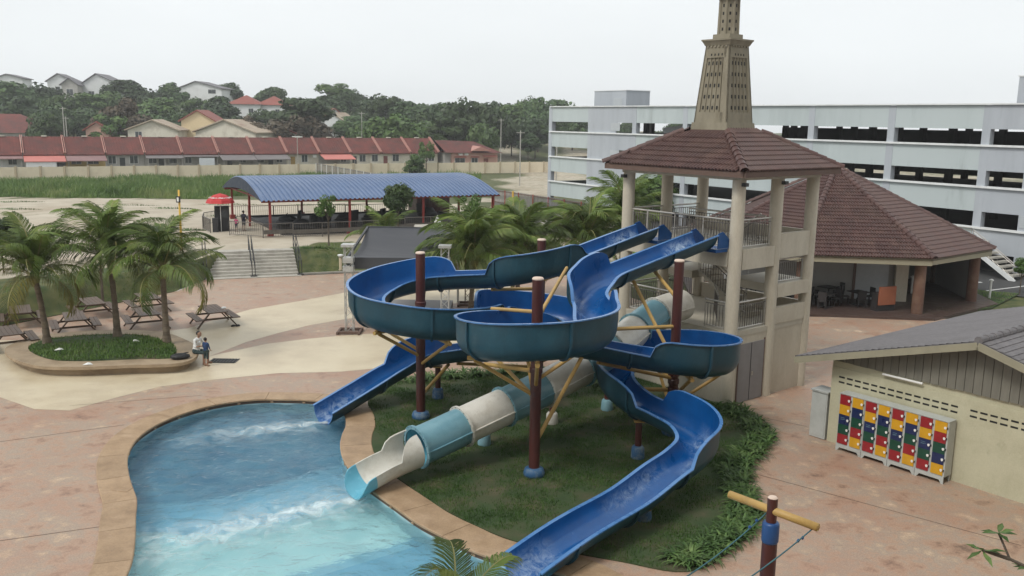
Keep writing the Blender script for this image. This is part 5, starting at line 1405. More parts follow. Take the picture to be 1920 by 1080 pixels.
# ================================================================ PLANTER, PALMS, TABLES, PEOPLE
pl_pts = [(-19.9, 34.9), (-18.3, 33.75), (-16.8, 33.6), (-15.5, 33.85), (-14.6, 34.05), (-13.5, 34.2), (-12.85, 34.6), (-12.7, 35.5), (-13.2, 37.0), (-14.2, 38.3), (-15.7, 39.6), (-17.7, 39.85), (-19.6, 39.3), (-20.8, 38.2), (-20.9, 36.4)]
plo = [(p.x, p.y) for p in catmull([(x, y, 0) for x, y in pl_pts], 5, True)]
pcx, pcy = sum(p[0] for p in plo) / len(plo), sum(p[1] for p in plo) / len(plo)
def scal(P, d):
    out = []; n_ = len(P)
    for i in range(n_):
        t = Vector((P[(i + 1) % n_][0] - P[i - 1][0], P[(i + 1) % n_][1] - P[i - 1][1])).normalized()
        out.append((P[i][0] - t.y * -d * -1, P[i][1] + t.x * -d * -1))
    return out
def inset(P, d):
    A_ = sum(P[i][0] * P[(i + 1) % len(P)][1] - P[(i + 1) % len(P)][0] * P[i][1] for i in range(len(P)))
    s = 1 if A_ > 0 else -1; out = []
    for i in range(len(P)):
        t = Vector((P[(i + 1) % len(P)][0] - P[i - 1][0], P[(i + 1) % len(P)][1] - P[i - 1][1])).normalized()
        out.append((P[i][0] - t.y * d * s, P[i][1] + t.x * d * s))
    return out
plt = thing('palm_planter', 'low kidney-shaped rendered planter with a seat rim', 'planter', (-16.8, 36.7, 0))
MB().prism(inset(plo, .28), -.01, .3).build('base_wall', m_plant, plt)
rimm = MB(); inn = inset(plo, .85)
np_ = len(plo)
for i in range(np_):
    j = (i + 1) % np_
    for (a, b, c, d) in [((*plo[i], .3), (*plo[j], .3), (*plo[j], .42), (*plo[i], .42)), ((*plo[i], .42), (*plo[j], .42), (*inn[j], .42), (*inn[i], .42)), ((*inn[i], .42), (*inn[j], .42), (*inn[j], .3), (*inn[i], .3)), ((*inn[i], .3), (*inn[j], .3), (*plo[j], .3), (*plo[i], .3))]:
        rimm.quad(a, b, c, d)
rimm.build('seat_rim', m_plant, plt)
# soil mound
sm = MB(); K_ = 8
for k in range(K_ + 1):
    f = k / K_; rp_ = inset(plo, .84)
    for x, y in rp_: sm.v.append((pcx + (x - pcx) * (1 - f), pcy + (y - pcy) * (1 - f), .4 + .22 * sin(f * pi / 2) + .02 * noise.noise((x * (1 - f), y, f * 3))))
for k in range(K_):
    for i in range(np_):
        j = (i + 1) % np_; sm.f.append((k * np_ + i, k * np_ + j, (k + 1) * np_ + j, (k + 1) * np_ + i)); sm.m.append(0)
so = sm.build('soil', m_lawn, plt, True)
gb = MB()
for _ in range(15000):
    x, y = random.uniform(-20.5, -13), random.uniform(34, 39.6)
    if not in_poly(inn, x, y): continue
    r_c = min(1, hypot((x - pcx) / 3.6, (y - pcy) / 2.3)); z = .4 + .22 * cos(r_c * pi / 2) - .02
    a = random.random() * 6.28; h = random.uniform(.06, .16); w = .018
    gb.add([(x - w * cos(a), y - w * sin(a), z), (x + w * cos(a), y + w * sin(a), z), (x + .06 * sin(a), y - .06 * cos(a), z + h)], [(0, 1, 2)])
m_plgrass = leafmat('planter grass', [(.05, .105, .018), (.085, .16, .028), (.15, .21, .05)], scale=1.1, trans=.2, rnd=0)
tag(gb.build('planter_grass', m_plgrass, plt), kind='stuff')
for i, (x, y) in enumerate([(-16.4, 33.98), (-18.3, 35.6), (-15.9, 37.2)]):
    pp_ = thing('paper_scrap', ['crumpled white paper on the planter rim', 'white paper scrap in the planter grass on the left', 'white paper scrap in the middle of the planter grass'][i], 'paper', (x, y, .43))
    z = .424 if i == 0 else .56
    MB().add([(x - .18, y - .08, z), (x + .05, y - .12, z + .03), (x + .2, y + .02, z), (x + .05, y + .12, z + .05), (x - .14, y + .1, z + .01), (x, y, z + .09)], [(0, 1, 5), (1, 2, 5), (2, 3, 5), (3, 4, 5), (4, 0, 5)]).build('sheet', m_white, pp_)

# ---- palm fronds: a bent rachis with many drooping leaflets
def frond_mesh(name, L_, droop, mt, seed, lf=.62, nl=34, lw=.0175):
    rr = random.Random(seed); m = MB(); pts = []; a = .0; p = Vector((0, 0, 0)); N_ = 16
    for k in range(N_ + 1):
        pts.append(p.copy()); t = k / N_; ang = .4 - droop * t ** 1.6
        p = p + Vector((cos(ang), 0, sin(ang))) * (L_ / N_)
    for k in range(N_):
        m.beam(pts[k], pts[k + 1], .05 * (1 - k / N_) + .012, .03 * (1 - k / N_) + .01, 1)
    for s in (-1, 1):
        for i in range(nl):
            t = .14 + .85 * i / nl; x = t * N_; k = min(N_ - 1, int(x)); q = pts[k].lerp(pts[k + 1], x - k); d = (pts[k + 1] - pts[k]).normalized()
            ll = lf * (sin(pi * (.12 + .8 * t)) ** .6) * rr.uniform(.85, 1.1)
            out = Vector((0, s, 0)); dirv = (d * (.55 + .5 * t) + out * rr.uniform(.75, 1.0) + Vector((0, 0, .25 - .25 * t))).normalized()
            w = lw; up2 = Vector((0, 0, 1)); wd = dirv.cross(up2).normalized() * w
            a1 = q + dirv * ll * .45; dir2 = (dirv + Vector((0, 0, -1.0 + rr.uniform(-.3, .25)))).normalized(); a2 = a1 + dir2 * ll * .35; dir3 = (dir2 + Vector((0, 0, -1.0))).normalized(); a3 = a2 + dir3 * ll * .3
            m.add([q - wd * .6, q + wd * .6, a1 + wd, a1 - wd, a2 + wd * .7, a2 - wd * .7, a3], [(0, 1, 2, 3), (3, 2, 4, 5), (5, 4, 6)], 0)
    return m.mesh(name, [mt, m_rachis])
FR = [frond_mesh('frond', 3.2, d, m_frond, i, 1.0, 64) for i, d in enumerate((1.35, 1.75, 2.2, 1.1, 1.9))]
FRO = frond_mesh('frond', 2.9, 2.5, m_frondold, 9, .85, 40)
def palm(label, x, y, z0, h, lean, nf, scale, seed, group, vis_trunk=True, old=2, spread=1.0):
    rr = random.Random(seed); t = thing('palm_tree', label, 'palm', (x, y, z0), group=group)
    m = MB(); N_ = 9; pts = []
    for k in range(N_ + 1):
        f = k / N_; pts.append((x + lean[0] * f ** 1.6, y + lean[1] * f ** 1.6, z0 - .05 + h * f))
    for k in range(N_):
        r0 = .17 - .05 * min(1, k / 4) + (.05 if k == 0 else 0); m.tube(pts[k], pts[k + 1], r0 * .92, 12, (.17 - .05 * min(1, (k + 1) / 4)) * .92 + .012, caps=False)
    m.build('trunk', m_trunkp, t, True)
    top = pts[-1]
    bo = MB().lathe((top[0], top[1], top[2]), [(.1, -.35), (.17, -.15), (.2, 0), (.15, .25), (.06, .5)], 10).build('crown_shaft', m_rachis, t, True)
    for i in range(nf):
        f = i / nf; o = bpy.data.objects.new('frond', FR[rr.randrange(5)] if not (i < old) else FRO)
        COL.objects.link(o); o.parent = t; o.matrix_parent_inverse = WM(t).inverted()
        az = i * 2.39996 + rr.uniform(-.25, .25); el = (-.35 + 1.65 * f ** .8) * spread + rr.uniform(-.1, .1)
        s = scale * rr.uniform(.85, 1.08) * (1.0 if f < .85 else .85)
        o.matrix_basis = Matrix.Translation((top[0], top[1], top[2] + .05 + .15 * f)) @ Matrix.Rotation(az, 4, 'Z') @ Matrix.Rotation(-el, 4, 'Y') @ Matrix.Rotation(rr.uniform(-.3, .3), 4, 'X') @ Matrix.Diagonal((s, s, s, 1))
    return t
GP = 'palms in the planter'
palm('coconut palm on the left of the planter with yellowing fronds', -19.55, 37.1, .5, 2.75, (-.35, .1), 27, 1.0, 3, GP, old=5)
palm('tallest coconut palm in the middle of the planter', -17.1, 38.3, .55, 3.3, (-.25, .3), 26, 1.0, 7, GP, old=2)
palm('coconut palm on the right of the planter by the seated man', -14.6, 37.35, .55, 2.95, (-.1, .2), 26, .98, 12, GP, old=2)
G2 = 'palms behind the slides'
palm('dense palm directly behind the left slide loop', -2.1, 45.2, 0, 3.0, (.2, .1), 40, 1.1, 21, G2)
palm('bushy palm right of the dense one behind the slides', .3, 49.5, .05, 2.8, (.1, 0), 36, 1.15, 22, G2)
palm('palm left of the tower behind the upper flume', 4.0, 49.0, .05, 3.2, (0, .1), 36, 1.1, 24, G2)
palm('palm next to the tower column with its fronds against the car park', 6.4, 53.0, 0, 4.1, (.1, .2), 24, 1.1, 26, G2)
palm('small pale palm between stage canopy and blue roof', -8.0, 56.5, .0, 2.1, (0, 0), 14, .9, 28, G2, spread=1.3)
palm('palm frond tuft at the bottom edge of the view', -.62, 8.6, 0, 4.72, (.05, .1), 8, .42, 35, 'palm below the viewpoint', old=0, spread=1.0)

# ---- picnic tables
def picnic(label):
    t = thing('picnic_table', label, 'picnic table', (0, 0, 0), group='picnic tables by the planter')
    for k in range(5): MB().box(-.85, .85, -.37 + k * .15, -.23 + k * .15, .71, .75).build('plank', m_wood, t, local=True)
    for s in (-1, 1):
        for k in range(2):
            y = s * .72 + (k - .5) * .15; MB().box(-.85, .85, y - .07, y + .07, .41, .45).build('bench_plank', m_wood, t, local=True)
        x = s * .6
        for q in (-1, 1): MB().beam((x, q * .26, .71), (x, q * .78, 0), .05, .09, up=(1, 0, 0)).build('leg', m_wood, t, local=True)
        MB().beam((x + .06, -.82, .38), (x + .06, .82, .38), .05, .08).build('crossbar', m_wood, t, local=True)
    return t
TL = [(-14.5, 43.0, 2.15, 'dark wooden picnic table alone on the cream paving'), (-21.6, 37.9, 2.2, 'picnic table nearest the left edge of the view'), (-23.4, 42.2, 2.1, 'picnic table at far left behind the first palm'), (-20.2, 40.9, 2.1, 'picnic table between left and middle palm trunks, nearest the planter'), (-21.0, 44.4, 2.2, 'picnic table further back between left and middle palms'), (-17.4, 42.2, 2.1, 'picnic table right behind the planter between middle and right palms'), (-18.8, 45.9, 2.2, 'picnic table hidden deepest behind the right palm fronds')]
pt0 = None
for x, y, rz, lab in TL:
    if pt0 is None: pt0 = t = picnic(lab)
    else: t = copy_tree(pt0); t['label'] = lab
    t.location = (x, y, .004); t.rotation_euler.z = rz; t.scale = (1.2, 1.2, 1.05)
bagt = thing('small_bag', 'small white bundle lying on the lone picnic table', 'bag', (-14.0, 43.2, .755))
MB().lathe((-14.0, 43.15, .755), [(.1, 0), (.14, .04), (.1, .09), (.02, .11)], 8).build('bundle', m_white, bagt, True)
sho = thing('sandals', 'pair of dark sandals on the ground by the lone picnic table', 'shoes', (-13.3, 42.7, .01))
for dx in (0, .2):
    MB(Matrix.Translation((-13.4 + dx, 42.6 + dx * .3, .006)) @ Matrix.Rotation(.6 + dx, 4, 'Z')).lathe((0, 0, 0), [(.05, 0), (.06, .02), (.055, .05), (.03, .09)], 8, sx=2.1).build('sandal', m_bag, sho, True)

# ---- people: one continuous body per person
def person(name, label, caps, mats, loc, rz, vox=.02, hairparts=None):
    """caps: (p, q, r0, r1, material index) capsules fused into one skin by a voxel remesh"""
    bm = bmesh.new()
    for p, q, r0, r1, mi in caps:
        p, q = Vector(p), Vector(q)
        n_ = max(2, int((q - p).length / (.6 * min(r0, r1))) + 1)
        for k in range(n_):
            f = k / (n_ - 1)
            bmesh.ops.create_icosphere(bm, subdivisions=2, radius=r0 + (r1 - r0) * f, matrix=Matrix.Translation(p.lerp(q, f)))
    me = bpy.data.meshes.new('tmp'); bm.to_mesh(me); bm.free()
    o = bpy.data.objects.new('tmp', me); COL.objects.link(o)
    md = o.modifiers.new('r', 'REMESH'); md.mode = 'VOXEL'; md.voxel_size = vox
    ms = o.modifiers.new('s', 'SMOOTH'); ms.iterations = 3; ms.factor = .5
    dg = bpy.context.evaluated_depsgraph_get(); nm = bpy.data.meshes.new_from_object(o.evaluated_get(dg))
    bpy.data.objects.remove(o)
    nm.materials.clear()
    for x in mats: nm.materials.append(x)
    def cd(c, p, q, r0, r1):
        d = q - p; L2 = d.length_squared; t = 0 if L2 == 0 else max(0, min(1, (c - p).dot(d) / L2)); return (c - p - d * t).length - (r0 + (r1 - r0) * t)
    cc = [(Vector(p), Vector(q), r0, r1, mi) for p, q, r0, r1, mi in caps]
    for f in nm.polygons:
        c = f.center; f.material_index = min(cc, key=lambda x: cd(c, *x[:4]))[4]; f.use_smooth = True
    t = thing('person', label, 'person', loc, rz)
    b = link('body', nm, t, True)
    return t
def standing(H, arms, head_turn=0):
    s = H / 1.7
    def v(x, y, z): return (x * s, y * s, z * s)
    c = [(v(-.09, 0, .88), v(-.1, .01, .48), .095 * s, .065 * s, 2), (v(.09, 0, .88), v(.1, .01, .48), .095 * s, .065 * s, 2), (v(-.1, .01, .48), v(-.1, .03, .09), .06 * s, .04 * s, 0), (v(.1, .01, .48), v(.1, .03, .09), .06 * s, .04 * s, 0),
         (v(-.1, .02, .045), v(-.11, -.14, .035), .042 * s, .035 * s, 0), (v(.1, .02, .045), v(.11, -.14, .035), .042 * s, .035 * s, 0),
         (v(-.08, 0, .92), v(.08, 0, .92), .12 * s, .12 * s, 2), (v(0, 0, 1.0), v(0, 0, 1.2), .14 * s, .145 * s, 1), (v(-.13, 0, 1.33), v(.13, 0, 1.33), .085 * s, .085 * s, 1), (v(0, 0, 1.2), v(0, 0, 1.34), .14 * s, .1 * s, 1),
         (v(0, .0, 1.38), v(0, 0, 1.47), .055 * s, .05 * s, 0), (v(0, -.01, 1.54), v(0, -.015, 1.6), .085 * s, .092 * s, 0), (v(0, .02, 1.6), v(0, .02, 1.625), .098 * s, .092 * s, 3), (v(0, -.1, 1.545), v(0, -.105, 1.53), .016 * s, .018 * s, 0), (v(-.09, 0, 1.545), v(-.092, 0, 1.57), .016 * s, .014 * s, 0), (v(.09, 0, 1.545), v(.092, 0, 1.57), .016 * s, .014 * s, 0)]
    for a in arms:
        sh_, el, wr, fi = a
        c += [(v(*sh_), v(*el), .05 * s, .042 * s, 1), (v(*el), v(*wr), .038 * s, .03 * s, 0), (v(*wr), v(*fi), .03 * s, .02 * s, 0)]
        w_, f_2 = Vector(wr), Vector(fi); dd = (f_2 - w_); sd_ = dd.cross(Vector((0, 0, 1))); sd_ = sd_.normalized() if sd_.length > 1e-3 else Vector((1, 0, 0))
        for q in range(4):
            b0 = w_ + dd * .75 + sd_ * (q - 1.5) * .018; c.append((v(*b0), v(*(b0 + dd * (.75 - .08 * abs(q - 1.3)))), .0095 * s + .002, .009 * s + .002, 0))
        b0 = w_ + dd * .3 + sd_ * .03; c.append((v(*b0), v(*(b0 + dd * .5 + sd_ * .03)), .011 * s, .01 * s, 0))
    return c
boyarms = [((-.19, 0, 1.33), (-.24, -.04, 1.08), (-.2, -.16, .92), (-.19, -.22, .88)), ((.19, 0, 1.33), (.25, -.05, 1.1), (.15, -.2, 1.0), (.1, -.27, 1.0))]
person('person', 'child in a blue shirt and dark shorts standing by the planter', standing(1.2, boyarms), [m_skin, m_tblue, m_short, m_hair], (-12.32, 35.5, .005), radians(155), .014)
# seated man: thighs forward, shins down, hands together
s = 1.0
man = [((-.1, 0, .5), (-.14, -.42, .5), .095, .07, 2), ((.1, 0, .5), (.15, -.42, .5), .095, .07, 2), ((-.14, -.42, .5), (-.14, -.4, .1), .06, .045, 0), ((.15, -.42, .5), (.16, -.4, .1), .06, .045, 0), ((-.14, -.38, .045), (-.15, -.56, .04), .045, .036, 0), ((.16, -.38, .045), (.17, -.56, .04), .045, .036, 0),
       ((-.08, .02, .53), (.08, .02, .53), .125, .125, 2), ((0, .02, .6), (0, -.04, .86), .15, .155, 1), ((-.15, -.06, 1.0), (.15, -.06, 1.0), .085, .085, 1), ((0, -.04, .86), (0, -.06, 1.0), .15, .11, 1), ((0, -.08, 1.04), (0, -.12, 1.12), .055, .05, 0), ((0, -.15, 1.2), (0, -.155, 1.26), .085, .092, 0), ((0, -.11, 1.27), (0, -.12, 1.29), .1, .092, 3), ((0, -.245, 1.2), (0, -.25, 1.185), .016, .018, 0), ((-.09, -.14, 1.2), (-.092, -.14, 1.23), .016, .014, 0), ((.09, -.14, 1.2), (.092, -.14, 1.23), .016, .014, 0),
       ((-.21, -.06, 1.0), (-.28, -.14, .76), .052, .045, 1), ((-.28, -.14, .76), (-.12, -.34, .78), .04, .03, 0), ((-.12, -.34, .78), (-.04, -.42, .78), .03, .02, 0), ((.21, -.06, 1.0), (.28, -.16, .78), .052, .045, 1), ((.28, -.16, .78), (.13, -.38, .86), .04, .03, 0), ((.13, -.38, .86), (.04, -.44, .87), .03, .02, 0)]
for hx, hy, hz, sx_ in ((-.04, -.42, .78, 1), (.04, -.44, .87, -1)):
    for q in range(4): man.append(((hx, hy, hz + .03 - .018 * q), (hx + sx_ * .05, hy - .03, hz + .025 - .018 * q), .011, .01, 0))
    man.append(((hx - sx_ * .02, hy, hz + .035), (hx + sx_ * .01, hy - .02, hz + .07), .012, .011, 0))
person('person', 'seated man in a white shirt on the planter rim facing the child', man, [m_skin, m_shirt, m_short, m_hair], (-12.85, 35.95, .0), radians(75), .016)
bg_ = thing('backpack', 'black bag lying on the planter rim beside the seated man', 'bag', (-13.2, 35.1, .42))
MB(Matrix.Translation((-13.2, 35.05, .42)) @ Matrix.Rotation(.4, 4, 'Z')).lathe((0, 0, 0), [(.16, 0), (.24, .06), (.22, .16), (.1, .22), (.02, .23)], 12, sx=1.6).build('body', m_bag, bg_, True)
MB().tube((-13.3, 34.95, .62), (-12.95, 35.3, .63), .02, 6).build('strap', m_bag, bg_)
zz = hgt(-20.9, 68.5)
warms = [((-.19, 0, 1.33), (-.25, -.02, 1.06), (-.24, -.1, .84), (-.24, -.13, .76)), ((.19, 0, 1.33), (.25, -.02, 1.06), (.22, -.12, .86), (.2, -.16, .78))]
person('person', 'adult in dark clothes standing at the arena gate', standing(1.58, warms), [m_skin, m_navyc, m_navyc, m_hair], (-20.55, 68.9, hgt(-20.55, 68.9)), radians(160), .022)
person('person', 'child in a pink shirt standing at the arena gate', standing(1.15, boyarms), [m_skin, m_pinkc, m_navyc, m_hair], (-20.95, 68.3, hgt(-20.95, 68.3)), radians(170), .018)
# ================================================================ BUMPER ARENA WITH BARREL ROOF
BO = Vector((-17.75, 66.0, 0)); BD = Vector((16.6, 9.0, 0)).normalized(); BL, BW = 18.3, 13.4
BZ = 1.28
BT = Matrix.Translation((BO.x, BO.y, 0)) @ Matrix.Rotation(atan2(BD.y, BD.x), 4, 'Z')
ar = thing('bumper_arena', 'open arena under a blue barrel-vaulted sheet roof', 'shelter', BT @ Vector((BL / 2, BW / 2, BZ)))
EVZ, RISE = 4.0, 1.25
def arch(y): t = y / BW; return EVZ + RISE * sin(pi * t) ** .9
NAr = 26
prof = [(BW + .9) * i / NAr - .45 for i in range(NAr + 1)]
pz = [EVZ - .06 + (RISE + .06) * max(0., sin(pi * i / NAr)) ** .92 for i in range(NAr + 1)]
rib = .36; nr = int((BL + 1.4) / rib)
for k in range(nr):
    xk = -.7 + k * rib; m = MB(BT)
    xsn = [(xk, 0), (xk + .08, 0), (xk + .12, .085), (xk + .24, .085), (xk + .28, 0), (xk + rib, 0)]
    for i in range(NAr + 1):
        for x, h in xsn: m.v.append(tuple(BT @ Vector((x, prof[i], pz[i] + h))))
    T_, m.T = m.T, None
    for i in range(NAr):
        for j in range(5): m.f.append((i * 6 + j, i * 6 + j + 1, i * 6 + j + 7, i * 6 + j + 6)); m.m.append(0)
    m.build('roof_sheet', m_roofblue, ar)
for xe_ in (-.68, -.7 + nr * rib - .05):
    m = MB(); 
    for i in range(NAr + 1):
        zlow = EVZ - .1 + (RISE * .35) * sin(pi * i / NAr)
        m.v += [tuple(BT @ Vector((xe_, prof[i], pz[i] - .02))), tuple(BT @ Vector((xe_, prof[i], min(zlow, pz[i] - .03))))]
    for i in range(NAr): m.f.append((2 * i, 2 * i + 2, 2 * i + 3, 2 * i + 1)); m.m.append(0)
    m.build('end_panel', m_roofnavy, ar)
for y in (0, BW):
    MB(BT).beam((-.6, y, EVZ - .12), (BL + .6, y, EVZ - .12), .12, .16).build('eave_beam', m_redsteel, ar)
for x in (0, BL * .33, BL * .66, BL):
    for y in (0, BW):
        MB(BT).box(x - .08, x + .08, y - .08, y + .08, .8, EVZ - .05).build('post', m_redsteel, ar)
        MB(BT).box(x - .2, x + .2, y - .2, y + .2, .9, BZ + .35).build('post_base', m_redsteel, ar)
    MB(BT).beam((x, 0, EVZ - .12), (x, BW, EVZ - .12), .1, .12).build('tie_beam', m_redsteel, ar)
for y in (BW / 2,):
    for x in (0, BL): MB(BT).box(x - .08, x + .08, y - .08, y + .08, .8, EVZ + .3).build('post', m_redsteel, ar)
MB(BT).box(1.2, BL - .2, .9, BW - .9, .7, BZ + .16).build('arena_floor', m_blackfl, ar)
for a in [(1.0, BL, .7, .9), (1.0, BL, BW - .9, BW - .7), (1.0, 1.2, .9, BW - .9), (BL - .2, BL, .9, BW - .9)]:
    MB(BT).box(*a, .7, BZ + .3).build('bumper_rail', m_cover, ar)
# crowd fence: each panel a part
fn_ = thing('arena_fence', 'galvanised barrier panels around the bumper arena', 'fence', BT @ Vector((BL / 2, -.8, BZ)))
def fpanel(a, b, solid=False):
    a, b = Vector(a), Vector(b); L_ = (b - a).length; d = (b - a) / L_
    za, zb_ = [hgt(*(BT @ p).xy) for p in (a, b)]; z0 = min(za, zb_) if abs(za - zb_) < .5 else BZ
    m = MB(BT); m.tube((a.x, a.y, z0 + 1.05), (b.x, b.y, z0 + 1.05), .03, 6); m.tube((a.x, a.y, z0 + .12), (b.x, b.y, z0 + .12), .025, 6)
    for q in (a, b): m.tube((q.x, q.y, z0 - .1), (q.x, q.y, z0 + 1.05), .03, 6)
    n_ = int(L_ / .17)
    for k in range(1, n_): p = a + d * L_ * k / n_; m.tube((p.x, p.y, z0 + .12), (p.x, p.y, z0 + 1.05), .014, 4, caps=False)
    if solid: m.box(min(a.x, b.x), max(a.x, b.x), a.y - .03, a.y - .01, z0 + .3, z0 + .6)
    m.build('barrier_panel', m_bal, fn_)
np2 = 9; st_ = (BL + 1.4) / np2
for k in range(np2): fpanel((-.7 + k * st_, -.75, 0), (-.7 + (k + 1) * st_ - .04, -.75, 0), True)
for k in range(np2): fpanel((-.7 + k * st_, BW + .6, 0), (-.7 + (k + 1) * st_ - .04, BW + .6, 0))
fpanel((-.72, -.7, 0), (-2.6, 1.6, 0)); fpanel((-3.6, 3.6, 0), (-3.7, 6.2, 0)); fpanel((-3.7, 6.2, 0), (-3.2, 8.6, 0)); fpanel((-3.2, 8.6, 0), (-.8, 11, 0))
# covered bumper cars
def bumper(label):
    t = thing('bumper_car', label, 'bumper car', (0, 0, 0), group='bumper cars in the arena')
    m = MB(); m.lathe((0, 0, 0), [(.6, .05), (.66, .12), (.66, .3), (.58, .34)], 16, sx=1.4).build('bumper_ring', m_cover, t, True, local=True)
    m = MB(); m.lathe((.12, 0, .3), [(.5, 0), (.48, .15), (.36, .3), (.15, .36), (.02, .37)], 14, sx=1.3).build('body', m_cover, t, True, local=True)
    m = MB(); m.add([(-.75, -.42, .3), (-.75, .42, .3), (-.8, .42, .95), (-.8, -.42, .95), (-.6, -.42, .3), (-.6, .42, .3), (-.66, .38, .95), (-.66, -.38, .95)], [(0, 3, 2, 1), (4, 5, 6, 7), (0, 1, 5, 4), (1, 2, 6, 5), (2, 3, 7, 6), (3, 0, 4, 7)]).build('backrest', m_bag, t, local=True)
    MB().tube((.3, 0, .55), (.1, 0, .8), .025, 6).build('steering_column', m_bag, t, local=True)
    return t
b0 = None
BP = [(2.8, 5.4, 2.7, 'covered bumper car nearest the umbrella corner'), (3.1, 2.4, 2.4, 'covered bumper car by the front left red post'), (5.0, 4.6, 2.1, 'second covered bumper car from the left in the arena'), (7.3, 4.8, 2.2, 'third covered bumper car from the left in the arena'), (9.8, 5.2, 2.4, 'dark bumper car right of the leafy sapling'), (11.9, 5.6, 1.2, 'tilted dark bumper car in the middle of the arena'), (15.8, 8.0, .5, 'brownish bumper car at the far right end of the arena')]
for x, y, rz, lab in BP:
    if b0 is None: b0 = t = bumper(lab)
    else: t = copy_tree(b0); t['label'] = lab
    w = BT @ Vector((x, y, 0)); t.location = (w.x, w.y, BZ + .16); t.rotation_euler.z = rz + .5; t.scale = (1.15, 1.15, 1.25)
# parasol and ticket booth
UX = BT @ Vector((-2.7, 4.2, 0)); zu = hgt(UX.x, UX.y)
um = thing('parasol', 'red round parasol with white script lettering beside the arena', 'parasol', (UX.x, UX.y, zu))
m = MB(); NS = 8
cv = []
for r, z in ((.02, 2.9), (.5, 2.76), (.95, 2.42), (1.06, 2.18)):
    cv += [(UX.x + r * cos(2 * pi * (i + .5) / NS), UX.y + r * sin(2 * pi * (i + .5) / NS), zu + z) for i in range(NS)]
for i in range(NS):
    m2 = MB(); j = (i + 1) % NS
    ids = [i, j, NS + i, NS + j, 2 * NS + i, 2 * NS + j, 3 * NS + i, 3 * NS + j]
    m2.v = [cv[q] for q in ids]; m2.f = [(0, 2, 3, 1), (2, 4, 5, 3), (4, 6, 7, 5)]; m2.m = [0] * 3
    m2.build('canopy_panel', m_cokered, um)
MB().tube((UX.x, UX.y, zu - .05), (UX.x, UX.y, zu + 2.88), .03, 8).build('pole', m_white, um)
def text_mesh(txt, size, name, mt, par, M, ext=.004):
    c = bpy.data.curves.new(name, 'FONT'); c.body = txt; c.size = size; c.extrude = ext; c.align_x = 'CENTER'; c.align_y = 'CENTER'; c.shear = .35
    o = bpy.data.objects.new(name, c); COL.objects.link(o); dg = bpy.context.evaluated_depsgraph_get(); me = bpy.data.meshes.new_from_object(o.evaluated_get(dg)); bpy.data.objects.remove(o)
    me.materials.clear(); me.materials.append(mt); q = link(name, me, par); q.matrix_basis = M; return q
for i in range(NS):
    an = 2 * pi * (i + 1) / NS
    rr_ = .74 * cos(pi / NS)
    Mx = Matrix.Translation((UX.x, UX.y, zu)) @ Matrix.Rotation(an + pi / 2, 4, 'Z') @ Matrix.Translation((0, -rr_ - .014, 2.595)) @ Matrix.Rotation(radians(37), 4, 'X')
    text_mesh('Coca-Cola', .2, 'lettering', m_txt, um, Mx)
bo_ = thing('ticket_booth', 'black ticket booth under the red parasol', 'booth', (UX.x, UX.y, zu))
MB(Matrix.Translation((UX.x, UX.y, zu)) @ Matrix.Rotation(.3, 4, 'Z')).box(-.45, .6, .1, .8, -.05, 1.9).build('cabin', m_bag, bo_)
MB(Matrix.Translation((UX.x, UX.y, zu)) @ Matrix.Rotation(.3, 4, 'Z')).box(-.62, -.2, -.35, .08, -.05, 1.05).build('counter', m_cover, bo_)
MB(Matrix.Translation((UX.x, UX.y, zu)) @ Matrix.Rotation(.3, 4, 'Z')).box(.05, .5, .085, .099, 1.0, 1.7).build('hatch', m_pane, bo_)

# ---- yellow floodlight mast
zl = hgt(-21.6, 58.6)
lm = thing('floodlight_mast', 'slim yellow mast with a black floodlight head on the sandy lot', 'light pole', (-21.6, 58.6, zl))
m_yp = mat('mast yellow', [(.55, .33, .04), (.62, .39, .06)], rough=.45)
MB().tube((-21.6, 58.6, zl - .1), (-21.6, 58.6, zl + 3.95), .075, 10, .06).build('mast', m_yp, lm, True)
MB().box(-21.72, -21.48, 58.36, 58.5, zl + 3.15, zl + 3.55).build('lamp_body', m_blackst, lm); MB().box(-21.66, -21.54, 58.345, 58.359, zl + 3.22, zl + 3.48).build('lens', m_white, lm)
# ---- bollard lamp on the bank
zb_ = hgt(-11.3, 58.9)
bl_ = thing('bollard_lamp', 'short brown bollard lamp at the foot of the grass bank', 'lamp', (-11.3, 58.9, zb_))
MB().lathe((-11.3, 58.9, zb_ - .05), [(.14, 0), (.14, .1), (.1, .12), (.1, .9)], 12).build('post', m_postc, bl_, True); MB().lathe((-11.3, 58.9, zb_ + .85), [(.12, 0), (.19, .12), (.19, .17), (.05, .2)], 12).build('head', m_cpW, bl_, True)

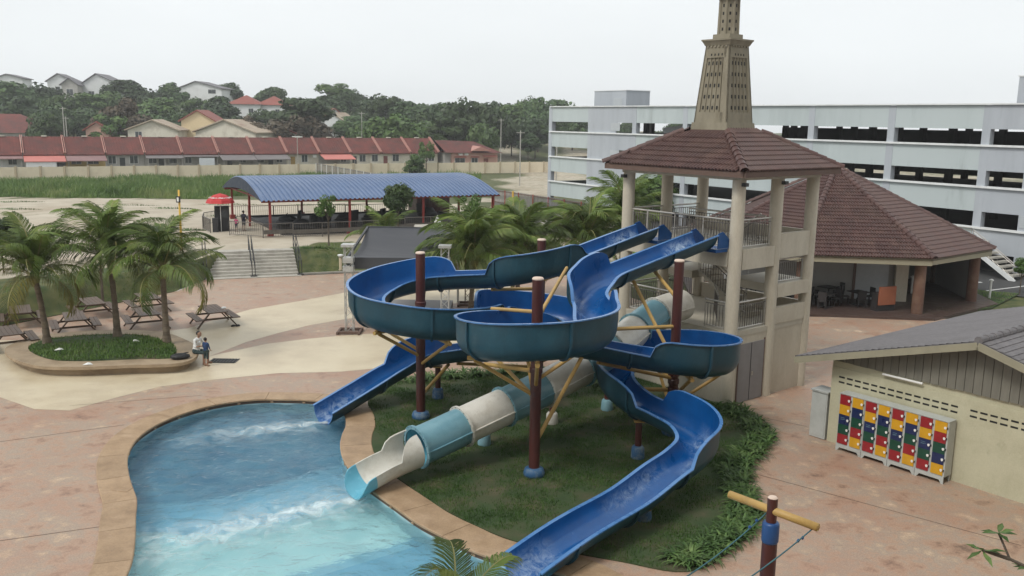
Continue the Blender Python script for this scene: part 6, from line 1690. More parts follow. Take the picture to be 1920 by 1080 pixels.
# ================================================================ STAGE, TRUSSES, CANOPY
def truss(label, x, y, z0, h, w=.36, mt=m_truss):
    t = thing('truss_tower', label, 'truss', (x, y, z0), group='stage truss towers')
    q = w / 2
    for sx in (-1, 1):
        for sy in (-1, 1): MB().tube((x + sx * q, y + sy * q, z0), (x + sx * q, y + sy * q, z0 + h), .025, 6).build('chord', mt, t)
    n_ = int(h / .36)
    for f in range(4):
        a = [(-q, -q), (q, -q), (q, q), (-q, q)]; p, r = a[f], a[(f + 1) % 4]; m = MB()
        for k in range(n_):
            z_a, z_b = z0 + k * h / n_, z0 + (k + 1) * h / n_
            m.tube((x + p[0], y + p[1], z_a), (x + r[0], y + r[1], z_b), .013, 4, caps=False) if k % 2 == 0 else m.tube((x + r[0], y + r[1], z_a), (x + p[0], y + p[1], z_b), .013, 4, caps=False)
        m.build('lacing', mt, t)
    for sx in (-1, 1):
        MB().box(x + sx * .5 - .05, x + sx * .5 + .05, y - .55, y + .55, z0, z0 + .12).build('outrigger', m_fasc, t); MB().box(x - .45, x + .45, y + sx * .4 - .05, y + sx * .4 + .05, z0 + .02, z0 + .14).build('outrigger', m_fasc, t)
    MB().box(x - .3, x + .3, y - .3, y + .3, z0 + h, z0 + h + .12).build('head_block', mt, t); MB().box(x - .24, x + .24, y - .24, y + .24, z0 + h - .75, z0 + h - .5).build('sleeve_block', mt, t)
    MB().box(x - .24, x + .24, y - .24, y + .24, z0 + h - 1.15, z0 + h - .9).build('sleeve_block', mt, t)
truss('aluminium truss tower left of the blue loop, standing on its own base', -7.63, 41.75, .006, 4.1)
truss('aluminium truss tower holding the right front of the stage canopy', -3.2, 42.6, .006, 4.0)
truss('truss tower at the back of the stage seen through the loop', -2.4, 48.6, .004, 3.6, .3, m_fasc)
cn = thing('stage_canopy', 'sagging dark grey stage canopy sheet', 'canopy', (-5.4, 44.8, 3.5))
A_, B_c, C_, D_ = Vector((-7.75, 42.0, 3.52)), Vector((-3.15, 42.5, 3.48)), Vector((-3.0, 49.4, 4.1)), Vector((-7.85, 48.8, 4.2))
m = MB(); NN = 14
for j in range(NN + 1):
    v = j / NN
    for i in range(NN + 1):
        u = i / NN; p = A_.lerp(B_c, u).lerp(D_.lerp(C_, u), v)
        p.z += -.55 * sin(pi * v) ** 1.0 * (.75 + .25 * sin(pi * u)) + .012 * noise.noise((p.x * 1.5, p.y * 1.5, 0))
        m.v.append(tuple(p))
for j in range(NN):
    for i in range(NN): m.f.append((j * 15 + i, j * 15 + i + 1, j * 15 + i + 16, j * 15 + i + 15)); m.m.append(0)
m.build('sheet', m_tarp, cn, True)
for a, b in ((A_, B_c), (B_c, C_), (C_, D_), (D_, A_)): MB().beam(a + Vector((0, 0, -.02)), b + Vector((0, 0, -.02)), .1, .12).build('edge_bar', m_tarp, cn)
MB().quad(A_ + Vector((0, -.06, -.03)), B_c + Vector((0, -.06, -.03)), B_c + Vector((0, -.05, -.5)), A_ + Vector((0, -.05, -.5))).build('valance', m_tarp, cn)
for i in range(9):
    f = (i + .5) / 9; c = A_.lerp(D_, f)
for x, y in ((-7.85, 48.8), (-3.0, 49.4)): MB().tube((x, y, 0), (x, y, 4.1), .06, 8).build('rear_mast', m_truss, cn)
# stage floor and what stands on it
sg_ = thing('stage_deck', 'low grey stage platform under the canopy', 'stage', (-5.4, 45.5, 0))
MB().box(-7.6, -3.2, 44.2, 48.4, .01, .3).build('platform', m_doorgrey, sg_)
def pchair(label):
    t = thing('plastic_chair', label, 'chair', (0, 0, 0), group='chairs by the stage')
    MB().box(-.22, .22, -.2, .2, .4, .44).build('seat', m_ivory, t, local=True); MB().box(-.22, .22, .18, .22, .44, .85).build('backrest', m_ivory, t, local=True)
    for sx in (-1, 1):
        for sy in (-1, 1): MB().beam((sx * .2, sy * .18, .4), (sx * .23, sy * .22, 0), .03, .03).build('leg', m_ivory, t, local=True)
    return t
pc0 = None
for k in range(6):
    if pc0 is None: pc0 = c = pchair('pale plastic chair in the row beside the stage')
    else: c = copy_tree(pc0)
    c.location = (-6.9 + k * .42, 42.9 - .1 * k, .004); c.rotation_euler.z = .3 + random.uniform(-.3, .3)
dk = thing('drum_kit', 'dark red drum kit with stands in front of the stage', 'drums', (-4.6, 42.2, 0))
for x, y, z, r, h in ((-5.0, 42.2, .0, .28, .5), (-4.75, 42.0, .45, .18, .2), (-4.4, 42.1, .4, .2, .3), (-4.2, 42.4, .0, .24, .45), (-4.9, 42.6, .4, .16, .15)):
    MB().lathe((x, y, z + .05), [(r, 0), (r, h)], 14).build('drum', m_redsteel if r < .25 else m_bag, dk, True)
    if z > .1: MB().tube((x, y, 0), (x, y, z + .05), .02, 5).build('stand', m_blackst, dk)
for x, y in ((-5.25, 42.4), (-4.05, 42.1)):
    MB().tube((x, y, 0), (x, y, .95), .015, 5).build('stand', m_blackst, dk); MB().lathe((x, y, .95), [(.2, 0), (.03, .03)], 12).build('cymbal', m_yellow, dk)
rb = thing('ramp_board', 'grey sloping board leaning by the stage', 'board', (-3.6, 41.6, 0))
MB().beam((-3.9, 41.2, .03), (-2.6, 42.4, 1.0), 1.0, .05).build('board', m_doorgrey, rb); MB().tube((-2.75, 42.2, 0), (-2.75, 42.2, .85), .03, 6).build('prop', m_blackst, rb)

# ================================================================ PIPE, TENT, HOARDINGS
pi_ = thing('concrete_pipe', 'long pale concrete pipe lying behind the palms', 'pipe', (1, 72, 1))
for k in range(7):
    a, b = Vector((-7.5, 69.0, hgt(-7.5, 69) + .32)).lerp(Vector((9.2, 75.6, 1.7)), k / 7), Vector((-7.5, 69.0, hgt(-7.5, 69) + .32)).lerp(Vector((9.2, 75.6, 1.7)), (k + 1) / 7)
    MB().tube(a, b - (b - a).normalized() * .04, .36, 16).build('pipe_length', m_concgrey, pi_, True)
    c = a.lerp(b, .5); MB().box(c.x - .3, c.x + .3, c.y - .3, c.y + .3, -.2, c.z - .3).build('cradle', m_concgrey, pi_)
tn = thing('pagoda_tent', 'small white pagoda tent top behind the stage canopy', 'tent', (-5.4, 62, 1.2))
z_ = hgt(-5.2, 62.2)
MB().lathe((-5.2, 62.2, z_), [(.95, 1.0), (.45, 1.35), (.14, 1.95), (.02, 2.2)], 4, phase=.6).build('canopy', m_white, tn)
for k in range(4): an = .6 + k * pi / 2; MB().tube((-5.2 + .9 * cos(an), 62.2 + .9 * sin(an), z_ - .1), (-5.2 + .9 * cos(an), 62.2 + .9 * sin(an), z_ + 1.0), .03, 6).build('leg', m_white, tn)
def hoarding(name, label, P0_, P1_, zb0_, zb1_, h, npan, postm, sheetm, back=True, braces=()):
    t = thing(name, label, 'hoarding', (*P0_, zb0_)); a, b = Vector((*P0_, 0)), Vector((*P1_, 0)); d = (b - a).normalized(); nn = Vector((-d.y, d.x, 0))
    if nn.y > 0: nn = -nn
    for k in range(npan):
        f0, f1 = k / npan, (k + 1) / npan; p, q = a.lerp(b, f0), a.lerp(b, f1); za, zc = zb0_ + (zb1_ - zb0_) * f0, zb0_ + (zb1_ - zb0_) * f1
        n2_ = 10; m = MB()
        for i in range(n2_):
            u0, u1 = i / n2_, (i + .5) / n2_; u2 = (i + 1) / n2_
            for (s0, s1, off) in ((u0, u1, 0.0), (u1, u2, .04)):
                r, s_ = p.lerp(q, s0), p.lerp(q, s1); z0_, z1_ = za + (zc - za) * s0, za + (zc - za) * s1
                m.quad((r.x + nn.x * off, r.y + nn.y * off, z0_), (s_.x + nn.x * off, s_.y + nn.y * off, z1_), (s_.x + nn.x * off, s_.y + nn.y * off, z1_ + h), (r.x + nn.x * off, r.y + nn.y * off, z0_ + h))
        m.build('sheet_panel', sheetm, t)
        MB().box(p.x + nn.x * .12 - .05, p.x + nn.x * .12 + .05, p.y + nn.y * .12 - .05, p.y + nn.y * .12 + .05, za - .2, za + h + .04).build('post', postm, t)
        for zz_ in (.35, h * .5, h - .12): MB().beam(p + nn * .08 + Vector((0, 0, za + zz_)), q + nn * .08 + Vector((0, 0, zc + zz_)), .04, .07).build('rail', m_hoard if postm is m_white else m_fasc, t)
        if k in braces: c = p + nn * 1.6; MB().beam((p.x, p.y, za + h * .62), (c.x, c.y, za), .06, .06).build('brace', m_steel, t)
    return t
hoarding('site_hoarding', 'grey sheet hoarding on red posts in front of the car park', (-2.2, 97.5), (10.5, 75.0), .1, .2, 2.6, 9, m_redsteel, m_hoard, braces=(2, 5))
hoarding('site_hoarding', 'grey sheet hoarding with white posts running down from the cream wall', (-35.2, 163), (-10.5, 116), -.7, -.7, 2.6, 16, m_white, m_hoard, braces=(0,))
sp_ = thing('marker_post', 'yellow marker pole beside the red-posted hoarding', 'pole', (.3, 92, 0)); MB().tube((-.05, 92.2, 0), (-.05, 92.2, 2.9), .09, 8).build('pole', m_yp, sp_)

# ================================================================ TERRACE ROW AND BOUNDARY WALL
GZ = .45
def RT(k, o, z): p = ROW0 + RD * (6.1 * k) + RN * o; return Vector((p.x, p.y, z))
bwall = thing('boundary_wall', 'long cream boundary wall with posts in front of the terrace row', 'wall', RT(6, 6, GZ))
npw = 34
for k in range(npw):
    a, b = RT(-3 + k * .56, 6.0, 0), RT(-3 + (k + 1) * .56, 6.0, 0)
    zg = -.5
    MB().beam((a.x, a.y, zg + 1.05), (b.x, b.y, zg + 1.05), .16, 2.15).build('wall_panel', m_wallcream, bwall)
    MB().beam((a.x, a.y, zg + 1.1), (a.x, a.y, zg + 1.1 + .001), .3, .3)
    MB().box(a.x - .16, a.x + .16, a.y - .2, a.y + .12, zg, zg + 2.25).build('post', m_postc, bwall)
def window(T, x, z, w, h, y, par, cols=2):
    f = MB(T).box(x - w / 2 - .06, x + w / 2 + .06, y - .05, y - .001, z - .06, z + h + .06).build('window', m_frame, par)
    pw = w / cols
    for c in range(cols): MB(T).box(x - w / 2 + c * pw + .03, x - w / 2 + (c + 1) * pw - .03, y - .062, y - .051, z, z + h).build('pane', m_pane, f)
    return f
AW = dict(g=m_awgrey, r=m_awred, p=m_awpale)
units = [  # wall, awning(kind, depth), features
    (m_hwhite, 'p', 2.0, [('w', 4.6, 1.2)], 'leftmost terrace house with white wall and two-pane window'),
    (m_hwhite, 'r', 3.6, [('W', 2.6, 0)], 'terrace house with a wide salmon-red awning over a white screen'),
    (m_hyel, 'p', 3.4, [('w', 1.6, 1.4), ('w', 4.2, 1.7)], 'terrace house with ochre piers under a dull pink awning'),
    (m_hgrey, None, 0, [('w', 1.0, 1.2), ('d', 2.6, 0), ('w', 4.4, 1.3)], 'terrace house with a bulging mossy roof and no awning'),
    (m_hgrey, 'g', 2.2, [('w', 1.3, 1.3), ('d', 2.7, 0), ('w', 4.6, 1.3)], 'terrace house with a short grey awning and dark windows'),
    (m_hgrey, 'g', 1.4, [('w', 1.0, 1.2), ('c', 3.9, 0)], 'terrace house with a pale cloth hung across its porch'),
    (m_hgrey, 'g', 3.6, [('d', 2.0, 0), ('w', 4.2, 1.3)], 'terrace house with a drooping grey awning behind the thin lamp post'),
    (m_hgrey, 'g', 3.4, [('w', 1.4, 1.2), ('d', 3.2, 0), ('w', 4.8, 1.1)], 'terrace house whose grey awning stands on posts'),
    (m_hcream, None, 0, [('o', 1.2, 0), ('w', 3.4, 1.1)], 'terrace house with an ochre door and wall-hung air unit'),
    (m_hgrey, 'r', 3.6, [('w', 4.8, 1.1)], 'terrace house with a salmon-red awning beside the grey hoarding'),
    (m_hcream, None, 0, [('d', .9, 0), ('w', 2.5, 1.2), ('w', 5.0, 1.2)], 'plain cream terrace house with a dark green door'),
    (m_hcream, None, 0, [('r', 1.1, 0), ('w', 3.2, 1.3)], 'plain cream terrace house with a red door'),
    (m_hcream, None, 0, [('w', .9, 1.0), ('d', 2.6, 0), ('w', 4.7, 1.2)], 'last cream terrace house before the pink bungalow')]
for i, (wm, aw, ad_, feats, lab) in enumerate(units):
    k = i - 1; T = Matrix.Translation(RT(k, 0, GZ)) @ Matrix.Rotation(atan2(RD.y, RD.x), 4, 'Z')    # x along row, y away from viewer
    h = thing('terrace_house', lab, 'house', RT(k + .5, 0, GZ), group='terrace row behind the cream wall')
    MB(T).box(.02, 6.08, 0, 10, -1.6, 2.95).build('wall', wm, h)
    ez, rz_, ov = 3.15, 5.65, .7
    m = MB(T); ry = 4.2
    pts = [(.1, -ov, ez - .28), (6.0, -ov, ez - .28), (6.0, ry, rz_), (.1, ry, rz_), (6.0, 10.6, ez - .3), (.1, 10.6, ez - .3)]
    lo_ = [(a, b, c - .12) for a, b, c in pts]
    m.add(pts + lo_, [(0, 1, 2, 3), (3, 2, 4, 5), (7, 6, 9, 8), (0, 6, 7, 1), (8, 9, 11, 10)])
    rf = m.build('roof', m_hroof, h)
    # sheet ridges down the slope
    for q in range(13):
        x = .3 + q * .46; MB(T).beam((x, -ov, ez - .27), (x, ry, rz_ + .01), .08, .05).build('roof_ridge', m_hroof, rf)
    for x in (.0, 6.1):
        if x > 1 and i < len(units) - 1: continue
        m = MB(T); m.beam((x - .12, -ov + .1, ez - .1), (x - .12, ry, rz_ + .16), .14, .34); m.beam((x + .14, -ov + .1, ez - .1), (x + .14, ry, rz_ + .16), .1, .3); m.build('party_wall_cap', m_hridge, h)
    MB(T).box(3.0, 3.8, ry - .3, ry + .3, rz_, rz_ + .18).build('ridge_vent', m_hcream, h)
    for ft, x, s_ in feats:
        if ft == 'w': window(T, x, 1.3, s_, 1.25, 0, h)
        elif ft == 'W': MB(T).box(.3, 4.6, -ad_ + .1, -ad_ + .16, .3, 1.85).build('screen', m_hwhite, h); MB(T).box(4.7, 5.9, -ad_ + .1, -ad_ + .2, .6, 1.7).build('opening', m_dark, h)
        elif ft in 'dor': MB(T).box(x - .42, x + .42, -.04, -.001, .1, 2.3).build('door', {'d': m_pane, 'o': m_doorw, 'r': m_doorr}[ft], h)
        elif ft == 'c': MB(T).box(x - 1.3, x + 1.3, -1.5, -1.47, .9, 2.2).build('hung_cloth', m_cloth, h)
    if aw:
        m = MB(T); z0_, z1_ = 2.8, 2.8 - .24 * ad_
        m.add([(.05, -.15, z0_), (6.05, -.15, z0_), (6.05, -ad_, z1_), (.05, -ad_, z1_), (.05, -.15, z0_ - .06), (6.05, -.15, z0_ - .06), (6.05, -ad_, z1_ - .12), (.05, -ad_, z1_ - .12)], [(3, 2, 1, 0), (4, 5, 6, 7), (0, 1, 5, 4), (1, 2, 6, 5), (2, 3, 7, 6), (3, 0, 4, 7)])
        m.build('awning', AW[aw], h)
        for x in (.3, 3.0, 5.8): MB(T).tube((x, -ad_ + .15, -1.6), (x, -ad_ + .15, z1_ - .05), .05, 6).build('awning_post', m_hgrey, h)
    if i == 8: MB(T).box(4.9, 5.6, -.35, -.01, 2.1, 2.6).build('air_unit', m_white, h)
    if wm is m_hyel:
        for x in (.5, 2.9, 5.4): MB(T).box(x - .4, x + .4, -.12, -.002, -1.5, 2.8).build('pier', m_hyel, h)
# pink bungalow at the end of the row
T = Matrix.Translation(RT(12.1, 1.5, GZ)) @ Matrix.Rotation(atan2(RD.y, RD.x), 4, 'Z') @ Matrix.Diagonal((1, 1, .8, 1))
pk = thing('pink_bungalow', 'pink end bungalow with red hipped roof and two air units', 'house', RT(13.5, 0, GZ))
MB(T).box(.4, 1.8, .5, 9, -2, 3.7).build('side_wall', m_hgrey, pk); MB(T).box(1.82, 12.2, 0, 9, -2, 3.6).build('wall', m_hpink, pk)
m = MB(T); m.add([(0, -1, 3.75), (13, -1, 3.55), (13, 10, 3.75), (0, 10, 3.75), (2, 4.5, 6.6), (9, 4.5, 6.3), (0, 4.5, 6.6)], [(0, 1, 5, 4), (1, 2, 5), (2, 3, 4, 5), (0, 4, 6), (3, 6, 4), (0, 3, 2, 1)]); m.build('roof', m_hroof, pk)
m = MB(T); m.add([(5.5, -1.1, 4.1), (10.2, -1.1, 4.1), (7.8, -1.1, 5.2), (7.8, 3, 5.4)], [(0, 1, 2), (0, 2, 3), (1, 3, 2)]); m.build('gablet', m_hridge, pk)
for x, w in ((3.6, 2.2), (6.9, 1.4)): 
    window(T, x, 1.2, w, 1.1, 0, pk); MB(T).add([(x - w / 2 - .2, -.02, 2.75), (x + w / 2 + .2, -.02, 2.75), (x + w / 2 + .2, -.7, 2.5), (x - w / 2 - .2, -.7, 2.5)], [(0, 1, 2, 3)]).build('window_hood', m_awred, pk)
MB(T).box(9.0, 10.0, -.04, -.001, .05, 2.2).build('door', m_doorr, pk); MB(T).add([(8.6, -.02, 3.0), (11.6, -.02, 3.0), (11.6, -1.0, 2.7), (8.6, -1.0, 2.7)], [(0, 1, 2, 3)]).build('porch_hood', m_awred, pk)
for x in (3.6, 4.9): MB(T).box(x - .45, x + .45, -.4, -.01, 3.0, 3.5).build('air_unit', m_white, pk)
# lamp post by the row
q = RT(7.1, 5.2, -.8); sl2 = thing('street_lamp', 'thin grey street lamp in front of the terrace row', 'street lamp', q)
MB().tube(q, q + Vector((0, 0, 7.3)), .08, 6).build('pole', m_steel, sl2); MB().box(q.x - .9, q.x + .9, q.y - .12, q.y + .12, q.z + 7.2, q.z + 7.35).build('lamp_arm', m_white, sl2)
for i, (px, py, h_) in enumerate([(1.0, 150, 9), (6.5, 140, 8.2), (-3.0, 205, 11), (-34, 205, 12), (-98, 200, 12), (-97, 199, 10)]):
    z = hgt(px, py); up_ = thing('utility_pole', ['pale utility pole right of the pink bungalow', 'second utility pole beside the car park corner', 'utility pole behind the pink bungalow', 'utility pole behind the middle of the terrace row', 'taller utility pole among the trees at left', 'shorter utility pole among the trees at left'][i], 'utility pole', (px, py, z), group='utility poles behind the lot')
    MB().tube((px, py, z - .5), (px, py, z + h_), .12, 6, .09).build('pole', m_steel, up_)
    MB().box(px - .7, px + .7, py - .05, py + .05, z + h_ - .4, z + h_ - .3).build('crossarm', m_steel, up_)
# ================================================================ HILL HOUSES
def gable_house(label, x, y, w, d, h, rise, rz, wallm, roofm, wins, group='houses on the hill', mono=False, cat='house', ztop=0):
    z = ztop - h - rise; T = Matrix.Translation((x, y, z)) @ Matrix.Rotation(rz, 4, 'Z')
    t = thing('hill_house', label, cat, (x, y, z), group=group)
    w2 = w / 2
    m = MB(T); pr = [(-w2, -5), (w2, -5), (w2, h), (0 if not mono else -w2 * .2, h + rise), (-w2, h)]
    m.v = [tuple(T @ Vector((a, 0, b))) for a, b in pr] + [tuple(T @ Vector((a, d, b))) for a, b in pr]; m.T = None
    m.f = [(0, 1, 2, 3, 4), (9, 8, 7, 6, 5)] + [(i, i + 5, (i + 1) % 5 + 5, (i + 1) % 5) for i in range(5)]; m.m = [0] * 7
    m.build('wall', wallm, t)
    ax = pr[3][0]; rf = None
    for s in (-1, 1):
        xe_ = s * (w2 + .6); ze = h - (rise / abs(s * w2 - ax)) * .6
        m = MB(T); v = [(xe_, -.6, ze + .06), (ax, -.6, h + rise + .06), (ax, d + .6, h + rise + .06), (xe_, d + .6, ze + .06)]
        m.add(v + [(a, b, c + .25) for a, b, c in v], [(0, 1, 2, 3), (7, 6, 5, 4), (0, 4, 5, 1), (3, 2, 6, 7), (0, 3, 7, 4), (1, 5, 6, 2)]); m.build('roof', roofm, t)
    for wx, wz, ww, wh in wins: window(T, wx, wz, ww, wh, 0, t)
    return t
m_rgrey = mat('roof slate grey', [(.12, .115, .125), (.18, .17, .18)], scale=1, rough=.7)
m_rred = mat('roof tile red', [(.2, .06, .045), (.27, .085, .065)], scale=.6, rough=.7)
m_rpale = mat('roof pale weathered', [(.33, .27, .2), (.43, .36, .28)], scale=.5, rough=.8, dirt=(.2, .1, .07), dscale=.3, damt=.7)
gable_house('white hill house with an asymmetric grey roof, left wing', -147, 300, 8, 10, 7.5, 2.2, .2, m_hwhite, m_rgrey, [(-1, 3.5, 1.4, 2.2)], mono=True, ztop=22.3)
gable_house('large white hill house with a long grey roof, right wing', -135.5, 303, 12.5, 12, 6.5, 3.4, .1, m_hwhite, m_rgrey, [(-3, 2.6, 1.8, 1.8), (2, 3, 1.2, 1.2)], mono=True, ztop=22.6)
gable_house('grey stone porch block between the two white wings', -142.3, 296, 4.8, 5, 6.6, 1.8, .15, m_hgrey, m_rgrey, [(0, 3.2, 2.0, 1.9), (0, .4, 2.0, 1.7)], ztop=20.8)
gable_house('pale hill house at the far left edge', -169, 310, 8, 10, 7.0, 1.2, .2, m_hwhite, m_rgrey, [], mono=True, ztop=22.3)
gable_house('white hill house with a grey gable right of the big tree', -106, 312, 14.5, 11, 6.6, 2.2, -.05, m_hwhite, m_rgrey, [(-5, 2, 1.6, 1.8), (-.5, 1.5, 1.6, 1.8), (4, 5.0, 2.6, 1.3)], mono=True, ztop=21.0)
def hip_house(label, x, y, w, d, h, rise, rz, wallm, roofm, wins, ztop=0):
    z = ztop - h - rise; T = Matrix.Translation((x, y, z)) @ Matrix.Rotation(rz, 4, 'Z'); t = thing('hill_house', label, 'house', (x, y, z), group='houses on the hill')
    MB(T).box(-w / 2, w / 2, 0, d, -3, h).build('wall', wallm, t)
    m = MB(T); e = .7; r = w / 2 - d / 2 if w > d else 0
    m.add([(-w / 2 - e, -e, h + .02), (w / 2 + e, -e, h + .02), (w / 2 + e, d + e, h + .02), (-w / 2 - e, d + e, h + .02), (-r, d / 2, h + rise), (r, d / 2, h + rise)], [(0, 1, 5, 4), (1, 2, 5), (2, 3, 4, 5), (3, 0, 4), (3, 2, 1, 0)]); m.build('roof', roofm, t)
    for wx, wz, ww, wh in wins: window(T, wx, wz, ww, wh, 0, t)
hip_house('hill house with a red hipped roof above a grey retaining wall', -83.5, 285, 9.5, 9, 3.6, 2.8, .1, m_hwhite, m_rred, [(-2.5, 1, 1.4, 1.3), (2, 1, 1.4, 1.3)], ztop=16.3)
hip_house('white hill house with a red hipped roof below the round tree', -76, 288, 8.5, 8, 3.8, 2.8, .0, m_hwhite, m_rred, [(-2, 1.2, 1.3, 1.3), (2, 1.2, 1.3, 1.3)], ztop=16.2)
rz0 = 9.4
rw = thing('retaining_wall', 'grey retaining wall below the red-roofed hill house', 'wall', (-82, 276, rz0 - 4)); MB().box(-88.5, -76.5, 277, 277.4, rz0 - 6, rz0).build('panel', m_concgrey, rw)
for k in range(11): MB().box(-88.3 + k * 1.1, -88.1 + k * 1.1, 276.9, 277.0, rz0 - .02, rz0 + .9).build('baluster', m_hwhite, rw)
gable_house('yellow gabled house end behind the terrace row', -73.3, 213, 7.4, 12, 5.4, 2.2, .12, mat('ochre gable render', [(.62, .5, .3), (.68, .56, .36)], rough=.8), m_rred, [(1.8, 2.9, 1.3, .15)], ztop=10.9)
gable_house('house with a long weathered pale roof behind the terrace row', -64.5, 205, 15, 10, 3.6, 2.6, -.25, m_hcream, m_rpale, [], ztop=8.9)
gable_house('cream house with a low pale gable behind the terrace row', -79.5, 202, 10.5, 10, 4.2, 2.0, .15, m_hcream, m_rpale, [(-3, 2.6, 1.4, 1.2)], ztop=8.6)
gable_house('small pink-walled house among the trees at left', -93.5, 206, 5, 8, 5.0, 1.6, .1, m_hpink, m_rred, [], ztop=8.0)
hip_house('low red-roofed house at the far left behind the terrace', -117, 206, 20, 14, 5.0, 4.2, .05, m_hgrey, m_hroof, [(8, 2, 1.6, 1.3)], ztop=9.6)
gable_house('red-roofed house right of the weathered roof', -53.5, 212, 9, 9, 4.4, 1.9, .1, m_hcream, m_rred, [], ztop=7.3)
gable_house('white porch house right of the big dark tree', -48.5, 245, 6.5, 9, 4.4, 2.0, -.2, m_hwhite, m_rpale, [(-1.4, 1, 1.4, 1.6), (1.4, 1, 1.4, 1.6)], ztop=11.0)
gable_house('red gable peeking over the trees near the middle', -51, 262, 4.5, 8, 6.4, 1.8, .3, m_hwhite, m_rred, [], ztop=12.2)
# parked van on the hill road
vn = thing('parked_van', 'white van parked between trees behind the terrace row', 'van', (-97.5, 196, hgt(-97.5, 196)))
vz = hgt(-97.5, 196) + 3.2
prv = [(-2.1, .35), (2.1, .35), (2.1, 1.0), (1.5, 1.15), (1.1, 1.9), (-2.0, 1.95), (-2.1, 1.6)]
m = MB(); nT = Matrix.Translation((-97.5, 196, vz)) @ Matrix.Rotation(1.35, 4, 'Z')
m.v = [tuple(nT @ Vector((a, -.85, b))) for a, b in prv] + [tuple(nT @ Vector((a, .85, b))) for a, b in prv]; m.f = [tuple(range(7)), tuple(range(13, 6, -1))] + [(i, i + 7, (i + 1) % 7 + 7, (i + 1) % 7) for i in range(7)]; m.m = [0] * 9
m.build('body', m_white, vn)
for sx in (-1.3, 1.3):
    for sy in (-.8, .8): MB(nT).tube((sx, sy - .1, .35), (sx, sy + .1, .35), .34, 12).build('wheel', m_bag, vn)
MB(nT).box(-2.12, -2.101, -.7, .7, 1.2, 1.75).build('rear_window', m_pane, vn)
pd_ = MB().box(-101, -94, 192, 200, hgt(-97, 192) - 1, vz + .01); tag(pd_.build('hill_road', m_asph), 'short stretch of road behind the terrace row', 'road', kind='structure')

# ================================================================ TREES
def crown_mesh(name, mt, seed, ncl=24, per=150, ls=.26, flat=.8, wide=1.0, gap=.3):
    """unit crown (radius about 1) made of leaf quads gathered in clumps"""
    rr = random.Random(seed); m = MB()
    for c in range(ncl):
        a = rr.random() * 6.283; e = math.asin(rr.uniform(-.75, 1)); rad = rr.uniform(.35, .82)
        cx, cy, cz = rad * cos(e) * cos(a) * wide, rad * cos(e) * sin(a) * wide, rad * sin(e) * flat
        cr = rr.uniform(.2, .42)
        for _ in range(per):
            d = Vector((rr.gauss(0, 1), rr.gauss(0, 1), rr.gauss(0, 1))).normalized() * cr * rr.uniform(.55, 1.05) ** .7
            p = Vector((cx, cy, cz)) + Vector((d.x, d.y, d.z * .75))
            nrm = (d.normalized() + Vector((rr.uniform(-.7, .7), rr.uniform(-.7, .7), rr.uniform(-.2, .9)))).normalized()
            t = nrm.orthogonal().normalized(); t = Matrix.Rotation(rr.random() * 6.28, 3, nrm) @ t; b = nrm.cross(t); s_ = ls * rr.uniform(.18, .4)
            m.add([p - t * s_, p + b * s_ * .6, p + t * s_, p - b * s_ * .6], [(0, 1, 2, 3)])
    rz_ = max(v[2] for v in m.v); rx_ = sorted(hypot(v[0], v[1]) for v in m.v)[int(len(m.v) * .985)]
    m.v = [(v[0] / rx_, v[1] / rx_, v[2] / rz_ * .9) for v in m.v]
    return m.mesh(name, mt)
CRN = {}
for key, mt, sd in (('A', m_leafA, 1), ('B', m_leafB, 2), ('C', m_leafC, 3), ('D', m_leafD, 4)):
    CRN[key] = [crown_mesh('crown', mt, sd * 10 + v, ncl=(34, 22, 44)[v], per=(130, 190, 100)[v], flat=(.85, 1.05, .7)[v], wide=(1.0, .85, 1.1)[v]) for v in range(3)]
THIN = crown_mesh('crown', m_leafC, 77, ncl=13, per=70, ls=.3)
THIND = crown_mesh('crown', m_leafD, 78, ncl=14, per=60, ls=.2)
def branch_mesh(h, r, crown_r, seed):
    rr = random.Random(seed); m = MB(); m.tube((0, 0, -.8), (0, 0, h), r, 8, r * .6, caps=False)
    for k in range(6):
        a = k * 1.05 + rr.random(); q = Vector((cos(a) * crown_r * .55, sin(a) * crown_r * .55, h + crown_r * rr.uniform(.1, .7))); s_ = Vector((0, 0, h * rr.uniform(.65, 1)))
        mid = s_.lerp(q, .5) + Vector((0, 0, .15 * crown_r)); m.tube(s_, mid, r * .45, 6, r * .3, caps=False); m.tube(mid, q, r * .3, 5, r * .1, caps=False)
    return m
tn_ = 0
def tree(label, x, y, hh, w, kind, group, zb=None, thin=None, name='tree'):
    """hh total height, w crown width"""
    global tn_; tn_ += 1
    z = hgt(x, y) if zb is None else zb
    t = thing(name, label, 'tree', (x, y, z), group=group)
    cw = w / 2; ch = min(cw * 1.05, hh * .46); th = hh - ch * 1.75
    b = branch_mesh(max(th, .6) + ch * .2, max(.03, hh * .018), cw, tn_).mesh('trunk', m_bark); o = link('trunk', b, t, True)
    c = bpy.data.objects.new('crown', thin or CRN[kind][tn_ % 3]); COL.objects.link(c); c.parent = t
    c.location = (0, 0, hh - ch * .93); c.scale = (cw, cw, ch * 1.03); c.rotation_euler.z = tn_ * 1.3
    return t
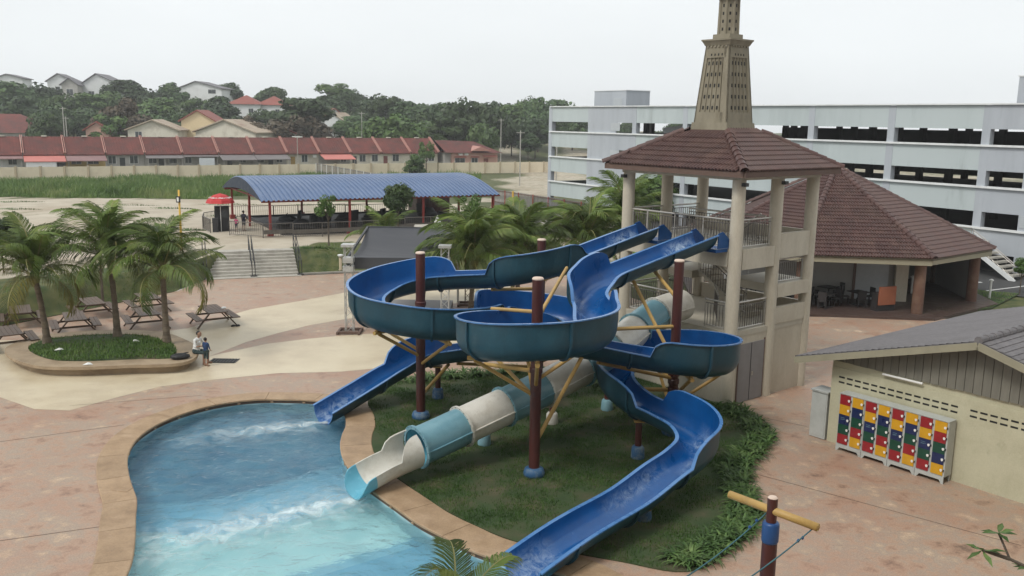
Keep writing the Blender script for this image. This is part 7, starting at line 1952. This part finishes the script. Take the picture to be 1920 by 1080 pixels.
TREES = [  # x, y, top z, crown width, kind, label
    (-139.4, 255, 18.7, 15.4, 'A', 'dark tree at the left edge of the wooded hill'),
    (-134.9, 262, 18.7, 12.5, 'A', 'dark tree second from the left on the hill'),
    (-120.1, 246, 15.5, 9.4, 'A', 'dark tree in front of the left white hill house'),
    (-121.6, 228, 14.2, 11.6, 'A', 'lower dark tree behind the far left red roof'),
    (-113.5, 226, 12.7, 10.1, 'A', 'low dark tree left of the white van'),
    (-104.9, 206, 10.5, 6.8, 'B', 'light green round tree right of the far left red roof'),
    (-120.1, 262, 16.0, 10.0, 'B', 'tree covering the foot of the large white hill house'),
    (-117.4, 268, 16.8, 9.4, 'A', 'tree under the right end of the long grey roof'),
    (-107.9, 232, 11.6, 10.3, 'A', 'dark tree above the white van'),
    (-119.0, 285, 18.0, 12.7, 'A', 'dark tree between the two white hill houses, left one'),
    (-110.5, 278, 17.3, 10.6, 'A', 'dark tree between the two white hill houses, middle one'),
    (-107.3, 290, 20.2, 8.8, 'A', 'tall dark tree left of the second white hill house'),
    (-95.9, 250, 14.9, 11.1, 'A', 'broad dark tree below the tall one'),
    (-92.7, 230, 11.2, 10.2, 'A', 'low dark tree right of the brown one'),
    (-90.5, 214, 14.1, 10.6, 'D', 'brown half-bare tree behind the terrace row'),
    (-91.4, 208, 10.1, 7.3, 'B', 'green bush tree below the brown one'),
    (-85.1, 232, 11.3, 7.4, 'A', 'dark tree left of the yellow gable house'),
    (-92.0, 268, 15.4, 7.7, 'B', 'pale tree in front of the second white hill house'),
    (-78.9, 250, 15.4, 10.5, 'A', 'dark round tree above the weathered roof'),
    (-84.9, 258, 14.1, 7.4, 'A', 'dark tree left of the round dark one'),
    (-99.8, 325, 20.4, 9.3, 'A', 'distant tree right of the second white hill house'),
    (-88.0, 320, 18.2, 4.9, 'A', 'small distant tree on the skyline'),
    (-82.8, 318, 19.9, 8.1, 'A', 'round tree behind the red hipped roofs'),
    (-70.4, 262, 11.9, 8.3, 'B', 'green tree below the red hipped roofs'),
    (-51.2, 222, 14.9, 13.8, 'B', 'big round tree standing over the terrace row'),
    (-50.0, 216, 10.8, 12.6, 'D', 'brown undergrowth tree below the big round tree'),
    (-60.9, 212, 10.3, 6.7, 'D', 'thin brown tree above the weathered roof'),
    (-58.9, 300, 16.7, 10.5, 'A', 'distant tree right of the big round tree'),
    (-51.0, 285, 14.6, 10.9, 'A', 'distant dark tree at the dip of the skyline'),
    (-41.6, 262, 13.1, 10.0, 'A', 'dark tree at the dip of the skyline'),
    (-42.3, 240, 10.7, 9.1, 'A', 'dark tree right of the white porch house'),
    (-35.3, 222, 9.5, 8.5, 'B', 'green tree left of the bright one'),
    (-36.0, 262, 17.0, 11.0, 'A', 'tallest dark tree in the middle of the skyline'),
    (-29.8, 258, 15.0, 9.0, 'A', 'dark tree right of the tallest one'),
    (-27.6, 206, 11.3, 12.0, 'C', 'bright green rounded tree behind the terrace row'),
    (-24.1, 245, 13.1, 9.3, 'A', 'dark tree right of the bright green one'),
    (-19.5, 250, 14.7, 9.5, 'A', 'dark tree at the start of the right wood'),
    (-21.2, 222, 9.7, 8.5, 'B', 'lower green tree beside the bright one'),
    (-11.9, 228, 15.6, 12.3, 'B', 'large green tree behind the pink bungalow'),
    (-14.2, 214, 11.0, 9.5, 'B', 'lower green tree above the bungalow roof'),
    (-5.4, 232, 12.6, 8.1, 'B', 'green tree right of the large one'),
    (-5.5, 270, 15.6, 7.7, 'A', 'distant tree above the bungalow yard'),
    (-0.1, 262, 15.2, 9.2, 'A', 'dark tree in the right wood'),
    (3.0, 268, 17.2, 9.4, 'A', 'tall dark tree near the car park'),
    (6.5, 255, 16.6, 8.9, 'A', 'dark tree just left of the car park'),
    (11.2, 262, 16.3, 10.0, 'A', 'dark tree rising over the car park corner'),
    (17.4, 275, 15.7, 10.5, 'A', 'low tree top behind the car park roof'),
    (-0.7, 240, 11.4, 9.1, 'A', 'lower dark tree in the right wood'),
    (5.4, 236, 10.8, 9.0, 'A', 'lowest dark tree by the car park corner'),
    (-7.4, 212, 9.5, 6.7, 'B', 'low green tree above the bungalow ridge'),
]
for ti, (x, y, ztop, w, kind, lab) in enumerate(TREES):
    if kind == 'A' and ti % 5 == 2: kind = 'B'
    w *= 1.28; hh = max(ztop - hgt(x, y), w * .7)
    tree(lab, x, y, hh, w, kind, 'trees behind the terrace row and on the hill')
rr = random.Random(8)
for k in range(70):
    y = rr.uniform(224, 330); x = rr.uniform(-190, 75) * y / 280
    px = 960 + 1700 * x / y
    if 105 < px < 235 and y < 300: continue
    if 340 < px < 535 and y < 300: continue
    w = rr.uniform(7, 12); cap = 10 + (.016 if x / y < -.24 else .004) * y - hgt(x, y); hh = min(w * rr.uniform(.75, .95), cap * rr.uniform(.8, 1))
    if hh < 3.5: continue
    tree('dark tree within the dense wood on the hill', x, y, hh, w, 'AAB'[k % 3], 'trees filling the hill wood')
wb_ = MB()
# far wooded skyline that closes the valley
rr = random.Random(5)
for _ in range(30000):
    x = rr.uniform(-260, 190); y = rr.uniform(330, 420) + abs(x + 40) * .1
    hh = 2.5 + 3 * noise.noise((x * .05, y * .05, 2)); z = hgt(x, y) + rr.random() ** .6 * hh
    p = Vector((x, y, z)); a = rr.random() * 6.28; s_ = rr.uniform(.5, .9)
    t = Vector((cos(a), sin(a), rr.uniform(-.4, .4))) * s_; b = Vector((rr.uniform(-.4, .4), rr.uniform(-.4, .4), 1)) * s_ * .6
    wb_.add([p - t, p - b, p + t, p + b], [(0, 1, 2, 3)])
tag(wb_.build('distant_wood', m_leafA), 'distant dark wood along the skyline', 'wood', kind='stuff')
# saplings around the arena and shrubs on the lot
tree('leafy sapling in front of the arena fence', -12.6, 61.6, 3.6, 1.9, 'B', 'saplings on the bank', thin=THIN, name='sapling')
tree('fuller sapling in front of the arena beside the small palm', -8.2, 64.5, 4.3, 2.3, 'B', 'saplings on the bank', name='sapling')
tree('sapling at the right end of the blue roof', -3.0, 64, 3.6, 2.2, 'C', 'saplings on the bank', thin=THIN, name='sapling')
tree('bare little tree behind the middle palm', -21.6, 46.9, 4.7, 1.5, 'D', 'saplings on the bank', zb=hgt(-21.6, 46.9), thin=THIND, name='sapling')
tree('round green shrub at the left edge of the lot', -27.9, 49, 3.3, 2.6, 'B', 'saplings on the bank', name='sapling')
tree('small bush tree in front of the cream wall', -16.5, 152, 5.0, 4.0, 'B', 'saplings by the cream wall', name='sapling')
tree('leafy young tree behind the cream wall by the red door', -16.8, 175, 6.6, 4.2, 'C', 'saplings by the cream wall', thin=THIN, name='sapling')
tree('shrub with orange flowers on the yard edge', 24.3, 56.4, 2.6, 1.2, 'C', 'yard shrubs', zb=0, name='shrub')
tree('round clipped shrub near the yard stair', 30.9, 54.3, 2.3, 1.2, 'C', 'yard shrubs', zb=0, name='shrub')
tree('darker shrub beside the yard lamp', 32.6, 54.2, 1.9, 1.5, 'B', 'yard shrubs', zb=0, name='shrub')
tree('broad-leaved shrub by the hoarding near the tower', 8.6, 70.5, 3.4, 2.2, 'C', 'yard shrubs', zb=.4, name='shrub')
tree('green bush behind the red hoarding', 14, 92, 5, 6, 'C', 'yard shrubs', zb=0, name='shrub')
yl = thing('yard_lamp', 'flat-topped grey lamp post at the right edge of the yard', 'lamp', (33.1, 53.4, 0))
MB().tube((33.1, 53.4, 0), (33.1, 53.4, 2.6), .06, 8).build('post', m_bal, yl); MB().box(32.5, 33.8, 53.2, 53.6, 2.6, 2.68).build('head', m_white, yl)
for i, (x, y) in enumerate([(24.0, 53.6), (28.3, 52.8)]):
    bb = thing('garden_bollard', ['white garden bollard left of the orange shrub', 'thin white garden bollard on the right lawn'][i], 'bollard', (x, y, .05)); MB().tube((x, y, 0), (x, y, 1.1), .06, 8).build('post', m_white, bb); MB().lathe((x, y, 1.1), [(.12, 0), (.14, .05), (.02, .12)], 10).build('head', m_white, bb)
# plumeria twig that reaches into the lower right corner
pm = thing('plumeria_branch', 'leafy branch tip reaching in at the lower right edge', 'branch', (7.2, 12, 0))
mm_ = MB(); br_pts = [Vector((8.6, 11.6, 0)), Vector((8.3, 11.7, 2.9)), Vector((7.65, 11.9, 3.75)), Vector((7.2, 12.1, 3.92)), Vector((6.85, 12.2, 4.0))]
for a, b in zip(br_pts, br_pts[1:]): mm_.tube(a, b, .03, 7, .022)
mm_.tube(br_pts[3], Vector((7.08, 12.25, 4.25)), .016, 6); mm_.tube(br_pts[2], Vector((7.45, 12.0, 3.85)), .016, 6)
mm_.build('twig', m_bark, pm)
for tip in (br_pts[4], Vector((7.08, 12.25, 4.25)), Vector((7.45, 12.0, 3.85)), Vector((7.9, 11.9, 4.1))):
    for k in range(8):
        a = k * .8 + tip.x * 7; el = random.uniform(-.7, .7); d = Vector((cos(a) * cos(el), sin(a) * cos(el), sin(el))); L_ = random.uniform(.22, .34); s_ = d.cross(Vector((0, 0, 1))).normalized() * .045
        m = MB(); c = tip + d * L_ * .55 + Vector((0, 0, .02)); m.add([tip, tip + d * L_ * .3 + s_ * .7, c + s_, tip + d * L_, c - s_, tip + d * L_ * .3 - s_ * .7], [(0, 1, 2, 3, 4, 5)]); m.build('leaf', m_lily, pm)

# ================================================================ LILY BORDER
def lily_mesh(seed):
    rr = random.Random(seed); m = MB()
    for k in range(20):
        a = k * 2.4 + rr.uniform(-.3, .3); L_ = rr.uniform(.32, .6); el = rr.uniform(.6, 1.3); p = Vector((rr.uniform(-.05, .05), rr.uniform(-.05, .05), 0)); w = rr.uniform(.02, .034)
        side = Vector((-sin(a), cos(a), 0)); prev = None; n_ = 4
        vs = []
        for q in range(n_ + 1):
            t = q / n_; ww = w * (1 - t ** 2.2) + .002
            vs += [p - side * ww, p + side * ww]
            e2 = el - 1.9 * t; p = p + Vector((cos(a) * cos(e2), sin(a) * cos(e2), sin(e2))) * (L_ / n_)
        m.add(vs, [(2 * q, 2 * q + 1, 2 * q + 3, 2 * q + 2) for q in range(n_)])
    return m.mesh('leaves', m_lily)
LIL = [lily_mesh(s) for s in range(4)]
def lily_row(P, width, step, label, group, seed):
    rr = random.Random(seed); C = catmull([(x, y, 0) for x, y in P], 10); acc = 0; cnt = 0
    for a, b in zip(C, C[1:]):
        L_ = (b - a).length; acc += L_
        while acc > step:
            acc -= step; d = (b - a).normalized(); nn = Vector((-d.y, d.x, 0))
            for o in width:
                p = b + nn * (o + rr.uniform(-.09, .09)) + d * rr.uniform(-.1, .1); s_ = rr.uniform(.75, 1.15)
                ob = bpy.data.objects.new('lily_plant', LIL[rr.randrange(4)]); COL.objects.link(ob)
                ob.location = (p.x, p.y, .02); ob.rotation_euler = (0, 0, rr.random() * 6.28); ob.scale = (s_, s_, s_ * rr.uniform(.85, 1.1)); tag(ob, label, 'plant', group); cnt += 1
    return cnt
nl_ = lily_row([(7.4, 31.4), (7.9, 30.6), (8.2, 29.4), (8.2, 28.3), (7.8, 27.2), (7.05, 26.1), (6.6, 25.0), (6.35, 23.7), (6.3, 22.6), (5.95, 21.6), (5.4, 20.8), (4.7, 19.95), (3.9, 19.3)], (-.24, .02, .26), .22, 'strap-leaved lily plant in the border along the right edge of the lawn', 'lilies on the right lawn edge', 1)
nl2_ = lily_row([(-4.3, 33.6), (-2.5, 34.4), (-.5, 35.0), (1.2, 35.6)], (-.2, .15), .26, 'strap-leaved lily plant in the border behind the lawn', 'lilies behind the lawn', 2)
nl3_ = lily_row([(2.4, 34.6), (3.3, 33.6), (4.2, 32.6)], (-.2, .15), .26, 'strap-leaved lily plant at the tower end of the lawn', 'lilies by the tower wall', 3)
print('lilies', nl_, nl2_, nl3_)

# ================================================================ UNSEEN BLOCK ADDED TO SHADE THE NEAR DECK
vb = thing('near_shade_block', 'unseen cream block added behind the camera to shade the near deck', 'building', (8, -14, 0), kind='structure')
MB().box(-16, 34, -30, -1.2, 0, 8.6).build('wall', m_towercream, vb); MB().box(-16, 34, -30, -4.0, 8.6, 22).build('upper_shade_block', m_towercream, vb)
MB().box(14, 34, -1.19, 11, 0, 24).build('side_shade_block', m_towercream, vb); MB().box(-16.5, 34.5, -30, -1.21, 12.2, 12.6).build('canopy', m_concgrey, vb)  # out-of-frame wing added to block sky light from the right
railing(Matrix.Identity(4), (-15.8, -1.35, 0), (13.8, -1.35, 0), 8.6, 1.0, vb)

# ================================================================ HAZE
m_haze = bpy.data.materials.new('haze air'); m_haze.use_nodes = True
t_ = m_haze.node_tree; t_.nodes.remove(t_.nodes['Principled BSDF'])
pv = t_.nodes.new('ShaderNodeVolumePrincipled'); pv.inputs['Color'].default_value = (.98, .99, 1, 1); pv.inputs['Density'].default_value = .00045; pv.inputs['Anisotropy'].default_value = .2
t_.links.new(pv.outputs[0], t_.nodes['Material Output'].inputs['Volume'])
tag(MB().box(-420, 420, -80, 860, -4, 30).build('haze', m_haze), 'thin pale haze in the air', 'haze', kind='stuff')

ct_ = thing('site_container', 'maroon steel container behind the arena', 'container', (-7.4, 84, hgt(-7.4, 84)))
zc_ = hgt(-7.4, 84); CT2 = Matrix.Translation((-7.4, 84, zc_)) @ Matrix.Rotation(.45, 4, 'Z')
MB(CT2).box(-1.6, 1.6, 0, 2.4, -.1, 2.4).build('body', m_maroon, ct_)
for k in range(12): MB(CT2).box(-1.55 + k * .27, -1.43 + k * .27, -.04, -.002, .05, 2.3).build('rib', m_maroon, ct_)
